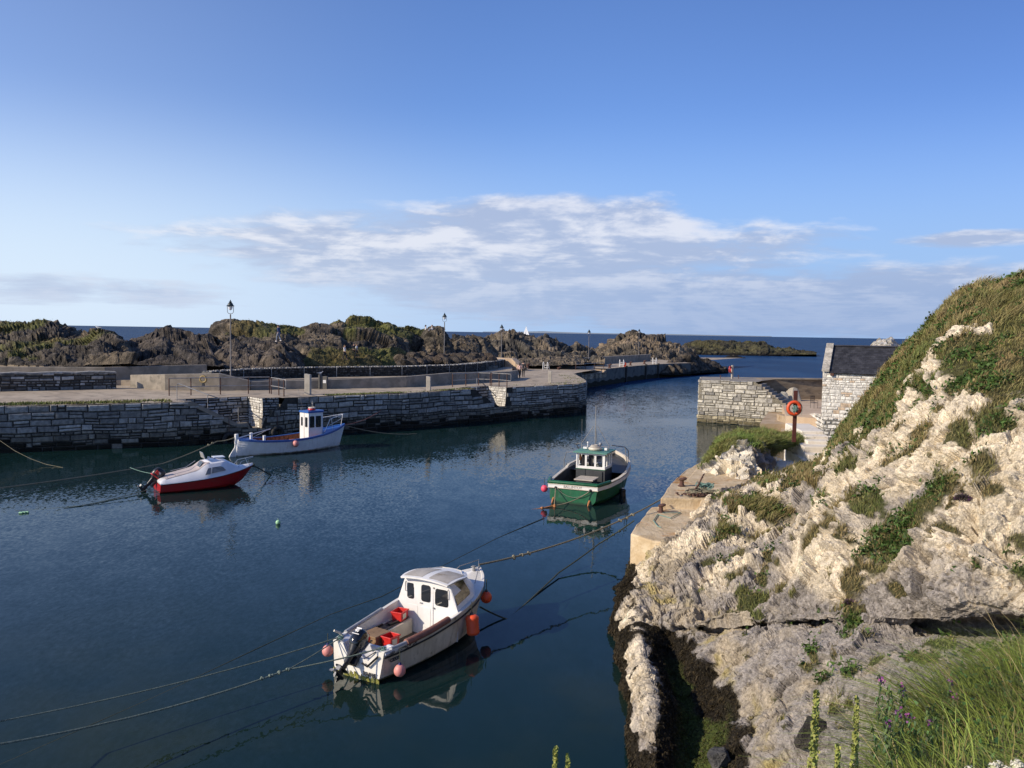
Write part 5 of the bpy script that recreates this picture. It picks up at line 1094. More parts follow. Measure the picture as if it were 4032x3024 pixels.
def vgrass():
    e=np.gradient(VP.reshape(90,120,3),axis=0);f=np.gradient(VP.reshape(90,120,3),axis=1);ar=np.linalg.norm(np.cross(e,f),axis=2).ravel()
    px,py=pixa(VP);ok=(py<3500)&(VP[:,2]>4.6)&(px>np.interp(py,[2500,2600,2750,3024],[4100,3800,3600,3480]))
    w=ar*ok;w/=w.sum();n=26000;k=RNG.choice(len(VP),n,p=w)
    c=(np.array([.19,.245,.055])*RNG.uniform(.5,1.5,(n,1)));dry=RNG.random(n)<.13;c[dry]=np.array([.27,.22,.10])*RNG.uniform(.7,1.2,(dry.sum(),1))
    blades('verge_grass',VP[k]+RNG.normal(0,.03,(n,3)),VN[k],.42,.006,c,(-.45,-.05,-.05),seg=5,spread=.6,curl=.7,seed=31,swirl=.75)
    # dry seeding stems
    n=420;k=RNG.choice(len(VP),n,p=w);blades('dry_stems',VP[k],VN[k],.55,.005,np.array([.42,.34,.18])*RNG.uniform(.7,1.2,(n,1)),(-.25,0,0),seg=5,spread=.7,curl=.4,seed=33,swirl=.5)
    # clover-like leaves
    n=4200;w2=w*ss(fbm(VP,.5,3,8),.0,.3);w2/=w2.sum();k=RNG.choice(len(VP),n,p=w2);p=VP[k]+RNG.normal(0,.05,(n,3));p[:,2]+=RNG.uniform(.02,.2,n)
    c=np.array([.05,.11,.03])*RNG.uniform(.6,1.6,(n,1));blades('verge_leaves',p,VN[k],.035,.015,c,(.1,0,-.1),seg=2,spread=3.,curl=.6,seed=32)
vgrass()
def leafy(mb,base,h,n,lw,ll,r,col,stem=.006,leaf_up=.3):
    b=Vector(base);top=b+Vector((r.uniform(-.04,.04),r.uniform(-.03,.03),h));mb.tube([b,b.lerp(top,.5)+Vector((r.uniform(-.01,.01),0,0)),top],[stem,stem*.8,stem*.4],6,col=tuple(x*.9 for x in col))
    for k in range(n):
        t=.05+.95*k/n;p=b.lerp(top,t);a=r.random()*6.28;d=Vector((math.cos(a),math.sin(a),leaf_up+r.uniform(-.3,.3))).normalized();L=ll*(1-.5*t)*r.uniform(.7,1.2);sd_=d.cross(Vector((0,0,1))).normalized()*lw*.5
        m=p+d*L*.5+Vector((0,0,.02));e=p+d*L-Vector((0,0,L*.25));c=tuple(x*r.uniform(.7,1.25) for x in col);mb.add([p,m-sd_,e,m+sd_],[(0,1,2,3)],c)
    return top
def dock(px,pyt,Y,ph,label,wid=.028,seed=0):
    """dock seed spike; pyt = pixel of its tip"""
    r=random.Random(seed);t=aty(px,pyt,Y);h=ph;T=thing('dock_plant',(t.x,t.y,t.z-h),0,label,'plant')
    mb=MB();mb.tube([(0,0,0),(.01,0,h*.5),(0,0,h)],[.007,.005,.002],6,col=(.22,.24,.08))
    mb.obj('stem',MT['leaf'],T,smooth=True)
    mb=MB();n=int(h*900)
    for k in range(n):
        s=r.random()**.8;z=h*(.22+.78*s);w=wid*(1.15-s)*(.65+.5*abs(math.sin(z*38+seed)))+.004;a=r.random()*6.28;q=Vector((w*math.cos(a)*r.random()**.5,w*math.sin(a)*r.random()**.5,z));sz=r.uniform(.004,.008);g=r.random()
        c=(.20+.12*g,.25+.06*g,.06+.02*g);u=Vector((r.gauss(0,1),r.gauss(0,1),r.gauss(0,1))).normalized()*sz;v=u.orthogonal().normalized()*sz;mb.add([q-u,q+v,q+u,q-v],[(0,1,2,3)],c)
    mb.obj('seed_head',MT['leaf'],T)
    mb=MB()
    for k in range(7):
        z=h*(.05+.5*r.random());a=r.random()*6.28;d=Vector((math.cos(a),math.sin(a),.5)).normalized();L=r.uniform(.08,.16);s_=Vector((-d.y,d.x,0))*.012;p=Vector((0,0,z));mb.add([p,p+d*L*.5-s_,p+d*L-Vector((0,0,L*.5)),p+d*L*.5+s_],[(0,1,2,3)],(.10,.17,.05))
    mb.obj('leaf',MT['leaf'],T)
dock(3215,2715,2.75,.62,'tallest green dock spike at the foot of the cliff rocks, left of its thinner neighbour',.020,1)
dock(3375,2742,2.75,.55,'slimmer green dock spike between the tallest dock and the purple vetch',.013,2)
dock(3300,2930,2.7,.32,'short green dock spike low between the two tall docks',.012,3)
dock(2187,2943,2.6,.35,'slender dock tip poking over the water at the bottom edge, left one of two',.007,4)
dock(2236,2970,2.6,.32,'slender dock tip poking over the water at the bottom edge, right one of two',.006,5)
def vetch(px,py,Y,seed,label):
    r=random.Random(seed);t=aty(px,py,Y);T=thing('vetch_plant',(t.x,t.y,t.z-.20),0,label,'plant','purple vetch plants in the verge grass')
    mb=MB();tops=[]
    for k in range(3): tops.append(leafy(mb,(r.uniform(-.05,.05),r.uniform(-.05,.05),0),.14+.03*k,20,.010,.04,r,(.075,.125,.04),.0025))
    mb.obj('foliage',MT['leaf'],T)
    for q in tops[-1:]:
        mb=MB()
        for k in range(14):
            p=q+Vector((r.gauss(0,.007),r.gauss(0,.007),r.gauss(-.005,.010)));u=Vector((r.gauss(0,1),r.gauss(0,1),r.gauss(0,1))).normalized()*.008;v=u.orthogonal().normalized()*.006;mb.add([p-u,p+v,p+u,p-v],[(0,1,2,3)],(.17+.1*r.random(),.07,.20))
        mb.obj('flower',MT['leaf'],T)
VL=['purple vetch flower leftmost, just right of the slim dock spike','purple vetch flower highest on the left against the grey rock','purple vetch flower beside the highest left one','purple vetch flower right of the grey rock, topmost in the grass','purple vetch flower just below the topmost one in the grass','purple vetch flower low in the grass, directly right of the leftmost','purple vetch flower lowest of all, in the middle of the grass','purple vetch flower lone on the right among long blades']
for k,(x,y,Y) in enumerate([(3490,2820,3.1),(3500,2695,3.5),(3575,2715,3.6),(3722,2685,3.9),(3703,2740,3.7),(3530,2785,3.2),(3605,2830,3.2),(3682,2832,3.3)]): vetch(x,y,Y,60+k,VL[k])
def umbel():
    T=thing('white_flower',aty(3955,3060,1.75)-Vector((0,0,.55)),0,'white flower cluster with dense round florets at the bottom right corner','flower');r=random.Random(9)
    mb=MB();mb.tube([(0,0,0),(0,0,.45)],[.006,.004],6,col=(.12,.17,.06))
    H=[]
    for k in range(34):
        a=r.random()*6.28;q=.088*math.sqrt(r.random());H.append(Vector((q*math.cos(a),q*math.sin(a)*.8,.55+.02*r.random()-q*q*1.5)))
    for p in H: mb.tube([(0,0,.45),p],.0015,4,col=(.12,.17,.06))
    mb.obj('stem',MT['leaf'],T)
    for p in H:
        mb=MB()
        for k in range(46):
            d=Vector((r.gauss(0,1),r.gauss(0,1),r.gauss(.3,1))).normalized();q=p+d*.0115*r.uniform(.8,1.05);u=d.orthogonal().normalized()*.003;v=d.cross(u).normalized()*.003;c=r.uniform(.55,.8);mb.add([q-u,q-v+d*.001,q+u,q+v+d*.001],[(0,1,2,3)],(c,c*.95,c*.78))
        mb.sphere(p,.008,8,col=(.4,.42,.25));mb.obj('floret',MT['leaf'],T)
umbel()
def onto(px,py,dz=0):
    D,N,veg,grn,wd,gw,qx,qy,z=CL;qx,qy=pixa(D);k=np.argmin((qx-px)**2+(qy-py)**2);return Vector(D[k])+Vector((0,0,dz)),Vector(N[k])
p,_=onto(3185,2925);stone('boulder',tuple(p+Vector((.05,0,.12))),(.36,.28,.30),51,'basalt','dark grey boulder lying behind the tallest dock spike','boulder',(.055,.05,.045),rot=(.2,.3,.5))
p,_=onto(2835,3010);stone('boulder',tuple(p+Vector((0,0,.1))),(.26,.22,.28),52,'basalt','grey boulder in the seaweed at the bottom edge','boulder',(.10,.10,.10),rot=(.1,-.2,.9))
# tufts with their own look on the cliff
def cushion(px,py,r_,label,flower=None,seed=0,name='thrift_clump',green=(.06,.11,.025)):
    p,n=onto(px,py);r=np.random.default_rng(seed);N_=900;d=r.normal(0,1,(N_,3));d/=np.linalg.norm(d,axis=1,keepdims=True);d[:,1]*=.8;d[:,2]=np.abs(d[:,2])*.7;P=np.array(p)+d*r_*r.uniform(.3,1,(N_,1))**.5
    c=np.array(green)*r.uniform(.5,1.6,(N_,1))
    if flower is not None: m=r.random(N_)<.25;c[m]=np.array(flower)*r.uniform(.7,1.3,(m.sum(),1))
    blades(name,P,d,r_*.35,.014,c,(0,0,-.1),seg=2,spread=1.,label=label,cat='plant',kind=None,seed=seed)
cushion(3198,2567,.13,'round thrift clump with tiny orange flowers on the lower grey rock',(.40,.22,.12),1)
cushion(3165,2615,.05,'small dark green cushion below the thrift clump',None,2,'cushion_plant',(.03,.07,.02))
cushion(3790,1965,.16,'purple heather clump high on the right part of the cliff',(.16,.07,.17),3,'heather_clump',(.07,.06,.05))
cushion(3345,2375,.12,'small purple heather clump above the crack in the rock',(.16,.08,.17),4,'heather_clump',(.09,.08,.04))
# ------------------------------------------------------------------ boats
def sec(hb,sheer,keel,fl=.93,n=7,rise=.35):
    """half section from keel to gunwale; returns [(y,z)]"""
    P=[(0.0,keel)];
    for k in range(1,n+1):
        t=k/n;y=hb*(fl*min(1,(t/.45))**.55 if t<.45 else fl+(1-fl)*((t-.45)/.55));z=keel+(sheer-keel)*(t**1.35)
        P.append((y,z))
    return P
class Hull:
    def __init__(s,L,st,rake=.0,n=7,ns=40,lap=0.,keelf=None,flare=.93):
        """st: list of (t, half beam, sheer z, keel z, flare)"""
        s.L=L;s.n=n;s.ns=ns;S_=np.array(st);T=np.linspace(0,1,ns+1);s.T=T
        cr=lambda c:crom(np.stack([S_[:,0],S_[:,c]],1),400)
        def itp(c):
            q=cr(c);return np.interp(T,q[:,0],q[:,1])
        s.hb=itp(1);s.sh=itp(2);s.kl=itp(3);s.fl=itp(4);s.rk=itp(5);s.lap=lap
    def pt(s,i,k,side,inset=0.):
        P=sec(max(s.hb[i]-inset,.004),s.sh[i],s.kl[i]+inset,s.fl[i],s.n)[k];z=P[1];x=s.L*s.T[i]-s.rk[i]*(s.sh[i]-z)
        return Vector((x,side*P[0],z))
    def outer(s,mb,col=lambda x,z:(1,1,1)):
        n=s.n
        for side in(1,-1):
            for i in range(s.ns):
                for k in range(n):
                    a,b,c,d=s.pt(i,k,side),s.pt(i+1,k,side),s.pt(i+1,k+1,side),s.pt(i,k+1,side)
                    if s.lap and 1<k<n:
                        o=Vector((0,side*s.lap,0));a2,b2=a+o,b+o;mb.add([a2,b2,c,d] if side<0 else [b2,a2,d,c],[(0,1,2,3)]);mb.add([a,b,b2,a2],[(0,1,2,3)])
                    else: mb.add([a,b,c,d] if side<0 else [b,a,d,c],[(0,1,2,3)])
    def transom(s,mb,cut=None):
        r=[s.pt(0,k,1) for k in range(s.n+1)];l=[s.pt(0,k,-1) for k in range(s.n+1)]
        for k in range(s.n):
            mb.add([l[k],r[k],r[k+1],l[k+1]] ,[(0,1,2,3)])
    def sheer(s,i,side,off=0.,dz=0.): 
        p=s.pt(i,s.n,side);return Vector((p.x,side*max(abs(p.y)+off,0.002),p.z+dz))
    def cap(s,mb,w=.09,h=.03,i0=0,i1=None,out=.02,dz=0.):
        i1=s.ns if i1 is None else i1
        for side in(1,-1):
            r=[]
            for i in range(i0,i1+1):
                a=s.sheer(i,side,out,dz);b=s.sheer(i,side,-w,dz);r.append([a,a+Vector((0,0,h)),b+Vector((0,0,h)),b])
            mb.loft(r)
    def inner(s,mb,inset,floor,i0=0,i1=None,sides=(1,-1)):
        i1=s.ns if i1 is None else i1;F_=[]
        for side in sides:
            for i in range(i0,i1):
                for k in range(s.n):
                    q=[s.pt(i,k,side,inset),s.pt(i+1,k,side,inset),s.pt(i+1,k+1,side,inset),s.pt(i,k+1,side,inset)]
                    if q[3].z<floor: continue
                    q=[Vector((p.x,p.y,max(p.z,floor))) for p in q];mb.add(q if side>0 else q[::-1],[(0,1,2,3)])
    def floor_(s,mb,z,inset,i0,i1):
        for i in range(i0,i1):
            def yw(i):
                P=sec(max(s.hb[i]-inset,.01),s.sh[i],s.kl[i]+inset,s.fl[i],s.n)
                for a,b in zip(P,P[1:]):
                    if b[1]>=z: t=(z-a[1])/(b[1]-a[1]+1e-9);return max(0.,a[0]+(b[0]-a[0])*max(0,t))
                return P[-1][0]
            x0,x1=s.L*s.T[i],s.L*s.T[i+1];a,b=yw(i)-.002,yw(i+1)-.002
            mb.add([(x0,-a,z),(x1,-b,z),(x1,b,z),(x0,a,z)],[(0,1,2,3)])
def window(parent,poly,o,ux,uy,un,mat='glass',frame='black',fw=.025,th=.012,inset=0.,name='window'):
    """frame part with a pane sub-part"""
    o,ux,uy,un=map(Vector,(o,ux,uy,un));ux.normalize();uy.normalize();un.normalize();cx=sum(p[0] for p in poly)/len(poly);cy=sum(p[1] for p in poly)/len(poly)
    sc=[]
    for x,y in poly:
        d=math.hypot(x-cx,y-cy);k=(d+fw)/d;sc.append((cx+(x-cx)*k,cy+(y-cy)*k))
    mb=MB();mb.extr(sc,o+un*.001,ux,uy,un,th);f=mb.obj(name,MT[frame],parent,useCol=False)
    mb=MB();mb.extr(poly,o+un*(th-.002),ux,uy,un,.006);mb.obj('pane',MT[mat],f,useCol=False);return f
def outboard(parent,tilt,cowlmat='black',text_=None,accent=None,s=1.,at=(0,0,0),yaw=0.):
    """local: origin at transom top; leg hangs down -z, boat is toward +x; tilt lifts the leg aft"""
    Mx=Matrix.Translation(Vector(at))@Matrix.Rotation(yaw,4,'Z')@Matrix.Rotation(tilt,4,'Y')@Matrix.Scale(s,4)
    def tf(mb): mb.v=[tuple(Mx@Vector(v)) for v in mb.v];return mb
    def rr(cx,cz,hx,hy,n=16,p=2.6): 
        r=[]
        for k in range(n):
            a=2*math.pi*k/n;c,s_=math.cos(a),math.sin(a);r.append(Vector((cx+hx*math.copysign(abs(c)**(2/p),c),hy*math.copysign(abs(s_)**(2/p),s_),cz)))
        return r
    M_=parent;eng=bpy.data.objects.new('outboard_motor',bpy.data.meshes.new('outboard_motor'))
    mb=MB();mb.loft([rr(-.12,.10,.20,.13),rr(-.12,.18,.25,.165),rr(-.11,.34,.26,.17),rr(-.10,.46,.23,.15),rr(-.09,.52,.15,.10),rr(-.09,.535,.05,.04)]);e=tf(mb).obj('outboard_motor',MT[cowlmat],parent,smooth=True,useCol=False)
    mb=MB();mb.loft([rr(-.13,-.02,.11,.085),rr(-.13,.10,.17,.12)]);mb.loft([rr(-.13,-.30,.075,.055),rr(-.13,.0,.10,.08)]);mb.loft([rr(-.15,-.62,.085,.022),rr(-.13,-.30,.06,.04)])
    mb.loft([rr(-.18,-.47,.20,.10,p=3.5),rr(-.18,-.45,.20,.10,p=3.5)])
    tf(mb).obj('leg',MT['black'],e,smooth=True,useCol=False)
    mb=MB();mb.loft([[Vector((x,r*math.cos(a),-.60+r*math.sin(a))) for a in [2*math.pi*k/10 for k in range(10)]] for x,r in[(.05,.01),(-.02,.05),(-.15,.058),(-.30,.045),(-.34,.03)]]);mb.add([(-.02,-.006,-.62),(-.2,-.006,-.62),(-.14,-.004,-.78),(-.02,.006,-.62),(-.2,.006,-.62),(-.14,.004,-.78)],[(0,1,2),(5,4,3),(0,3,4,1),(1,4,5,2),(2,5,3,0)])
    tf(mb).obj('gearcase',MT['black'],e,smooth=True,useCol=False)
    mb=MB()
    for k in range(3):
        a=k*2.094;c=Vector((-.36,0,-.60));d=Vector((0,math.cos(a),math.sin(a)));w=d.cross(Vector((1,0,0)))*.045;mb.add([c+d*.02,c+d*.07-w+Vector((.02,0,0)),c+d*.14-w*.6+Vector((.015,0,0)),c+d*.155,c+d*.13+w*.9-Vector((.03,0,0)),c+d*.06+w-Vector((.02,0,0))],[(0,1,2,3,4,5)])
    mb.lathe((-.34,0,-.60),[(.03,0),(.03,.06),(.015,.09)],10,axis=(-1,0,0));tf(mb).obj('propeller',MT['galv'],e,useCol=False)
    mb=MB();mb.box((.02,0,-.10),(.10,.26,.30));mb.box((-.03,.11,-.02),(.16,.03,.12));mb.box((-.03,-.11,-.02),(.16,.03,.12));tf(mb).obj('clamp_bracket',MT['black'],e,bevel=.01,useCol=False)
    if accent:
        mb=MB();mb.box((-.10,0,.12),(.46,.31,.05));tf(mb).obj('trim_band',MT[accent],e,bevel=.01,useCol=False)
        mb=MB();mb.box((-.20,-.155,.30),(.16,.04,.16));mb.box((-.20,.155,.30),(.16,.04,.16));tf(mb).obj('decal',MT[accent],e,bevel=.01,useCol=False)
    return e,Mx
def fender(loc,R_,mat,label,L_=None,capmat='navy',lean=(0,0,1),group=None,hang=.5,inw=(0,0,0)):
    T=thing('buoy_fender',loc,0,label,'fender',group);ax=Vector(lean).normalized()
    mb=MB()
    if L_: 
        pr=[(.02,-L_/2)]+[(R_*math.cos(a)**.6 if math.cos(a)>0.02 else .02,-L_/2+R_*.6*(1+math.sin(a))) for a in [math.pi*(-.5+.5*k/5) for k in range(1,6)]]+[(R_*(1-.05*math.sin(k*1.3)**2),-L_/2+R_*.6+(L_-R_*1.2)*k/9) for k in range(1,9)]+[(R_*math.cos(a)**.7+.01,L_/2-R_*.6*(1-math.sin(a))) for a in [math.pi*.5*k/5 for k in range(5)]]
        mb.lathe((0,0,0),pr,18,axis=ax)
    else: 
        mb.lathe((0,0,0),[(max(.01,R_*math.cos(a)),R_*math.sin(a)*(1.0 if a<0 else 1.15)) for a in [math.pi*(-.5+k/14) for k in range(15)]],18,axis=ax)
    mb.obj('ball',MT[mat],T,smooth=True,useCol=False)
    t=(L_/2 if L_ else R_*1.1);mb=MB();mb.lathe(ax*(t-R_*.45),[(R_*.78,0),(R_*.5,R_*.25),(R_*.25,R_*.55),(R_*.22,R_*.75),(.02,R_*.78)],14,axis=ax);mb.obj('eye_cap',MT[capmat],T,smooth=True,useCol=False)
    mb=MB();mb.tube([ax*(t+R_*.2),ax*(t+R_*.2)+Vector((0,0,hang))+Vector(inw)*hang],.011,6);mb.obj('lanyard',MT['rope_dark'],T,useCol=False);return T
# ---------------- boat 1: white cabin boat in front
def place(name,stern,hd,label,cat='boat'):
    return thing(name,stern,math.atan2(hd[1],hd[0]),label,cat)
B1S=Vector((-3.40,18.42,0));B1H=(.50,.866)
B1=place('cabin_boat',B1S,B1H,'white cabin boat with a mouldy hull and open cockpit, nearest the camera')
H1=Hull(5.15,[(0,.74,.70,-.16,.90,.10),(.12,.84,.71,-.18,.92,.04),(.3,.94,.76,-.2,.93,0),(.5,.99,.86,-.2,.92,0),(.68,.92,.99,-.2,.86,0),(.82,.70,1.11,-.16,.74,.12),(.93,.36,1.21,-.05,.6,.38),(1,.03,1.28,.10,.5,.55)],n=9,ns=44,lap=.012)
mb=MB();H1.outer(mb);hu=mb.obj('hull',MT['grime'],B1,smooth=False,useCol=False)
def transom1():
    mb=MB();s=H1
    # lower transom with a motor cut-out
    pts=lambda side:[s.pt(0,k,side) for k in range(s.n+1)]
    r=pts(-1);l=pts(1);cz=.46;cw=.30
    poly=[(p.y,p.z) for p in r]+[(-cw-.16,.70),(-cw,cz),(cw,cz),(cw+.16,.70)]+[(p.y,p.z) for p in l[::-1]][:-1]
    x=-.07;mb.loft([[Vector((-.1*(.7-z),y,z)) for y,z in poly],[Vector((.05-.1*(.7-z),y*.985,z)) for y,z in poly]])
    return mb.obj('transom',MT['gelcoat'],B1,useCol=False)
tr=transom1()
mb=MB()
for k in range(70):
    y=-.66+1.32*k/69;z=.02+.10*abs(math.sin(k*.9))*rg.random()+.02;zb=-.1;mb.box((-.075,y,z-.03),(.012,.022,.06+.08*rg.random()))
mb.obj('weed_fringe',MT['algae'],tr,useCol=False)
for sd_ in(1,-1): mb=MB();H1.inner(mb,.055,.13,0,28,(sd_,));mb.obj('cockpit_lining',MT['gelcoat'],B1,useCol=False)
mb=MB();H1.floor_(mb,.14,.055,0,44);mb.obj('cockpit_floor',MT['floorgrime'],B1,useCol=False)
mb=MB();H1.cap(mb,.075,.03,0,44,.015);mb.obj('gunwale',MT['gelcoat'],B1,bevel=.008,useCol=False)
mb=MB();H1.cap(mb,-.012,.035,0,44,.034,-.125);mb.obj('rubbing_strake',MT['black'],B1,useCol=False)
# motor well moulding
mb=MB();w=.66
mb.loft([[Vector((.02,-w,.30)),Vector((.02,w,.30)),Vector((.02,w,.33)),Vector((.02,-w,.33))],[Vector((.50,-w,.36)),Vector((.50,w,.36)),Vector((.50,w,.39)),Vector((.50,-w,.39))]])
mb.loft([[Vector((.48,-w-.10,.13)),Vector((.48,w+.10,.13)),Vector((.48,w+.12,.66)),Vector((.48,.45,.68)),Vector((.48,.25,.58)),Vector((.48,-.25,.58)),Vector((.48,-.45,.68)),Vector((.48,-w-.12,.66))],[Vector((.56,-w-.10,.13)),Vector((.56,w+.10,.13)),Vector((.56,w+.12,.66)),Vector((.56,.45,.68)),Vector((.56,.25,.58)),Vector((.56,-.25,.58)),Vector((.56,-.45,.68)),Vector((.56,-w-.12,.66))]])
for y in(1,-1):
    mb.loft([[Vector((.02,y*.50,.67)),Vector((.02,y*.78,.70)),Vector((.02,y*.78,.66)),Vector((.02,y*.50,.3))],[Vector((.52,y*.56,.67)),Vector((.52,y*.82,.71)),Vector((.52,y*.82,.66)),Vector((.52,y*.56,.3))]])
mb.obj('motor_well',MT['lino'],B1,bevel=.015,useCol=False)
# side bench to port
mb=MB();mb.loft([[Vector((.7,.42,.14)),Vector((.7,.86,.14)),Vector((.7,.88,.47)),Vector((.7,.42,.47))],[Vector((2.6,.42,.14)),Vector((2.6,.92,.14)),Vector((2.6,.93,.50)),Vector((2.6,.42,.50))]]);mb.obj('side_bench',MT['cream'],B1,bevel=.01,useCol=False)
mb=MB();mb.box((1.9,.62,.51),(1.3,.26,.03),.05);mb.box((2.2,.58,.55),(.7,.10,.03),-.1);mb.box((1.35,.72,.53),(.9,.05,.05),.08);mb.obj('bench_top',MT['black'],B1,useCol=False)
# cabin
cx0,cx1,cx2=2.66,3.65,4.15;yb=lambda x:H1.hb[int(x/5.15*44)]-.02;zs=lambda x:H1.sh[int(x/5.15*44)]
topz=1.58
def cabin():
    mb=MB();b0,b1,b2=yb(cx0)-.04,yb(cx1)-.05,.42;t0,t1=.70,.56
    # rings from bottom to top
    bot=[Vector((cx0,b0,zs(cx0))),Vector((cx1,b1,zs(cx1))),Vector((cx2+.1,b2,zs(cx2))),Vector((cx2+.1,-b2,zs(cx2))),Vector((cx1,-b1,zs(cx1))),Vector((cx0,-b0,zs(cx0)))]
    top=[Vector((cx0-.02,t0,topz-.03)),Vector((cx1-.22,t1,topz+.02)),Vector((cx2-.42,t1*.55,topz+.03)),Vector((cx2-.42,-t1*.55,topz+.03)),Vector((cx1-.22,-t1,topz+.02)),Vector((cx0-.02,-t0,topz-.03))]
    mb.loft([bot,top],caps=False);side=mb.obj('cabin',MT['white'],B1,useCol=False,bevel=.02)
    # aft bulkhead
    poly=[(-b0,.14),(b0,.14),(b0+.02,zs(cx0)),(t0,topz-.03),(.4,topz+.03),(0,topz+.05),(-.4,topz+.03),(-t0,topz-.03),(-b0-.02,zs(cx0))]
    mb=MB();mb.loft([[Vector((cx0+.03,y,z)) for y,z in poly],[Vector((cx0,y,z)) for y,z in poly]][::-1]);bh=mb.obj('bulkhead',MT['white'],side,useCol=False)
    # y is port(+); aft face seen from astern: ux=-y
    f=lambda y0,z0,y1,z1,r=.06:rrect(-y1,z0,-y0,z1,r,5)
    ux,uy,un=(0,-1,0),(0,0,1),(-1,0,0)
    o=(cx0,0,0)
    window(B1,f(.42,1.02,.62,1.43),o,ux,uy,un,'glass','black',.018)
    dmb=MB();dmb.extr(rrect(-.27,.20,.19,1.50,.05),(cx0,0,0),ux,uy,un,.018);dr_=dmb.obj('door',MT['white'],B1,useCol=False,bevel=.006)
    mb=MB();mb.extr(rrect(-.20,.34,.12,.86,.05),(cx0-.018,0,0),ux,uy,un,.008);mb.obj('panel',MT['white'],dr_,useCol=False,bevel=.004)
    mb=MB()
    for y,z in((-.215,.42),(-.215,.88),(-.215,1.4)): mb.box((cx0-.022,y,z),(.02,.05,.035))
    mb.obj('hinge',MT['galv'],dr_,useCol=False);mb=MB();mb.box((cx0-.03,.17,.95),(.03,.07,.025));mb.obj('handle',MT['galv'],dr_,useCol=False)
    window(B1,f(-.10,1.02,.16,1.42),(cx0-.018,0,0),ux,uy,un,'glass','black',.018)
    window(B1,f(-.64,.98,-.26,1.40),o,ux,uy,un,'glass','black',.018)
    mb=MB();mb.extr(rrect(-.62,.30,-.30,.86,.05),(cx0,0,0),ux,uy,un,.006);mb.obj('panel',MT['white'],B1,useCol=False,bevel=.003)
    for y in(.66,-.66):
        mb=MB();mb.tube([(cx0,y,1.18),(cx0-.05,y,1.20),(cx0-.05,y,1.42),(cx0,y,1.44)],.010,6);mb.obj('grab_handle',MT['galv'],B1,useCol=False)
    # side windows
    for sg in(1,-1):
        p0=Vector((cx0,sg*b0,zs(cx0)));p1=Vector((cx1,sg*b1,zs(cx1)));q0=top[0] if sg>0 else top[5];q1=top[1] if sg>0 else top[4]
        ex=(p1-p0).normalized();up=((q0+q1)/2-(p0+p1)/2);up=(up-ex*up.dot(ex)).normalized();un_=ex.cross(up)*(-1 if sg>0 else 1)
        if un_.y*sg<0: un_=-un_
        o_=p0+up*.02+ex*.12
        h=(q0-p0).dot(up)
        poly=[(.0,.16),(.03,h-.10),(.10,h-.06),(.55,h-.06),(.62,h-.10),(.72,.22),(.68,.16)]
        if sg>0: window(B1,poly[::-1],o_+un_*.004,ex,up,un_,'glass','black',.018)
        else: window(B1,poly,o_+un_*.004,ex,up,un_,'glass','black',.018)
    # windscreen
    a,b_,c_,d_=bot[2],bot[3],top[3],top[2];o_=(a+b_)/2;up=((c_+d_)/2-o_).normalized();ex=Vector((0,1,0));un_=up.cross(ex)
    if un_.x<0: un_=-un_
    window(B1,[(-.30,.14),(.30,.14),(.24,.46),(-.24,.46)],o_+un_*.004,ex,up,un_,'glass','black',.02)
    # roof
    R_=[]
    for k in range(13):
        x=cx0-.17+(cx2-.36-cx0+.17)*k/12;w=(.76-.03*(1-min(1,k/2)))*(1 if k<7 else 1-((k-6)/6)**2*.42);zc=topz+.045+.05*math.sin(math.pi*min(1,(k+1)/10))*1.2-(.02 if k>10 else 0)
        R_.append([Vector((x,w*math.cos(a),zc-.06*(math.cos(a)**2)*1+ (0.0 if math.sin(a)>=0 else -.035))) for a in [math.pi*j/10 for j in range(11)]]+[Vector((x,w*math.cos(a)*.98,zc-.06*(math.cos(a)**2)-.04)) for a in [math.pi*(10-j)/10 for j in range(11)]])
    mb=MB();mb.loft(R_);rf=mb.obj('roof',MT['white'],B1,smooth=True,useCol=False)
    for sg in(1,-1):
        mb=MB();rr_=[]
        for k in range(1,10):
            x=cx0-.17+(cx2-.36-cx0+.17)*(k-.3)/12;w=.68*(1 if k<7 else 1-((k-6)/6)**2*.42);zc=topz+.045+.05*math.sin(math.pi*min(1,(k+.7)/10))*1.2
            ya,yb_=(.10,w);rr_.append([Vector((x,sg*y_,zc-.06*((y_/.76)**2)+.004)) for y_ in[ya+(yb_-ya)*j/5 for j in range(6)]])
        mb.loft(rr_,closed=False,caps=False);mb.obj('nonslip_panel',MT['deckgrey'],rf,useCol=False)
    text('CE525','registration',(cx0+.10,0.0,topz+.068),(0,-1,0.0),(1,0,.05),.10,MT['charcoal'],rf,.002)
cabin()
mb=MB()
for i in range(28,44):
    a,b,c,d=H1.sheer(i,1,-.05,.01),H1.sheer(i+1,1,-.05,.01),H1.sheer(i+1,-1,-.05,.01),H1.sheer(i,-1,-.05,.01);e,f=(a+d)/2+Vector((0,0,.05)),(b+c)/2+Vector((0,0,.05))
    mb.add([a,b,f,e,c,d],[(0,3,2,1),(3,5,4,2)])
mb.obj('foredeck',MT['gelcoat'],B1,useCol=False)
mb=MB();mb.lathe((4.85,0,1.27),[(.05,0),(.04,.12),(.06,.14),(.02,.15)],10);mb.tube([(4.85,-.09,1.37),(4.85,.09,1.37)],.015,6);mb.tube([(4.2,-.45,1.16),(4.6,-.3,1.42),(5.1,0,1.52),(4.6,.3,1.42),(4.2,.45,1.16)],.012,6);mb.obj('bow_fitting',MT['galv'],B1,useCol=False)
def gpad(side,i0,i1,r,mat,name='gunwale_pad'):
    mb=MB();mb.tube([H1.sheer(i,side,-.03,.03) for i in range(i0,i1+1)],r,10);mb.obj(name,MT[mat],B1,smooth=True,useCol=False)
gpad(1,4,17,.05,'greypipe');gpad(-1,2,7,.045,'greypipe');gpad(-1,6,19,.082,'brownfoam')
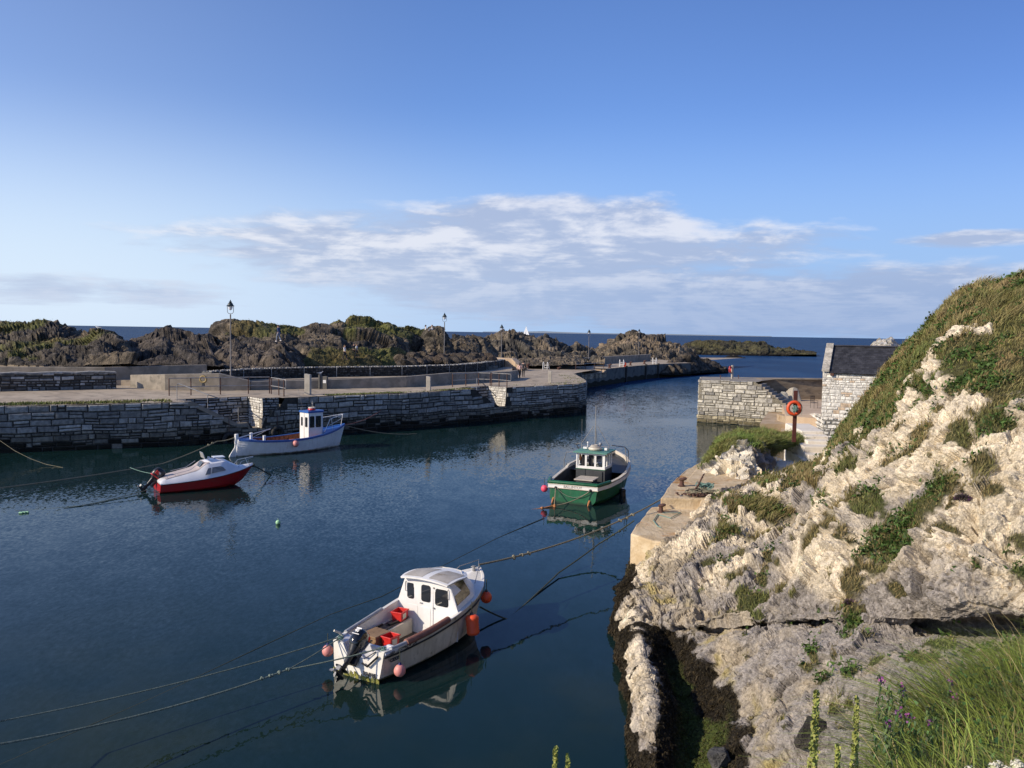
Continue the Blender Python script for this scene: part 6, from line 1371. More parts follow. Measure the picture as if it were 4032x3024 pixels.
mb=MB();mb.tube([(.35,.70,.62),(.28,.80,.78),(.15,.86,.86)],[.03,.032,.028],8);mb.tube([(.35,.70,.62),(.50,.55,.60)],.028,8);mb.obj('tiller_arm',MT['cream'],B1,smooth=True,useCol=False)
mb=MB()
for y in(.62,-.62):
    for k in range(10): mb.torus((.10+rg.uniform(-.03,.05),y+rg.uniform(-.05,.05),.74+rg.uniform(-.01,.05)),rg.uniform(.03,.06),.009,'Z',12,5,rot=Matrix.Rotation(rg.uniform(-1,1),3,'X'))
mb.obj('cleat_lashing',MT['rope_green'],B1,smooth=True,useCol=False)
e,Mx=outboard(B1,R(48),'gloss_black',s=1.0,at=(-.02,.06,.52))
MT_gb=None
q=Mx@Vector((-.12,0,.50));
text('40','power_number',tuple(Mx@Vector((-.373,0,.40))),(Mx.to_3x3()@Vector((0,-1,0))),(Mx.to_3x3()@Vector((0,0,1))),.11,MT['white'],e,.002)
mb=MB();mb.box((-.368,0,.32),(.008,.20,.018));mb.box((-.335,0,.475),(.008,.14,.03));mb.v=[tuple(Mx@Vector(v)) for v in mb.v];mb.obj('decal_stripe',MT['white'],e,useCol=False)
mb=MB();mb.tube([(.0,.1,.5),(.25,.3,.45),(.5,.35,.6),(.62,.1,.62)],.02,6);mb.tube([(-.06,-.62,.62),(-.10,-.35,.35),(-.10,-.2,.4)],.025,6);mb.tube([(-.02,-.52,.70),(-.09,-.25,.5)],.012,6);mb.obj('cable',MT['black'],B1,smooth=True,useCol=False)
# lettering on hull and transom
def hull_text(s_,H,B,x,zf,size,name,mat='charcoal',side=-1):
    i=int(x/H.L*H.ns);k=max(1,min(H.n-1,int(zf)));a=H.pt(i,k,side);b=H.pt(min(i+5,H.ns),k,side);c=H.pt(i,k+1,side);ux=(b-a).normalized();uy=(c-a).normalized()
    if side>0: ux=-ux
    un=ux.cross(uy).normalized();p=a.lerp(c,zf-int(zf))+un*.022;text(s_,name,tuple(p),ux,uy,size,MT[mat],B,.003)
hull_text('RED',H1,B1,.24,8.62,.085,'name_lettering');hull_text('CE525',H1,B1,.38,7.2,.115,'registration')
mb=MB()
for k in range(34):
    i=rg.randint(3,8);a=H1.sheer(i,-1,.006+.002*rg.random(),-.02-.09*rg.random());b=H1.sheer(i+1,-1,0,0)-H1.sheer(i,-1,0,0);b.normalize();w=rg.uniform(.02,.07);h=rg.uniform(.008,.02);a=a+b*rg.uniform(0,.1);mb.add([a,a+b*w,a+b*w+Vector((0,0,h)),a+Vector((0,0,h))],[(0,1,2,3)])
mb.obj('scuff_marks',MT['black'],B1,useCol=False)
text('RAINE','port_lettering',(-.088,-.40,.17),(0,-1,0),(-.1,0,1),.13,MT['charcoal'],B1,.003)
def loc1(x,y,z): 
    h=Vector((B1H[0],B1H[1],0)).normalized();l=Vector((-h.y,h.x,0));return B1S+h*x+l*y+Vector((0,0,z))
A1=math.atan2(B1H[1],B1H[0])
# loose things in the cockpit
def crate(loc,rz,label,sz=(.34,.28,.24),mat='red_plastic',open_=True):
    T=thing('storage_tub',loc,rz,label,'tub','red plastic tubs in the cabin boat');x,y,z=sz[0]/2,sz[1]/2,sz[2];t=.012;mb=MB()
    o=[[Vector((sx*x*k,sy*y*k,h)) for sx,sy in((-1,-1),(1,-1),(1,1),(-1,1))] for k,h in((.86,0),(1.,z))];i_=[[Vector((sx*(x-t)*k,sy*(y-t)*k,h)) for sx,sy in((-1,-1),(1,-1),(1,1),(-1,1))] for k,h in((1.,z),(.86,t))]
    mb.loft(o+i_);mb.obj('body',MT[mat],T,bevel=.008,useCol=False);mb=MB()
    for sx,sy,lx,ly in((0,-1,sz[0]+.03,.02),(0,1,sz[0]+.03,.02),(-1,0,.02,sz[1]+.03),(1,0,.02,sz[1]+.03)): mb.box((sx*x,sy*y,z-.02),(lx,ly,.035))
    mb.obj('rim',MT[mat],T,bevel=.006,useCol=False)
    mb=MB();mb.box((-.02,-y*.97,z*.48),(.17,.008,.13));mb.obj('sticker',MT['cream'],T,useCol=False)
    if not open_: mb=MB();mb.box((0,0,z),(sz[0]*.98,sz[1]*.98,.02));mb.obj('lid',MT[mat],T,useCol=False)
    return T
crate(loc1(2.33,.62,.53),A1+R(8),'open red plastic tub on the side bench against the cabin bulkhead',(.38,.30,.24))
crate(loc1(1.02,-.12,.15),A1+R(-6),'lower red plastic tub beside the wooden box in the cockpit',(.34,.30,.27))
crate(loc1(1.02,-.12,.43),A1+R(-3),'upper red plastic tub stacked on the lower one beside the wooden box',(.34,.30,.25))
W1=thing('wooden_box',loc1(.98,.30,.15),A1+R(-4),'weathered wooden box with a flat lid standing in the cockpit','box')
mb=MB();mb.box((0,0,.24),(.48,.44,.48));mb.obj('body',MT['wood'],W1,bevel=.006,useCol=False);mb=MB()
mb.box((0,0,.505),(.54,.50,.045));mb.obj('lid',MT['wood'],W1,bevel=.008,useCol=False)
mb=MB();
for sx in(-.22,.22): mb.box((sx,-.225,.24),(.05,.02,.48));mb.box((sx,.225,.24),(.05,.02,.48))
mb.obj('batten',MT['wood'],W1,useCol=False)
fender(loc1(-.02,.90,.42),.13,'pink','faded pink buoy at the left corner of the cabin boat stern',hang=.25)
fender(loc1(.28,-.97,.26),.135,'pink','faded pink buoy with a blue cap hanging below the registration number',hang=.3)
fender(loc1(3.0,-1.16,.52),.165,'orange','large ribbed orange fender amidships on the cabin boat',L_=.52,capmat='black',lean=(-.1,.15,1),hang=.3)
fender(loc1(4.45,-.66,.74),.155,'orange','round orange buoy under the bow of the cabin boat',capmat='black',hang=.30)
# ---------------- boat 2: green
B2S=Vector((2.90,37.95,0));B2H=(.375,.927)
B2=place('green_fishing_boat',B2S,B2H,'green hulled fishing boat with a small white wheelhouse and tripod mast')
H2=Hull(7.4,[(0,1.18,.88,-.25,.92,.05),(.15,1.42,.88,-.3,.92,.02),(.35,1.58,.92,-.3,.92,0),(.52,1.60,1.02,-.3,.90,0),(.70,1.40,1.15,-.3,.84,.05),(.85,.92,1.30,-.25,.72,.2),(.95,.42,1.36,-.1,.6,.45),(1,.04,1.42,.1,.5,.6)],n=8,ns=44)
mb=MB();H2.outer(mb);mb.obj('hull',MT['hullgreen'],B2,smooth=True,useCol=False)
mb=MB();H2.transom(mb);mb.obj('transom',MT['hullgreen'],B2,useCol=False)
mb=MB();H2.inner(mb,.10,.22,0,44);mb.obj('cockpit_lining',MT['charcoal'],B2,useCol=False)
mb=MB();H2.floor_(mb,.23,.10,0,44);mb.obj('deck',MT['charcoal'],B2,useCol=False)
mb=MB();mb.loft([[Vector((x,y,z)) for y,z in((-1.14,.2),(1.14,.2),(1.14,.86),(-1.14,.86))] for x in(.02,.10)]);mb.obj('transom_inner',MT['charcoal'],B2,useCol=False)
mb=MB();H2.cap(mb,.13,.05,0,44,.03);mb.obj('gunwale',MT['cream'],B2,bevel=.01,useCol=False)
mb=MB();H2.cap(mb,-.02,.17,0,44,.04,-.19);mb.box((-.03,0,.78),(.05,2.38,.19));mb.obj('rubbing_strake',MT['white'],B2,useCol=False)
mb=MB();mb.box((-.05,0,.70),(.05,2.44,.03));mb.box((-.045,0,.86),(.05,2.44,.025));mb.obj('strake_edge',MT['cream'],B2,useCol=False)
mb=MB();mb.tube([(.9,1.42,.96),(.05,1.20,.94),(0,1.16,.95),(0,-1.16,.95),(.05,-1.20,.94),(1.1,-1.46,.97)],.085,10);mb.obj('stern_roller_pad',MT['hullgreen'],B2,smooth=True,useCol=False)
# raised port/starboard bow coaming
mb=MB()
for side in(1,-1):
    r=[]
    for i in range(22,45):
        h=.10*min(1,(i-22)/2.);a=H2.sheer(i,side,.03,.05);b=H2.sheer(i,side,-.10,.05);r.append([a,a+Vector((0,0,h)),b+Vector((0,0,h)),b])
    mb.loft(r)
mb.obj('bow_coaming',MT['cream'],B2,bevel=.01,useCol=False)
# wheelhouse
def wheelhouse2():
    x0,x1,hw=2.75,4.05,.74;zb,zm,zt=.23,1.22,2.02
    mb=MB();mb.box(((x0+x1)/2,0,(zb+zm)/2),(x1-x0,hw*2,zm-zb));mb.box((x0-.012,.28,(zb+zm)/2),(.03,.03,zm-zb));b=mb.obj('wheelhouse',MT['charcoal'],B2,useCol=False)
    mb=MB();mb.box((x0-.03,-.42,.68),(.04,.40,.90));mb.obj('door',MT['charcoal'],b,bevel=.01,useCol=False)
    mb=MB();t=.07
    def post(x,y,w,d): mb.box((x,y,(zm+zt)/2),(w,d,zt-zm))
    # aft face posts leave three openings, side faces two openings each
    for y in(hw-.04,.24,-.24+.0,-hw+.09): post(x0+.03,y,.06,.10 if abs(y)<.5 else .09)
    for sg in(1,-1):
        for x in(x0+.03,x0+.45,x0+.88,x1-.03): post(x,sg*(hw-.03),.09,.06)
    for y in(.25,-.25): post(x1-.03,y,.06,.09)
    for z,h in((zm+.06,.14),(zt-.05,.11)):
        mb.box((x0+.03,0,z),(.064,hw*2,h));mb.box((x1-.03,0,z),(.064,hw*2,h));mb.box(((x0+x1)/2,hw-.03,z),(x1-x0-.13,.064,h));mb.box(((x0+x1)/2,-hw+.03,z),(x1-x0-.13,.064,h))
    mb.obj('window_frame',MT['white'],b,bevel=.008,useCol=False)
    mb=MB();mb.box(((x0+x1)/2,0,zm-.01),(x1-x0+.03,hw*2+.03,.03));mb.obj('green_line',MT['hullgreen'],b,useCol=False)
    mb=MB();mb.loft([[Vector((x,y,z)) for y,z in((-hw-.12,zt-.01),(hw+.12,zt-.01),(hw+.12,zt+.04),(0,zt+.09),(-hw-.12,zt+.04))] for x in(x0-.16,x1+.18)]);mb.obj('roof',MT['roofgreen'],b,useCol=False)
    # inside
    mb=MB();mb.tube([(3.0,.45,1.95),(3.02,.48,1.5),(3.0,.42,1.25)],[.05,.12,.10],8);mb.obj('hanging_oilskin',MT['cloth_dark'],b,useCol=False)
    mb=MB();mb.tube([(2.92,.58,1.95),(2.92,.58,1.75),(2.94,.6,1.6)],[.03,.07,.05],8);mb.obj('hanging_net',MT['rope_orange'],b,useCol=False)
    mb=MB();mb.box((2.98,.05,1.55),(.08,.22,.8));mb.obj('hanging_jacket',MT['cloth_dark'],b,bevel=.03,useCol=False)
    mb=MB();mb.box((3.85,-.3,1.30),(.25,.5,.16));mb.box((3.85,.3,1.3),(.2,.4,.12));mb.obj('console',MT['galv'],b,bevel=.02,useCol=False)
    # roof gear
    T=B2
    mb=MB();mb.torus((3.25,-.08,zt+.16),.27,.075,'Z',24,8);mb.obj('lifebuoy',MT['cream'],T,smooth=True,useCol=False)
    mb=MB();mb.torus((3.27,-.08,zt+.25),.21,.05,'Z',20,8);mb.torus((3.25,-.05,zt+.31),.15,.04,'Z',20,8);mb.obj('coiled_hose',MT['deckgrey'],T,smooth=True,useCol=False)
    mb=MB();zz=zt+.42
    mb.tube([(3.5,.70,zt+.05),(3.5,.72,zz-.1),(3.5,.66,zz),(3.5,.10,zt+1.25)],.018,6);mb.tube([(3.5,-.70,zt+.05),(3.5,-.72,zz-.1),(3.5,-.66,zz),(3.5,-.10,zt+1.25)],.018,6);mb.tube([(3.5,0,zt+.08),(3.5,0,zt+1.3),(3.5,0,zt+2.3)],[.028,.025,.018],8);mb.tube([(3.9,.0,zt+.08),(3.5,0,zt+1.25)],.014,6)
    mb.tube([(3.5,.71,zt+.25),(3.5,-.71,zt+.25)],.014,6)
    mb.obj('mast',MT['galv'],T,smooth=True,useCol=False)
    mb=MB();mb.sphere((3.55,-.25,zt+.36),.085);mb.tube([(3.55,-.25,zt+.06),(3.55,-.25,zt+.3)],.02,6);mb.obj('radar_dome',MT['greypipe'],T,smooth=True,useCol=False)
    mb=MB();mb.tube([(3.35,.34,zt+.06),(3.35,.34,zt+.4)],.02,6);mb.sphere((3.35,.34,zt+.43),.045);mb.box((3.3,.45,zt+.16),(.12,.2,.10));mb.box((3.3,-.62,zt+.16),(.12,.14,.12));mb.obj('roof_light',MT['white'],T,bevel=.01,useCol=False)
    mb=MB();mb.tube([(3.2,.60,zt+.05),(3.2,.62,zt+1.6)],.006,5);mb.obj('whip_aerial',MT['galv'],T,useCol=False)
wheelhouse2()
mb=MB()
mb.tube([(3.6,-.80,2.35),(4.4,-1.28,2.20),(5.0,-1.32,1.95),(5.15,-1.30,1.75),(5.15,-1.28,1.2)],.022,6);mb.tube([(4.55,-1.28,2.13),(4.6,-1.38,1.2)],.018,6);mb.tube([(3.6,.80,2.35),(4.4,1.28,2.2),(5.15,1.30,1.75),(5.15,1.28,1.2)],.022,6);mb.tube([(2.9,.86,2.0),(3.2,1.4,1.9),(3.3,1.55,1.5),(3.35,1.56,1.1)],.018,6)
mb.obj('rail',MT['galv'],B2,smooth=True,useCol=False)
EB=thing('engine_box',B2S+Vector((0,0,0)),math.atan2(B2H[1],B2H[0]),'dark engine box with a pale lid on the deck of the green boat','box')
mb=MB();mb.box((1.75,-.12,.56),(.95,.80,.66));mb.obj('body',MT['charcoal'],EB,bevel=.01,useCol=False);mb=MB();mb.box((1.75,-.12,.92),(1.08,.94,.06));mb.obj('lid',MT['deckpale'],EB,bevel=.012,useCol=False)
mb=MB();mb.lathe((.62,.62,.23),[(.14,0),(.10,.05),(.08,.2),(.20,.24),(.20,.28),(.1,.29)],14);mb.obj('deck_vent',MT['charcoal'],B2,smooth=True,useCol=False)
mb=MB()
for i in range(24,44):
    a,b,c,d=H2.sheer(i,1,-.10,-.12),H2.sheer(i+1,1,-.10,-.12),H2.sheer(i+1,-1,-.10,-.12),H2.sheer(i,-1,-.10,-.12);mb.add([a,b,c,d],[(0,3,2,1)])
mb.obj('foredeck',MT['charcoal'],B2,useCol=False)
text('BALLINTOY','port_lettering',(-.062,0,.78),(0,-1,0),(0,0,1),.17,MT['deckgrey'],B2,.003)
mb=MB()
for y in(.82,-.86): mb.lathe((-.03,y,.70),[(.07,0),(.07,.06),(.03,.1)],10,axis=(-1,0,0))
mb.obj('fairlead',MT['black'],B2,useCol=False)
mb=MB()
for y in(.92,-.82): mb.tube([(-.03,y,.22),(-.12,y+.02,.12),(-.20,y+.04,-.02)],[.05,.05,.03],8)
mb.obj('rudder_bracket',MT['rope_orange'],B2,smooth=True,useCol=False)
def loc2(x,y,z):
    h=Vector((B2H[0],B2H[1],0)).normalized();l=Vector((-h.y,h.x,0));return B2S+h*x+l*y+Vector((0,0,z))
fender(loc2(.05,1.42,.58),.16,'hotpink','bright pink buoy at the left stern corner of the green boat',hang=.3)
fender(loc2(3.9,1.62,.72),.15,'hotpink','bright pink buoy peeping over the left side of the green boat',hang=.3)
fender(loc2(2.9,-1.62,.12),.15,'black','dark cylindrical fender touching the water on the right of the green boat',L_=.5,capmat='white',hang=.6)
yk=loc2(-1.0,.55,.06);rope('bridle_rope',[loc2(-.08,.82,.70),yk],.025,'rope_tan','left arm of the stern bridle of the green boat');rope('bridle_rope',[loc2(-.08,-.86,.68),yk],.025,'rope_tan','right arm of the stern bridle of the green boat',.12)
rope('stern_line',[loc2(-.08,.80,.72),loc2(-.15,-.84,.70)],.014,'rope_pale','pale line drooping between the fairleads on the green boat stern',.38)
rope('bridle_tail',[yk,loc2(-1.7,1.1,-.02),loc2(-2.2,1.6,-.05)],.035,'rope_orange','thick orange brown rope going into the water behind the green boat',knots=(0.02,.4))
# ---------------- boat 3: white and blue
B3S=Vector((-16.85,50.55,0));B3H=(.69,.724)
B3=place('wooden_fishing_boat',B3S,B3H,'white clinker fishing boat with blue trim and a tall white wheelhouse by the quay')
H3=Hull(7.9,[(0,.22,1.05,-.2,.5,.12),(.06,.55,1.0,-.22,.6,.1),(.18,.95,.90,-.25,.78,.03),(.38,1.16,.84,-.28,.88,0),(.58,1.18,.90,-.28,.88,0),(.76,.95,1.06,-.25,.78,.02),(.9,.52,1.26,-.2,.62,.14),(1,.03,1.45,-.1,.5,.30)],n=11,ns=48,lap=.028)
mb=MB();H3.outer(mb);mb.obj('hull',MT['hullwhite'],B3,useCol=False);mb=MB();H3.transom(mb);mb.obj('sternpost',MT['white'],B3,useCol=False)
mb=MB();H3.cap(mb,.10,.05,0,48,.03);mb.obj('gunwale',MT['blue'],B3,useCol=False);mb=MB();H3.cap(mb,-.02,.06,0,48,.045,-.07);mb.obj('rubbing_strake',MT['blue'],B3,useCol=False)
mb=MB();H3.inner(mb,.06,.2,4,44);mb.obj('planking',MT['brownwood'],B3,useCol=False);mb=MB();H3.floor_(mb,.21,.06,2,46);mb.obj('floor_boards',MT['brownwood'],B3,useCol=False)
for i in range(8,36,2):
    for side in(1,-1):
        mb=MB();mb.tube([H3.pt(i,k,side,.07) for k in range(3,H3.n+1)],.03,4);mb.obj('frame',MT['brownwood'],B3,useCol=False)
mb=MB();mb.box((3.0,0,.60),(.3,2.1,.05));mb.box((4.3,0,.62),(.28,2.2,.05));mb.obj('thwart',MT['brownwood'],B3,useCol=False)
mb=MB()
for i in list(range(0,8))+list(range(36,48)):
    a,b,c,d=H3.sheer(i,1,-.05,.0),H3.sheer(i+1,1,-.05,.0),H3.sheer(i+1,-1,-.05,.0),H3.sheer(i,-1,-.05,.0);mb.add([a,b,c,d],[(0,3,2,1)])
mb.obj('deck',MT['blue'],B3,useCol=False)
def wh3():
    x0,x1,hw=4.75,6.0,.52;zb,zt=.5,2.42
    mb=MB();mb.loft([[Vector((x,y,z)) for x,y in((x0,hw),(x1-.25,hw),(x1,hw*.55),(x1,-hw*.55),(x1-.25,-hw),(x0,-hw))] for z in(zb,zt)]);b=mb.obj('wheelhouse',MT['white'],B3,useCol=False)
    un=(-1,0,0);f=lambda y0,z0,y1,z1:rrect(-y1,z0,-y0,z1,.05,3)
    window(b,f(.17,1.55,.36,2.1),(x0,0,0),(0,-1,0),(0,0,1),un,'glass','galv',.02,name='window');window(b,f(-.40,1.50,-.12,2.12),(x0,0,0),(0,-1,0),(0,0,1),un,'glass','galv',.02)
    mb=MB();mb.box((x0-.005,.0,1.5),(.02,.015,1.8));mb.obj('door_edge',MT['galv'],b,useCol=False)
    for xa,xb in((.10,.42),(.55,.92)): window(b,rrect(xa,1.48,xb,2.18,.05,3),(x0,-hw,0),(1,0,0),(0,0,1),(0,-1,0),'glass','black',.025)
    window(b,rrect(.08,1.48,.42,2.18,.05,3)[::-1],(x0+1.0,hw,0),(-1,0,0),(0,0,1),(0,1,0),'glass','black',.025)
    mb=MB();mb.loft([[Vector((x0-.08+k*(-.0),y,z)) for y,z in((hw+.08,zt),(hw+.08,zt+.10),(0,zt+.17),(-hw-.08,zt+.10),(-hw-.08,zt))],[Vector((x1+.12,y,z)) for y,z in((hw+.02,zt),(hw+.02,zt+.10),(0,zt+.17),(-hw-.02,zt+.10),(-hw-.02,zt))]]) if 0 else None
    for k in(0,): mb.loft([[Vector((x,y,z)) for x,y in((x0-.05,hw+.04),(x1-.2,hw+.04),(x1+.06,.3),(x1+.06,-.3),(x1-.2,-hw-.04),(x0-.05,-hw-.04))] for z in(zt,zt+.12)])
    mb.obj('roof',MT['blue'],b,useCol=False)
    mb=MB();mb.torus((5.25,-.12,zt+.20),.20,.06,'Z',20,8);mb.obj('life_ring',MT['red_plastic'],B3,smooth=True,useCol=False);mb=MB();mb.torus((5.25,-.12,zt+.30),.19,.05,'Z',20,8);mb.obj('life_ring',MT['cream'],B3,smooth=True,useCol=False)
    mb=MB();mb.tube([(5.3,-.1,zt+.1),(5.3,-.1,zt+.75)],.02,6);mb.box((5.3,-.1,zt+.6),(.03,.2,.03));mb.tube([(4.75,.1,zt+.1),(4.5,.35,zt+1.6)],.008,5);mb.tube([(4.8,.45,zt+.1),(4.8,.47,zt+.32)],.02,5);mb.obj('aerial',MT['galv'],B3,useCol=False)
wh3()
mb=MB();mb.tube([(5.9,-.62,1.12),(6.4,-.5,1.9),(6.5,-.48,1.95),(7.7,-.1,2.12),(7.75,0,2.13),(7.7,.1,2.12),(6.5,.48,1.95),(6.4,.5,1.9),(5.9,.62,1.12)],.022,6);mb.tube([(6.55,-.46,1.95),(6.6,-.5,1.2)],.018,6);mb.tube([(7.7,-.08,2.1),(7.55,-.1,1.4)],.018,6);mb.tube([(6.35,-.5,1.5),(7.6,-.08,1.85)],.018,6);mb.obj('bow_rail',MT['white'],B3,smooth=True,useCol=False)
for c_,p_ in(((-.02,0,.8),[(.13,0),(.13,.55),(.10,.58)]),((1.3,.62,.85),[(.10,0),(.10,.45)]),((1.55,-.55,.80),[(.10,0),(.10,.42)])):
    mb=MB();mb.lathe(c_,p_,8);mb.obj('samson_post',MT['white'],B3,useCol=False)
mb=MB();mb.tube([(-.02,.02,1.1),(2.6,.55,1.45)],.035,6);mb.tube([(1.4,.6,1.0),(2.4,.5,1.42)],.012,5);mb.obj('boom',MT['white'],B3,smooth=True,useCol=False)
mb=MB();mb.loft([[Vector((x,y,z)) for x,z in((-.10,.95),(.02,.95),(.10,-.2),(-.62,-.2),(-.45,.15),(-.16,.55))] for y in(-.03,.03)]);mb.obj('rudder',MT['white'],B3,bevel=.01,useCol=False)
def loc3(x,y,z):
    h=Vector((B3H[0],B3H[1],0)).normalized();l=Vector((-h.y,h.x,0));return B3S+h*x+l*y+Vector((0,0,z))
fender(loc3(3.3,-1.32,.62),.20,'pink','dusty pink buoy on the side of the white and blue boat',hang=.25)
# ---------------- boat 4: red and white cabin cruiser
B4S=Vector((-16.95,39.35,0));B4H=(.835,.55)
B4=place('red_speedboat',B4S,B4H,'small red and white cabin cruiser with a black outboard, left of the wooden boat')
H4=Hull(4.55,[(0,.86,.42,-.12,.97,.06),(.2,.90,.46,-.14,.97,.0),(.45,.92,.54,-.14,.95,0),(.65,.82,.64,-.12,.9,.02),(.82,.56,.76,-.05,.78,.25),(.94,.22,.86,.12,.6,.55),(1,.03,.92,.30,.5,.75)],n=6,ns=36)
mb=MB();H4.outer(mb);mb.obj('hull',MT['hullred'],B4,smooth=True,useCol=False);mb=MB();H4.transom(mb);mb.obj('transom',MT['hullred'],B4,useCol=False)
mb=MB();H4.cap(mb,.0,.03,0,36,.03,-.005);mb.obj('rubbing_strake',MT['black'],B4,useCol=False)
mb=MB()
def deckpt(i,f):   # f 0..1 from sheer to centre
    a=H4.sheer(i,1);w=abs(a.y);x=a.x;z=a.z
    return w,x,z
r=[]
prof=[]
for i in range(37):
    t=i/36;a=H4.sheer(i,1);w=abs(a.y)+.01;z=a.z+.02
    # coaming: white topsides lean inward
    hgt=np.interp(t,[0,.02,.10,.38,.47,.66,.84,1.],[.06,.16,.20,.40,.66,.62,.10,.03]);inn=np.interp(t,[0,.1,.4,.66,.84,1],[.14,.24,.26,.24,.30,.5])
    wi=max(w*(1-inn),.01);
    r.append([Vector((a.x,w,z)),Vector((a.x,w-.02,z+.05)),Vector((a.x,wi,z+hgt)),Vector((a.x,wi*.96,z+hgt+.02)),Vector((a.x,wi*.5,z+hgt+(.06 if t>.42 else .02))),Vector((a.x,0,z+hgt+(.08 if t>.42 else .03)))])
left=r;r_side=r;right=[[Vector((p.x,-p.y,p.z)) for p in q][::-1] for q in r]
full=[a+b[1:] for a,b in zip(left,right)]
mb.loft(full,closed=False,caps=True);mb.obj('topsides',MT['gelwhite'],B4,smooth=True,useCol=False)
# grey cockpit cover
mb=MB();rr_=[]
for i in range(2,19):
    q=full[i];rr_.append([p+Vector((0,0,.022)) for p in q[3:8]])
mb.loft(rr_,closed=False,caps=False);mb.obj('cockpit_cover',MT['canvas'],B4,smooth=True,useCol=False)
# cabin top
def cab4():
    st=[(1.75,.50,.90,.92),(2.15,.56,.84,1.34),(2.7,.56,.98,1.44),(3.1,.50,1.02,1.36),(3.55,.36,1.02,1.10)]
    R_=[];n=12
    for x,w,zb,zt in st:
        R_.append([Vector((x,w*math.copysign(abs(math.cos(a))**.45,math.cos(a)),zb-.25+(zt-zb+.25)*abs(math.sin(a))**.45)) for a in [math.pi*k/n for k in range(n+1)]])
    mb=MB();mb.loft(R_,closed=False,caps=True);c=mb.obj('cabin',MT['gelwhite'],B4,smooth=True,useCol=False)
    # side windows, set in the sloping topsides
    for sg in(-1,1):
        i0,i1=17,23;f=lambda p:Vector((p.x,sg*p.y,p.z));a,b,c0,d0=f(r_side[i0][1]),f(r_side[i1][1]),f(r_side[i0][2]),f(r_side[i1][2])
        ux=((b-a)+(d0-c0)).normalized();uy=((c0+d0)-(a+b));uy=(uy-ux*uy.dot(ux)).normalized();un=ux.cross(uy)
        if un.y*sg<0: un=-un
        o=(a+c0)/2-uy*.17+un*.02-ux*.12
        P=[(-.02,.0),(.22,.01),(.30,.28),(.16,.27)];P2=[(.30,.02),(.98,.05),(.86,.22),(.74,.28),(.38,.29)]
        for p in(P,P2): window(c,p if sg<0 else p[::-1],o+un*.012,ux,uy,un,'glass_tan','galv',.02)
    # aft hatch windows
    o=Vector((1.86,0,1.02));uy=Vector((.28,0,.42)).normalized();un=Vector((0,-1,0)).cross(uy)
    for y0,y1 in((-.42,-.20),(-.12,.18)): window(c,[(-y1,.06),(-y0,.06),(-y0,.34),(-y1,.34)],o+un*.03,(0,-1,0),uy,un,'glass','galv',.015)
    mb=MB();mb.box((2.15,0,1.60),(.03,.9,.30));mb.v=[(x+(z-1.4)*-.3,y*(1-.25*(z-1.45)/.3),z) for x,y,z in mb.v];mb.obj('spray_screen',MT['greyscreen'],B4,useCol=False)
    mb=MB();mb.box((2.85,0,1.47),(.55,.5,.05));mb.lathe((2.3,-.35,1.38),[(.04,0),(.04,.1),(.06,.12),(.05,.18)],8);mb.obj('roof_hatch',MT['gelwhite'],B4,bevel=.015,useCol=False)
    mb=MB()
    for y in(.42,-.42): mb.tube([(.7,y*1.2,.86),(1.4,y*1.15,.98),(1.85,y*1.05,1.28)],.014,6)
    mb.tube([(.35,-.55,.70),(.38,-.55,.80),(.7,-.57,.84),(.72,-.57,.76)],.014,6)
    mb.obj('grab_rail',MT['steel'],B4,smooth=True,useCol=False)
cab4()
mb=MB();mb.tube([(3.65,-.42,.86),(3.9,-.36,1.20),(4.5,-.10,1.34),(4.58,0,1.35),(4.5,.10,1.34),(3.9,.36,1.20),(3.65,.42,.86)],.016,6);mb.tube([(4.25,-.22,1.28),(4.35,-.15,.95)],.012,6);mb.tube([(4.25,.22,1.28),(4.35,.15,.95)],.012,6);mb.obj('bow_rail',MT['steel'],B4,smooth=True,useCol=False)
e4,Mx4=outboard(B4,R(42),'black',accent='redtrim',s=1.12,at=(-.04,.15,.50))
text('MARINER' if 0 else 'MERCURY' if 0 else '60','power_number',tuple(Mx4@Vector((-.12,-.176,.33))),(Mx4.to_3x3()@Vector((1,0,0))),(Mx4.to_3x3()@Vector((0,0,1))),.12,MT['white'],e4,.002)
def loc4(x,y,z):
    h=Vector((B4H[0],B4H[1],0)).normalized();l=Vector((-h.y,h.x,0));return B4S+h*x+l*y+Vector((0,0,z))
# ---------------- far sailing yacht
q=atz(2073,1323,0);q=aty(2073,1324,1500.);YT=thing('sailing_yacht',(q.x,1500,0),R(160),'tiny white sailing yacht out at sea between two lamp posts','yacht')
def k(z):return z*1.
mb=MB();mb.loft([[Vector((x,y*w,z)) for y,z in((-1,2.),(0,-.6),(1,2.))] for x,w in((-6.5,1.3),(-2,2.),(3,1.5),(7,.1))]);mb.obj('hull',MT['white'],YT,useCol=False)
mb=MB();mb.box((-1,0,2.4),(6,1.8,1.0));mb.obj('coachroof',MT['white'],YT,bevel=.1,useCol=False)
mb=MB();mb.tube([(1,0,2),(1,0,20)],.15,6);mb.obj('mast',MT['galv'],YT,useCol=False)
mb=MB();mb.extr([(.8,3.2),(.8,19.5),(-1.5,12),(-5.2,3.2)],(0,.3,0),(1,0,0),(0,0,1),(0,1,0),.06);mb.obj('mainsail',MT['sailcloth'],YT,useCol=False)
mb=MB();mb.extr([(1.2,18.5),(6.8,2.6),(2.2,3.2)],(0,-.3,0),(1,0,0),(0,0,1),(0,1,0),.06);mb.obj('jib',MT['sailcloth'],YT,useCol=False)
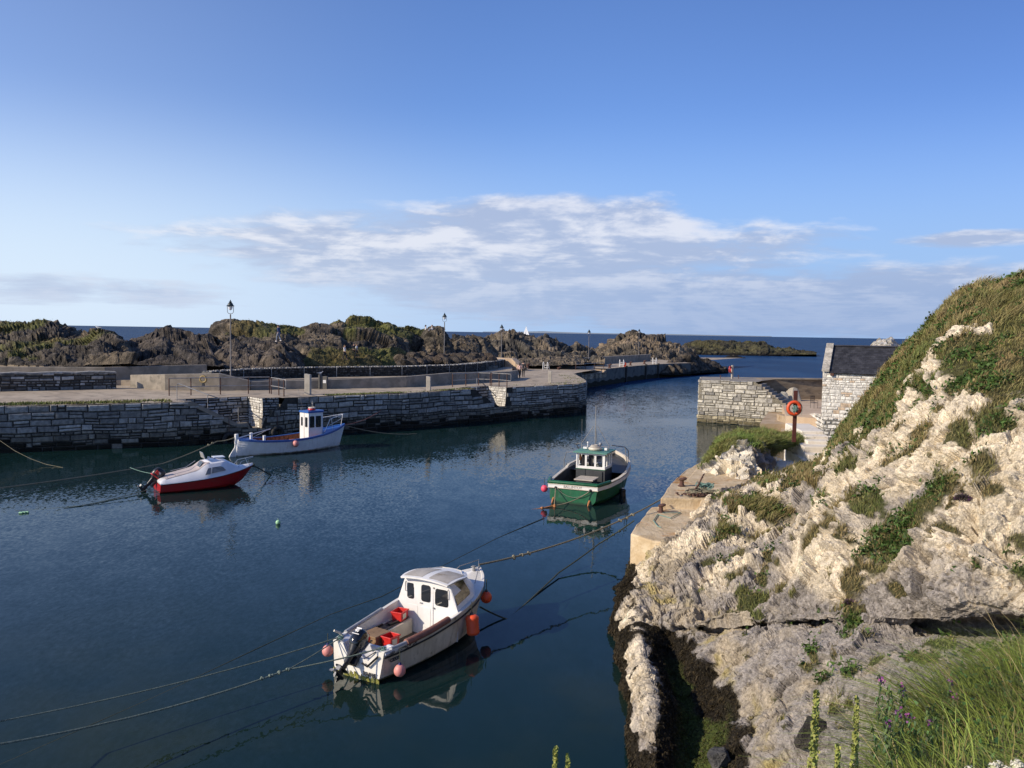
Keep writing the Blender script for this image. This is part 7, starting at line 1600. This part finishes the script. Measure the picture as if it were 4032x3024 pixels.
# ---------------- mooring ropes and floats
lo=lambda x,y,z:atz(x,y,z)
rope('mooring_rope',[loc1(5.1,0,1.38),atz(2600,1968,1.86)],.028,'rope_tan','taut bow rope from the cabin boat to the upper ledge',.28,knots=(.18,.22,.26,.75,.80,.84))
rope('mooring_rope',[loc1(4.7,-.3,.35),atz(2000,2440,-.03),atz(2200,2255,.1),atz(2360,2140,.5),atz(2497,2050,1.2)],.026,'rope_dark','weedy dark rope rising from the water to the lower ledge',.02,knots=(.85,.9))
rope('mooring_rope',[loc1(.08,.62,.78),aty(0,2840,14.2),aty(-700,2970,11.5)],.017,'rope_pale','upper pale green line from the left stern corner of the cabin boat',.12)
rope('mooring_rope',[aty(1135,2636,17.3),aty(0,2930,13.2),aty(-700,3100,11.)],.020,'rope_pale','lower thicker line running to the bottom left edge',.14,knots=(0.,.02,.04,.07))
rope('mooring_rope',[loc1(.08,-.62,.78),aty(1135,2636,17.3)],.018,'rope_pale','green line from the right stern corner to the knot astern of the cabin boat',.03,knots=(1.,))
rope('mooring_rope',[loc1(.08,.62,.76),aty(1135,2636,17.3)],.014,'rope_pale','short line from the left stern corner to the knot astern of the cabin boat',.02)
rope('floating_rope',[atz(2140,2040,.02),atz(1960,2118,.0),atz(1700,2250,-.005),atz(1500,2350,.0),atz(1300,2420,-.004),atz(1000,2560,.0),atz(620,2740,-.01),atz(370,2850,-.005),atz(0,3012,-.01),atz(-400,3180,-.01)],.014,'rope_dark','long dark rope lying on the water from the green boat to the bottom left corner')
rope('mooring_rope',[loc3(-.02,0,1.2),loc3(-1.2,.2,1.0),aty(640,1826,46.5),aty(0,1922,38.),aty(-500,1995,33)],.035,'rope_tan','long tan stern rope of the white and blue boat running off to the left',.06,knots=(.27,.29))
rope('mooring_rope',[loc3(7.8,0,1.4),atz(1640,1708,.02)],.028,'rope_tan','bow rope of the white and blue boat sagging to the water',.25)
uq=U(1500);rope('mooring_rope',[loc3(7.8,0,1.4),(*(Q.at(uq)+Q.nrm(uq)*.12)[:2],1.6)],.02,'rope_red','thin reddish rope from the white and blue boat up to the quay wall',.22)
rope('mooring_rope',[loc4(4.55,0,.92),atz(1068,1871,.0)],.035,'rope_dark','dark bow rope of the red and white cruiser entering the water',knots=(.05,))
rope('mooring_rope',[loc4(-.4,.0,.10),atz(330,1990,.02),atz(60,2012,.0)],.016,'rope_pale','pale line trailing from the red cruiser outboard',.02)
rope('mooring_rope',[loc4(.0,-.7,.12),atz(500,1957,.1),atz(250,2003,.0)],.016,'rope_pale','pale line trailing from the red cruiser transom')
rope('mooring_rope',[aty(-200,1600,48.),aty(0,1735,47.),aty(60,1776,46.6),aty(120,1806,46.3),aty(180,1828,46.),atz(248,1841,.0)],.013,'rope_tan','thin line from the far left wall curving down to the water')
rope('mooring_rope',[aty(512,1841,43.),atz(610,1866,.5)],.014,'rope_green','short green line near the red cruiser outboard',.05)
T=thing('mooring_buoy',atz(1095,2057,.07),0,'small round pale green buoy afloat in the middle of the harbour','buoy');mb=MB();mb.sphere((0,0,0),.10,16);mb.obj('ball',MT['lime'],T,smooth=True,useCol=False);mb=MB();mb.torus((0,0,.13),.03,.01,'Y',12,5);mb.obj('eye',MT['rope_green'],T,useCol=False)
for dx,l in((-12,'left float of a row of three small pale floats at the far left'),(0,'middle float of a row of three small pale floats at the far left'),(12,'right float of a row of three small pale floats at the far left')):
    mb=MB();mb.lathe((0,0,0),[(.02,-.08),(.04,-.06),(.045,0),(.04,.06),(.02,.08)],10,axis=(1,.1,0));o=mb.obj('net_float',MT['lime'],smooth=True,useCol=False);o.location=atz(94+dx,2018-dx*.1,.03);tag(o,l,'float','net floats at the far left')
# ------------------------------------------------------------------ people
def skin(name,J,E,mat,parent,lv=1):
    me=bpy.data.meshes.new(name);me.from_pydata([j[:3] for j in J],E,[]);me.materials.append(mat);o=link(bpy.data.objects.new(name,me),parent)
    sk=o.modifiers.new('s','SKIN');o.modifiers.new('sub','SUBSURF').levels=lv;o.modifiers['sub'].render_levels=lv
    if not me.skin_vertices: 
        pass
    for i,j in enumerate(J):
        v=me.skin_vertices[0].data[i];r=j[3];v.radius=(r,r) if not isinstance(r,tuple) else r;v.use_root=(i==0)
    for p in me.polygons: p.use_smooth=True
    sk.use_smooth_shade=True
    return o
def person(loc,rz,label,pose='walk',top='cloth_white',legs='cloth_dark',hair='hair',h=1.68,long_hair=True,bag=None,group=None,lean=0.):
    s=h/1.70;T=thing('person',loc,rz,label,'person',group);T.scale=(s,s,s)
    # +x is forward
    if pose=='walk': hipz=.90;kl=(.14,.09,.50);al=(.30-.32,.09,.07);tl=(.10,.10,.03);kr=(.10,-.09,.48);ar=(-.20,-.09,.12);trr=(-.08,-.10,.02)
    elif pose=='stand': hipz=.90;kl=(.02,.09,.49);al=(.0,.09,.07);tl=(.13,.10,.03);kr=(.03,-.09,.49);ar=(.02,-.09,.07);trr=(.15,-.10,.03)
    else: hipz=.16;kl=(.42,.12,.48);al=(.60,.12,.08);tl=(.72,.12,.04);kr=(.40,-.12,.46);ar=(.62,-.12,.08);trr=(.74,-.12,.04)
    if pose=='walk': kl=(.16,.09,.50);al=(.22,.09,.08);tl=(.35,.10,.05);kr=(-.02,-.09,.47);ar=(-.26,-.09,.16);trr=(-.16,-.10,.05)
    lx=lean;C=(lx*.5,0,hipz+.28);N=(lx,0,hipz+.54);HD=(lx+.03,0,hipz+.70);HT=(lx+.03,0,hipz+.80)
    sh=[(lx*.95,y,hipz+.50) for y in(.17,-.17)]
    if pose=='sit': el=[(.18,.24,hipz+.30),(.18,-.24,hipz+.30)];ha=[(.38,.12,hipz+.32),(.38,-.12,hipz+.32)]
    elif pose=='walk': el=[(-.12,.24,hipz+.22),(.08,-.24,hipz+.22)];ha=[(-.12,.24,hipz-.02),(.26,-.20,hipz+.04)]
    else: el=[(.02,.25,hipz+.22),(.10,-.24,hipz+.24)];ha=[(.08,.24,hipz-.02),(.28,-.12,hipz+.22)]
    J=[(0,0,hipz,.115),(*C,.12),(*N,.055),(*HD,.088),(*HT,.085),(*sh[0],.052),(*el[0],.038),(*ha[0],.030),(*sh[1],.052),(*el[1],.038),(*ha[1],.030),
       (0,.09,hipz-.03,.082),(*kl,.055),(*al,.038),(*tl,.030),(0,-.09,hipz-.03,.082),(*kr,.055),(*ar,.038),(*trr,.030)]
    hx=0.05
    E=[(0,1),(1,2),(2,3),(3,4),(2,5),(5,6),(6,7),(2,8),(8,9),(9,10),(0,11),(11,12),(12,13),(13,14),(0,15),(15,16),(16,17),(17,18)]
    skin('body',J,E,MT['skin'],T)
    # clothes a little larger than the body
    g=lambda i,k:(J[i][0],J[i][1],J[i][2],J[i][3]+k)
    skin('top',[g(0,.012),g(1,.016),(N[0],0,N[2]-.03,.075),g(5,.014),g(6,.014),tuple(np.array(J[6][:3])*.35+np.array(J[7][:3])*.65)+(.040,),g(8,.014),g(9,.014),tuple(np.array(J[9][:3])*.35+np.array(J[10][:3])*.65)+(.040,)],[(0,1),(1,2),(2,3),(3,4),(4,5),(2,6),(6,7),(7,8)],MT[top],T)
    skin('trousers',[(0,0,hipz+.02,.122),g(11,.014),g(12,.014),g(13,.014),g(15,.014),g(16,.014),g(17,.014)],[(0,1),(1,2),(2,3),(0,4),(4,5),(5,6)],MT[legs],T)
    mb=MB();hc=Vector(HD)+Vector((-.03,0,.05));mb.sphere(hc,.105,12,sq=(.95,.9,1.05))
    if long_hair: mb.lathe(hc+Vector((-.05,0,-.30)),[(.03,0),(.075,.06),(.09,.2),(.08,.32)],10)
    mb.obj('hair',MT[hair],T,smooth=True,useCol=False)
    mb=MB();mb.loft([[Vector((lx+.03+.075+dx,y,HD[2]+z)) for y,z in((-.03,-.02),(.03,-.02),(.0,.05))] for dx in(-.02,.035)]);mb.obj('face',MT['skin'],T,smooth=True,useCol=False)
    for q,pp in((7,ha[0]),(10,ha[1])):
        b=Vector(pp);mb=MB()
        d=(b-Vector(el[0] if q==7 else el[1])).normalized();sd_=d.cross(Vector((0,1,0))).normalized() if abs(d.y)<.9 else Vector((0,0,1))
        for f in range(4): o=b+sd_*(.012*(f-1.5));mb.tube([o,o+d*(.05+.008*(1.5-abs(f-1.5))),o+d*.085+Vector((0,(-.012 if b.y>0 else .012),0))],[.009,.008,.005],5)
        mb.tube([b,b+d*.03+sd_*.035,b+d*.055+sd_*.04],[.010,.008,.006],5);mb.obj('hand',MT['skin'],T,smooth=True,useCol=False)
    for p in(tl,trr):
        mb=MB();a=al if p is tl else ar;dx=Vector(p)-Vector(a);dx.z=0;dx=dx.normalized()*.13;b=Vector(a)-Vector((0,0,.045));mb.tube([b-dx*.45,b+dx,b+dx*1.35],[.042,.042,.03],8);mb.obj('shoe',MT['cloth_dark' if top!='cloth_blue' else 'cloth_white'],T,smooth=True,useCol=False)
    if bag:
        mb=MB();mb.loft([[Vector((x,y,z)) for y,z in rrect(bag[1]-.11,bag[2]-.16,bag[1]+.11,bag[2]+.16,.05,3)] for x in(bag[0]-.06,bag[0]+.06)]);mb.obj('bag',MT['cloth_dark'],T,bevel=.02,useCol=False)
    return T
def stand(px,py,Y):
    g=ground(px,py);y=(g.y-.9) if g else Y;return aty(px,py,y)
g1=stand(1357,1416,96);person(g1,R(-25),'person walking on the rocks in a white top and dark trousers, left of a pair','walk','cloth_white','cloth_dark','hairb',1.68)
g2=stand(1404,1408,96);person(g2,R(-20),'person in a white top with a dark bag, behind the first walker on the rocks','walk','cloth_white','cloth_dark','hairb',1.68,bag=(.1,-.2,1.05))
g3=g2+Vector((-.45,.5,0));person(g3,R(-20),'person in dark clothes mostly hidden behind the one with the bag','walk','cloth_dark','cloth_dark','hair',1.75,long_hair=False)
g4=ground(1097,1345) or aty(1097,1345,98);person(g4,R(150),'person in a navy jacket and pale jeans climbing the basalt rocks','walk','cloth_blue','jeans','hair',1.75,long_hair=False)
g5=ground(1675,1306) or aty(1675,1300,108);person(g5+Vector((0,.3,.0)),R(0),'person with long dark hair in a white top sitting on the rock, left of two','sit','cloth_white','cloth_dark','hair',1.7)
g6=ground(1703,1306) or aty(1703,1300,108);person(g6+Vector((0,.3,.0)),R(190),'person with long brown hair in a white top sitting on the rock, right of two','sit','cloth_white','jeans','hairb',1.7,lean=.10)
q=atz(2046,1488,ZQ);person(q,R(75),'person in a pale pink jacket with a dark hood strolling along the quay path','walk','cloth_pink','cloth_dark','hair',1.66)
q=atz(2060,1484,ZQ);person(q,R(80),'person in dark clothes carrying a jacket beside the one in pink on the quay','stand','cloth_dark','cloth_dark','hair',1.72,bag=(.05,-.28,.95),long_hair=False)
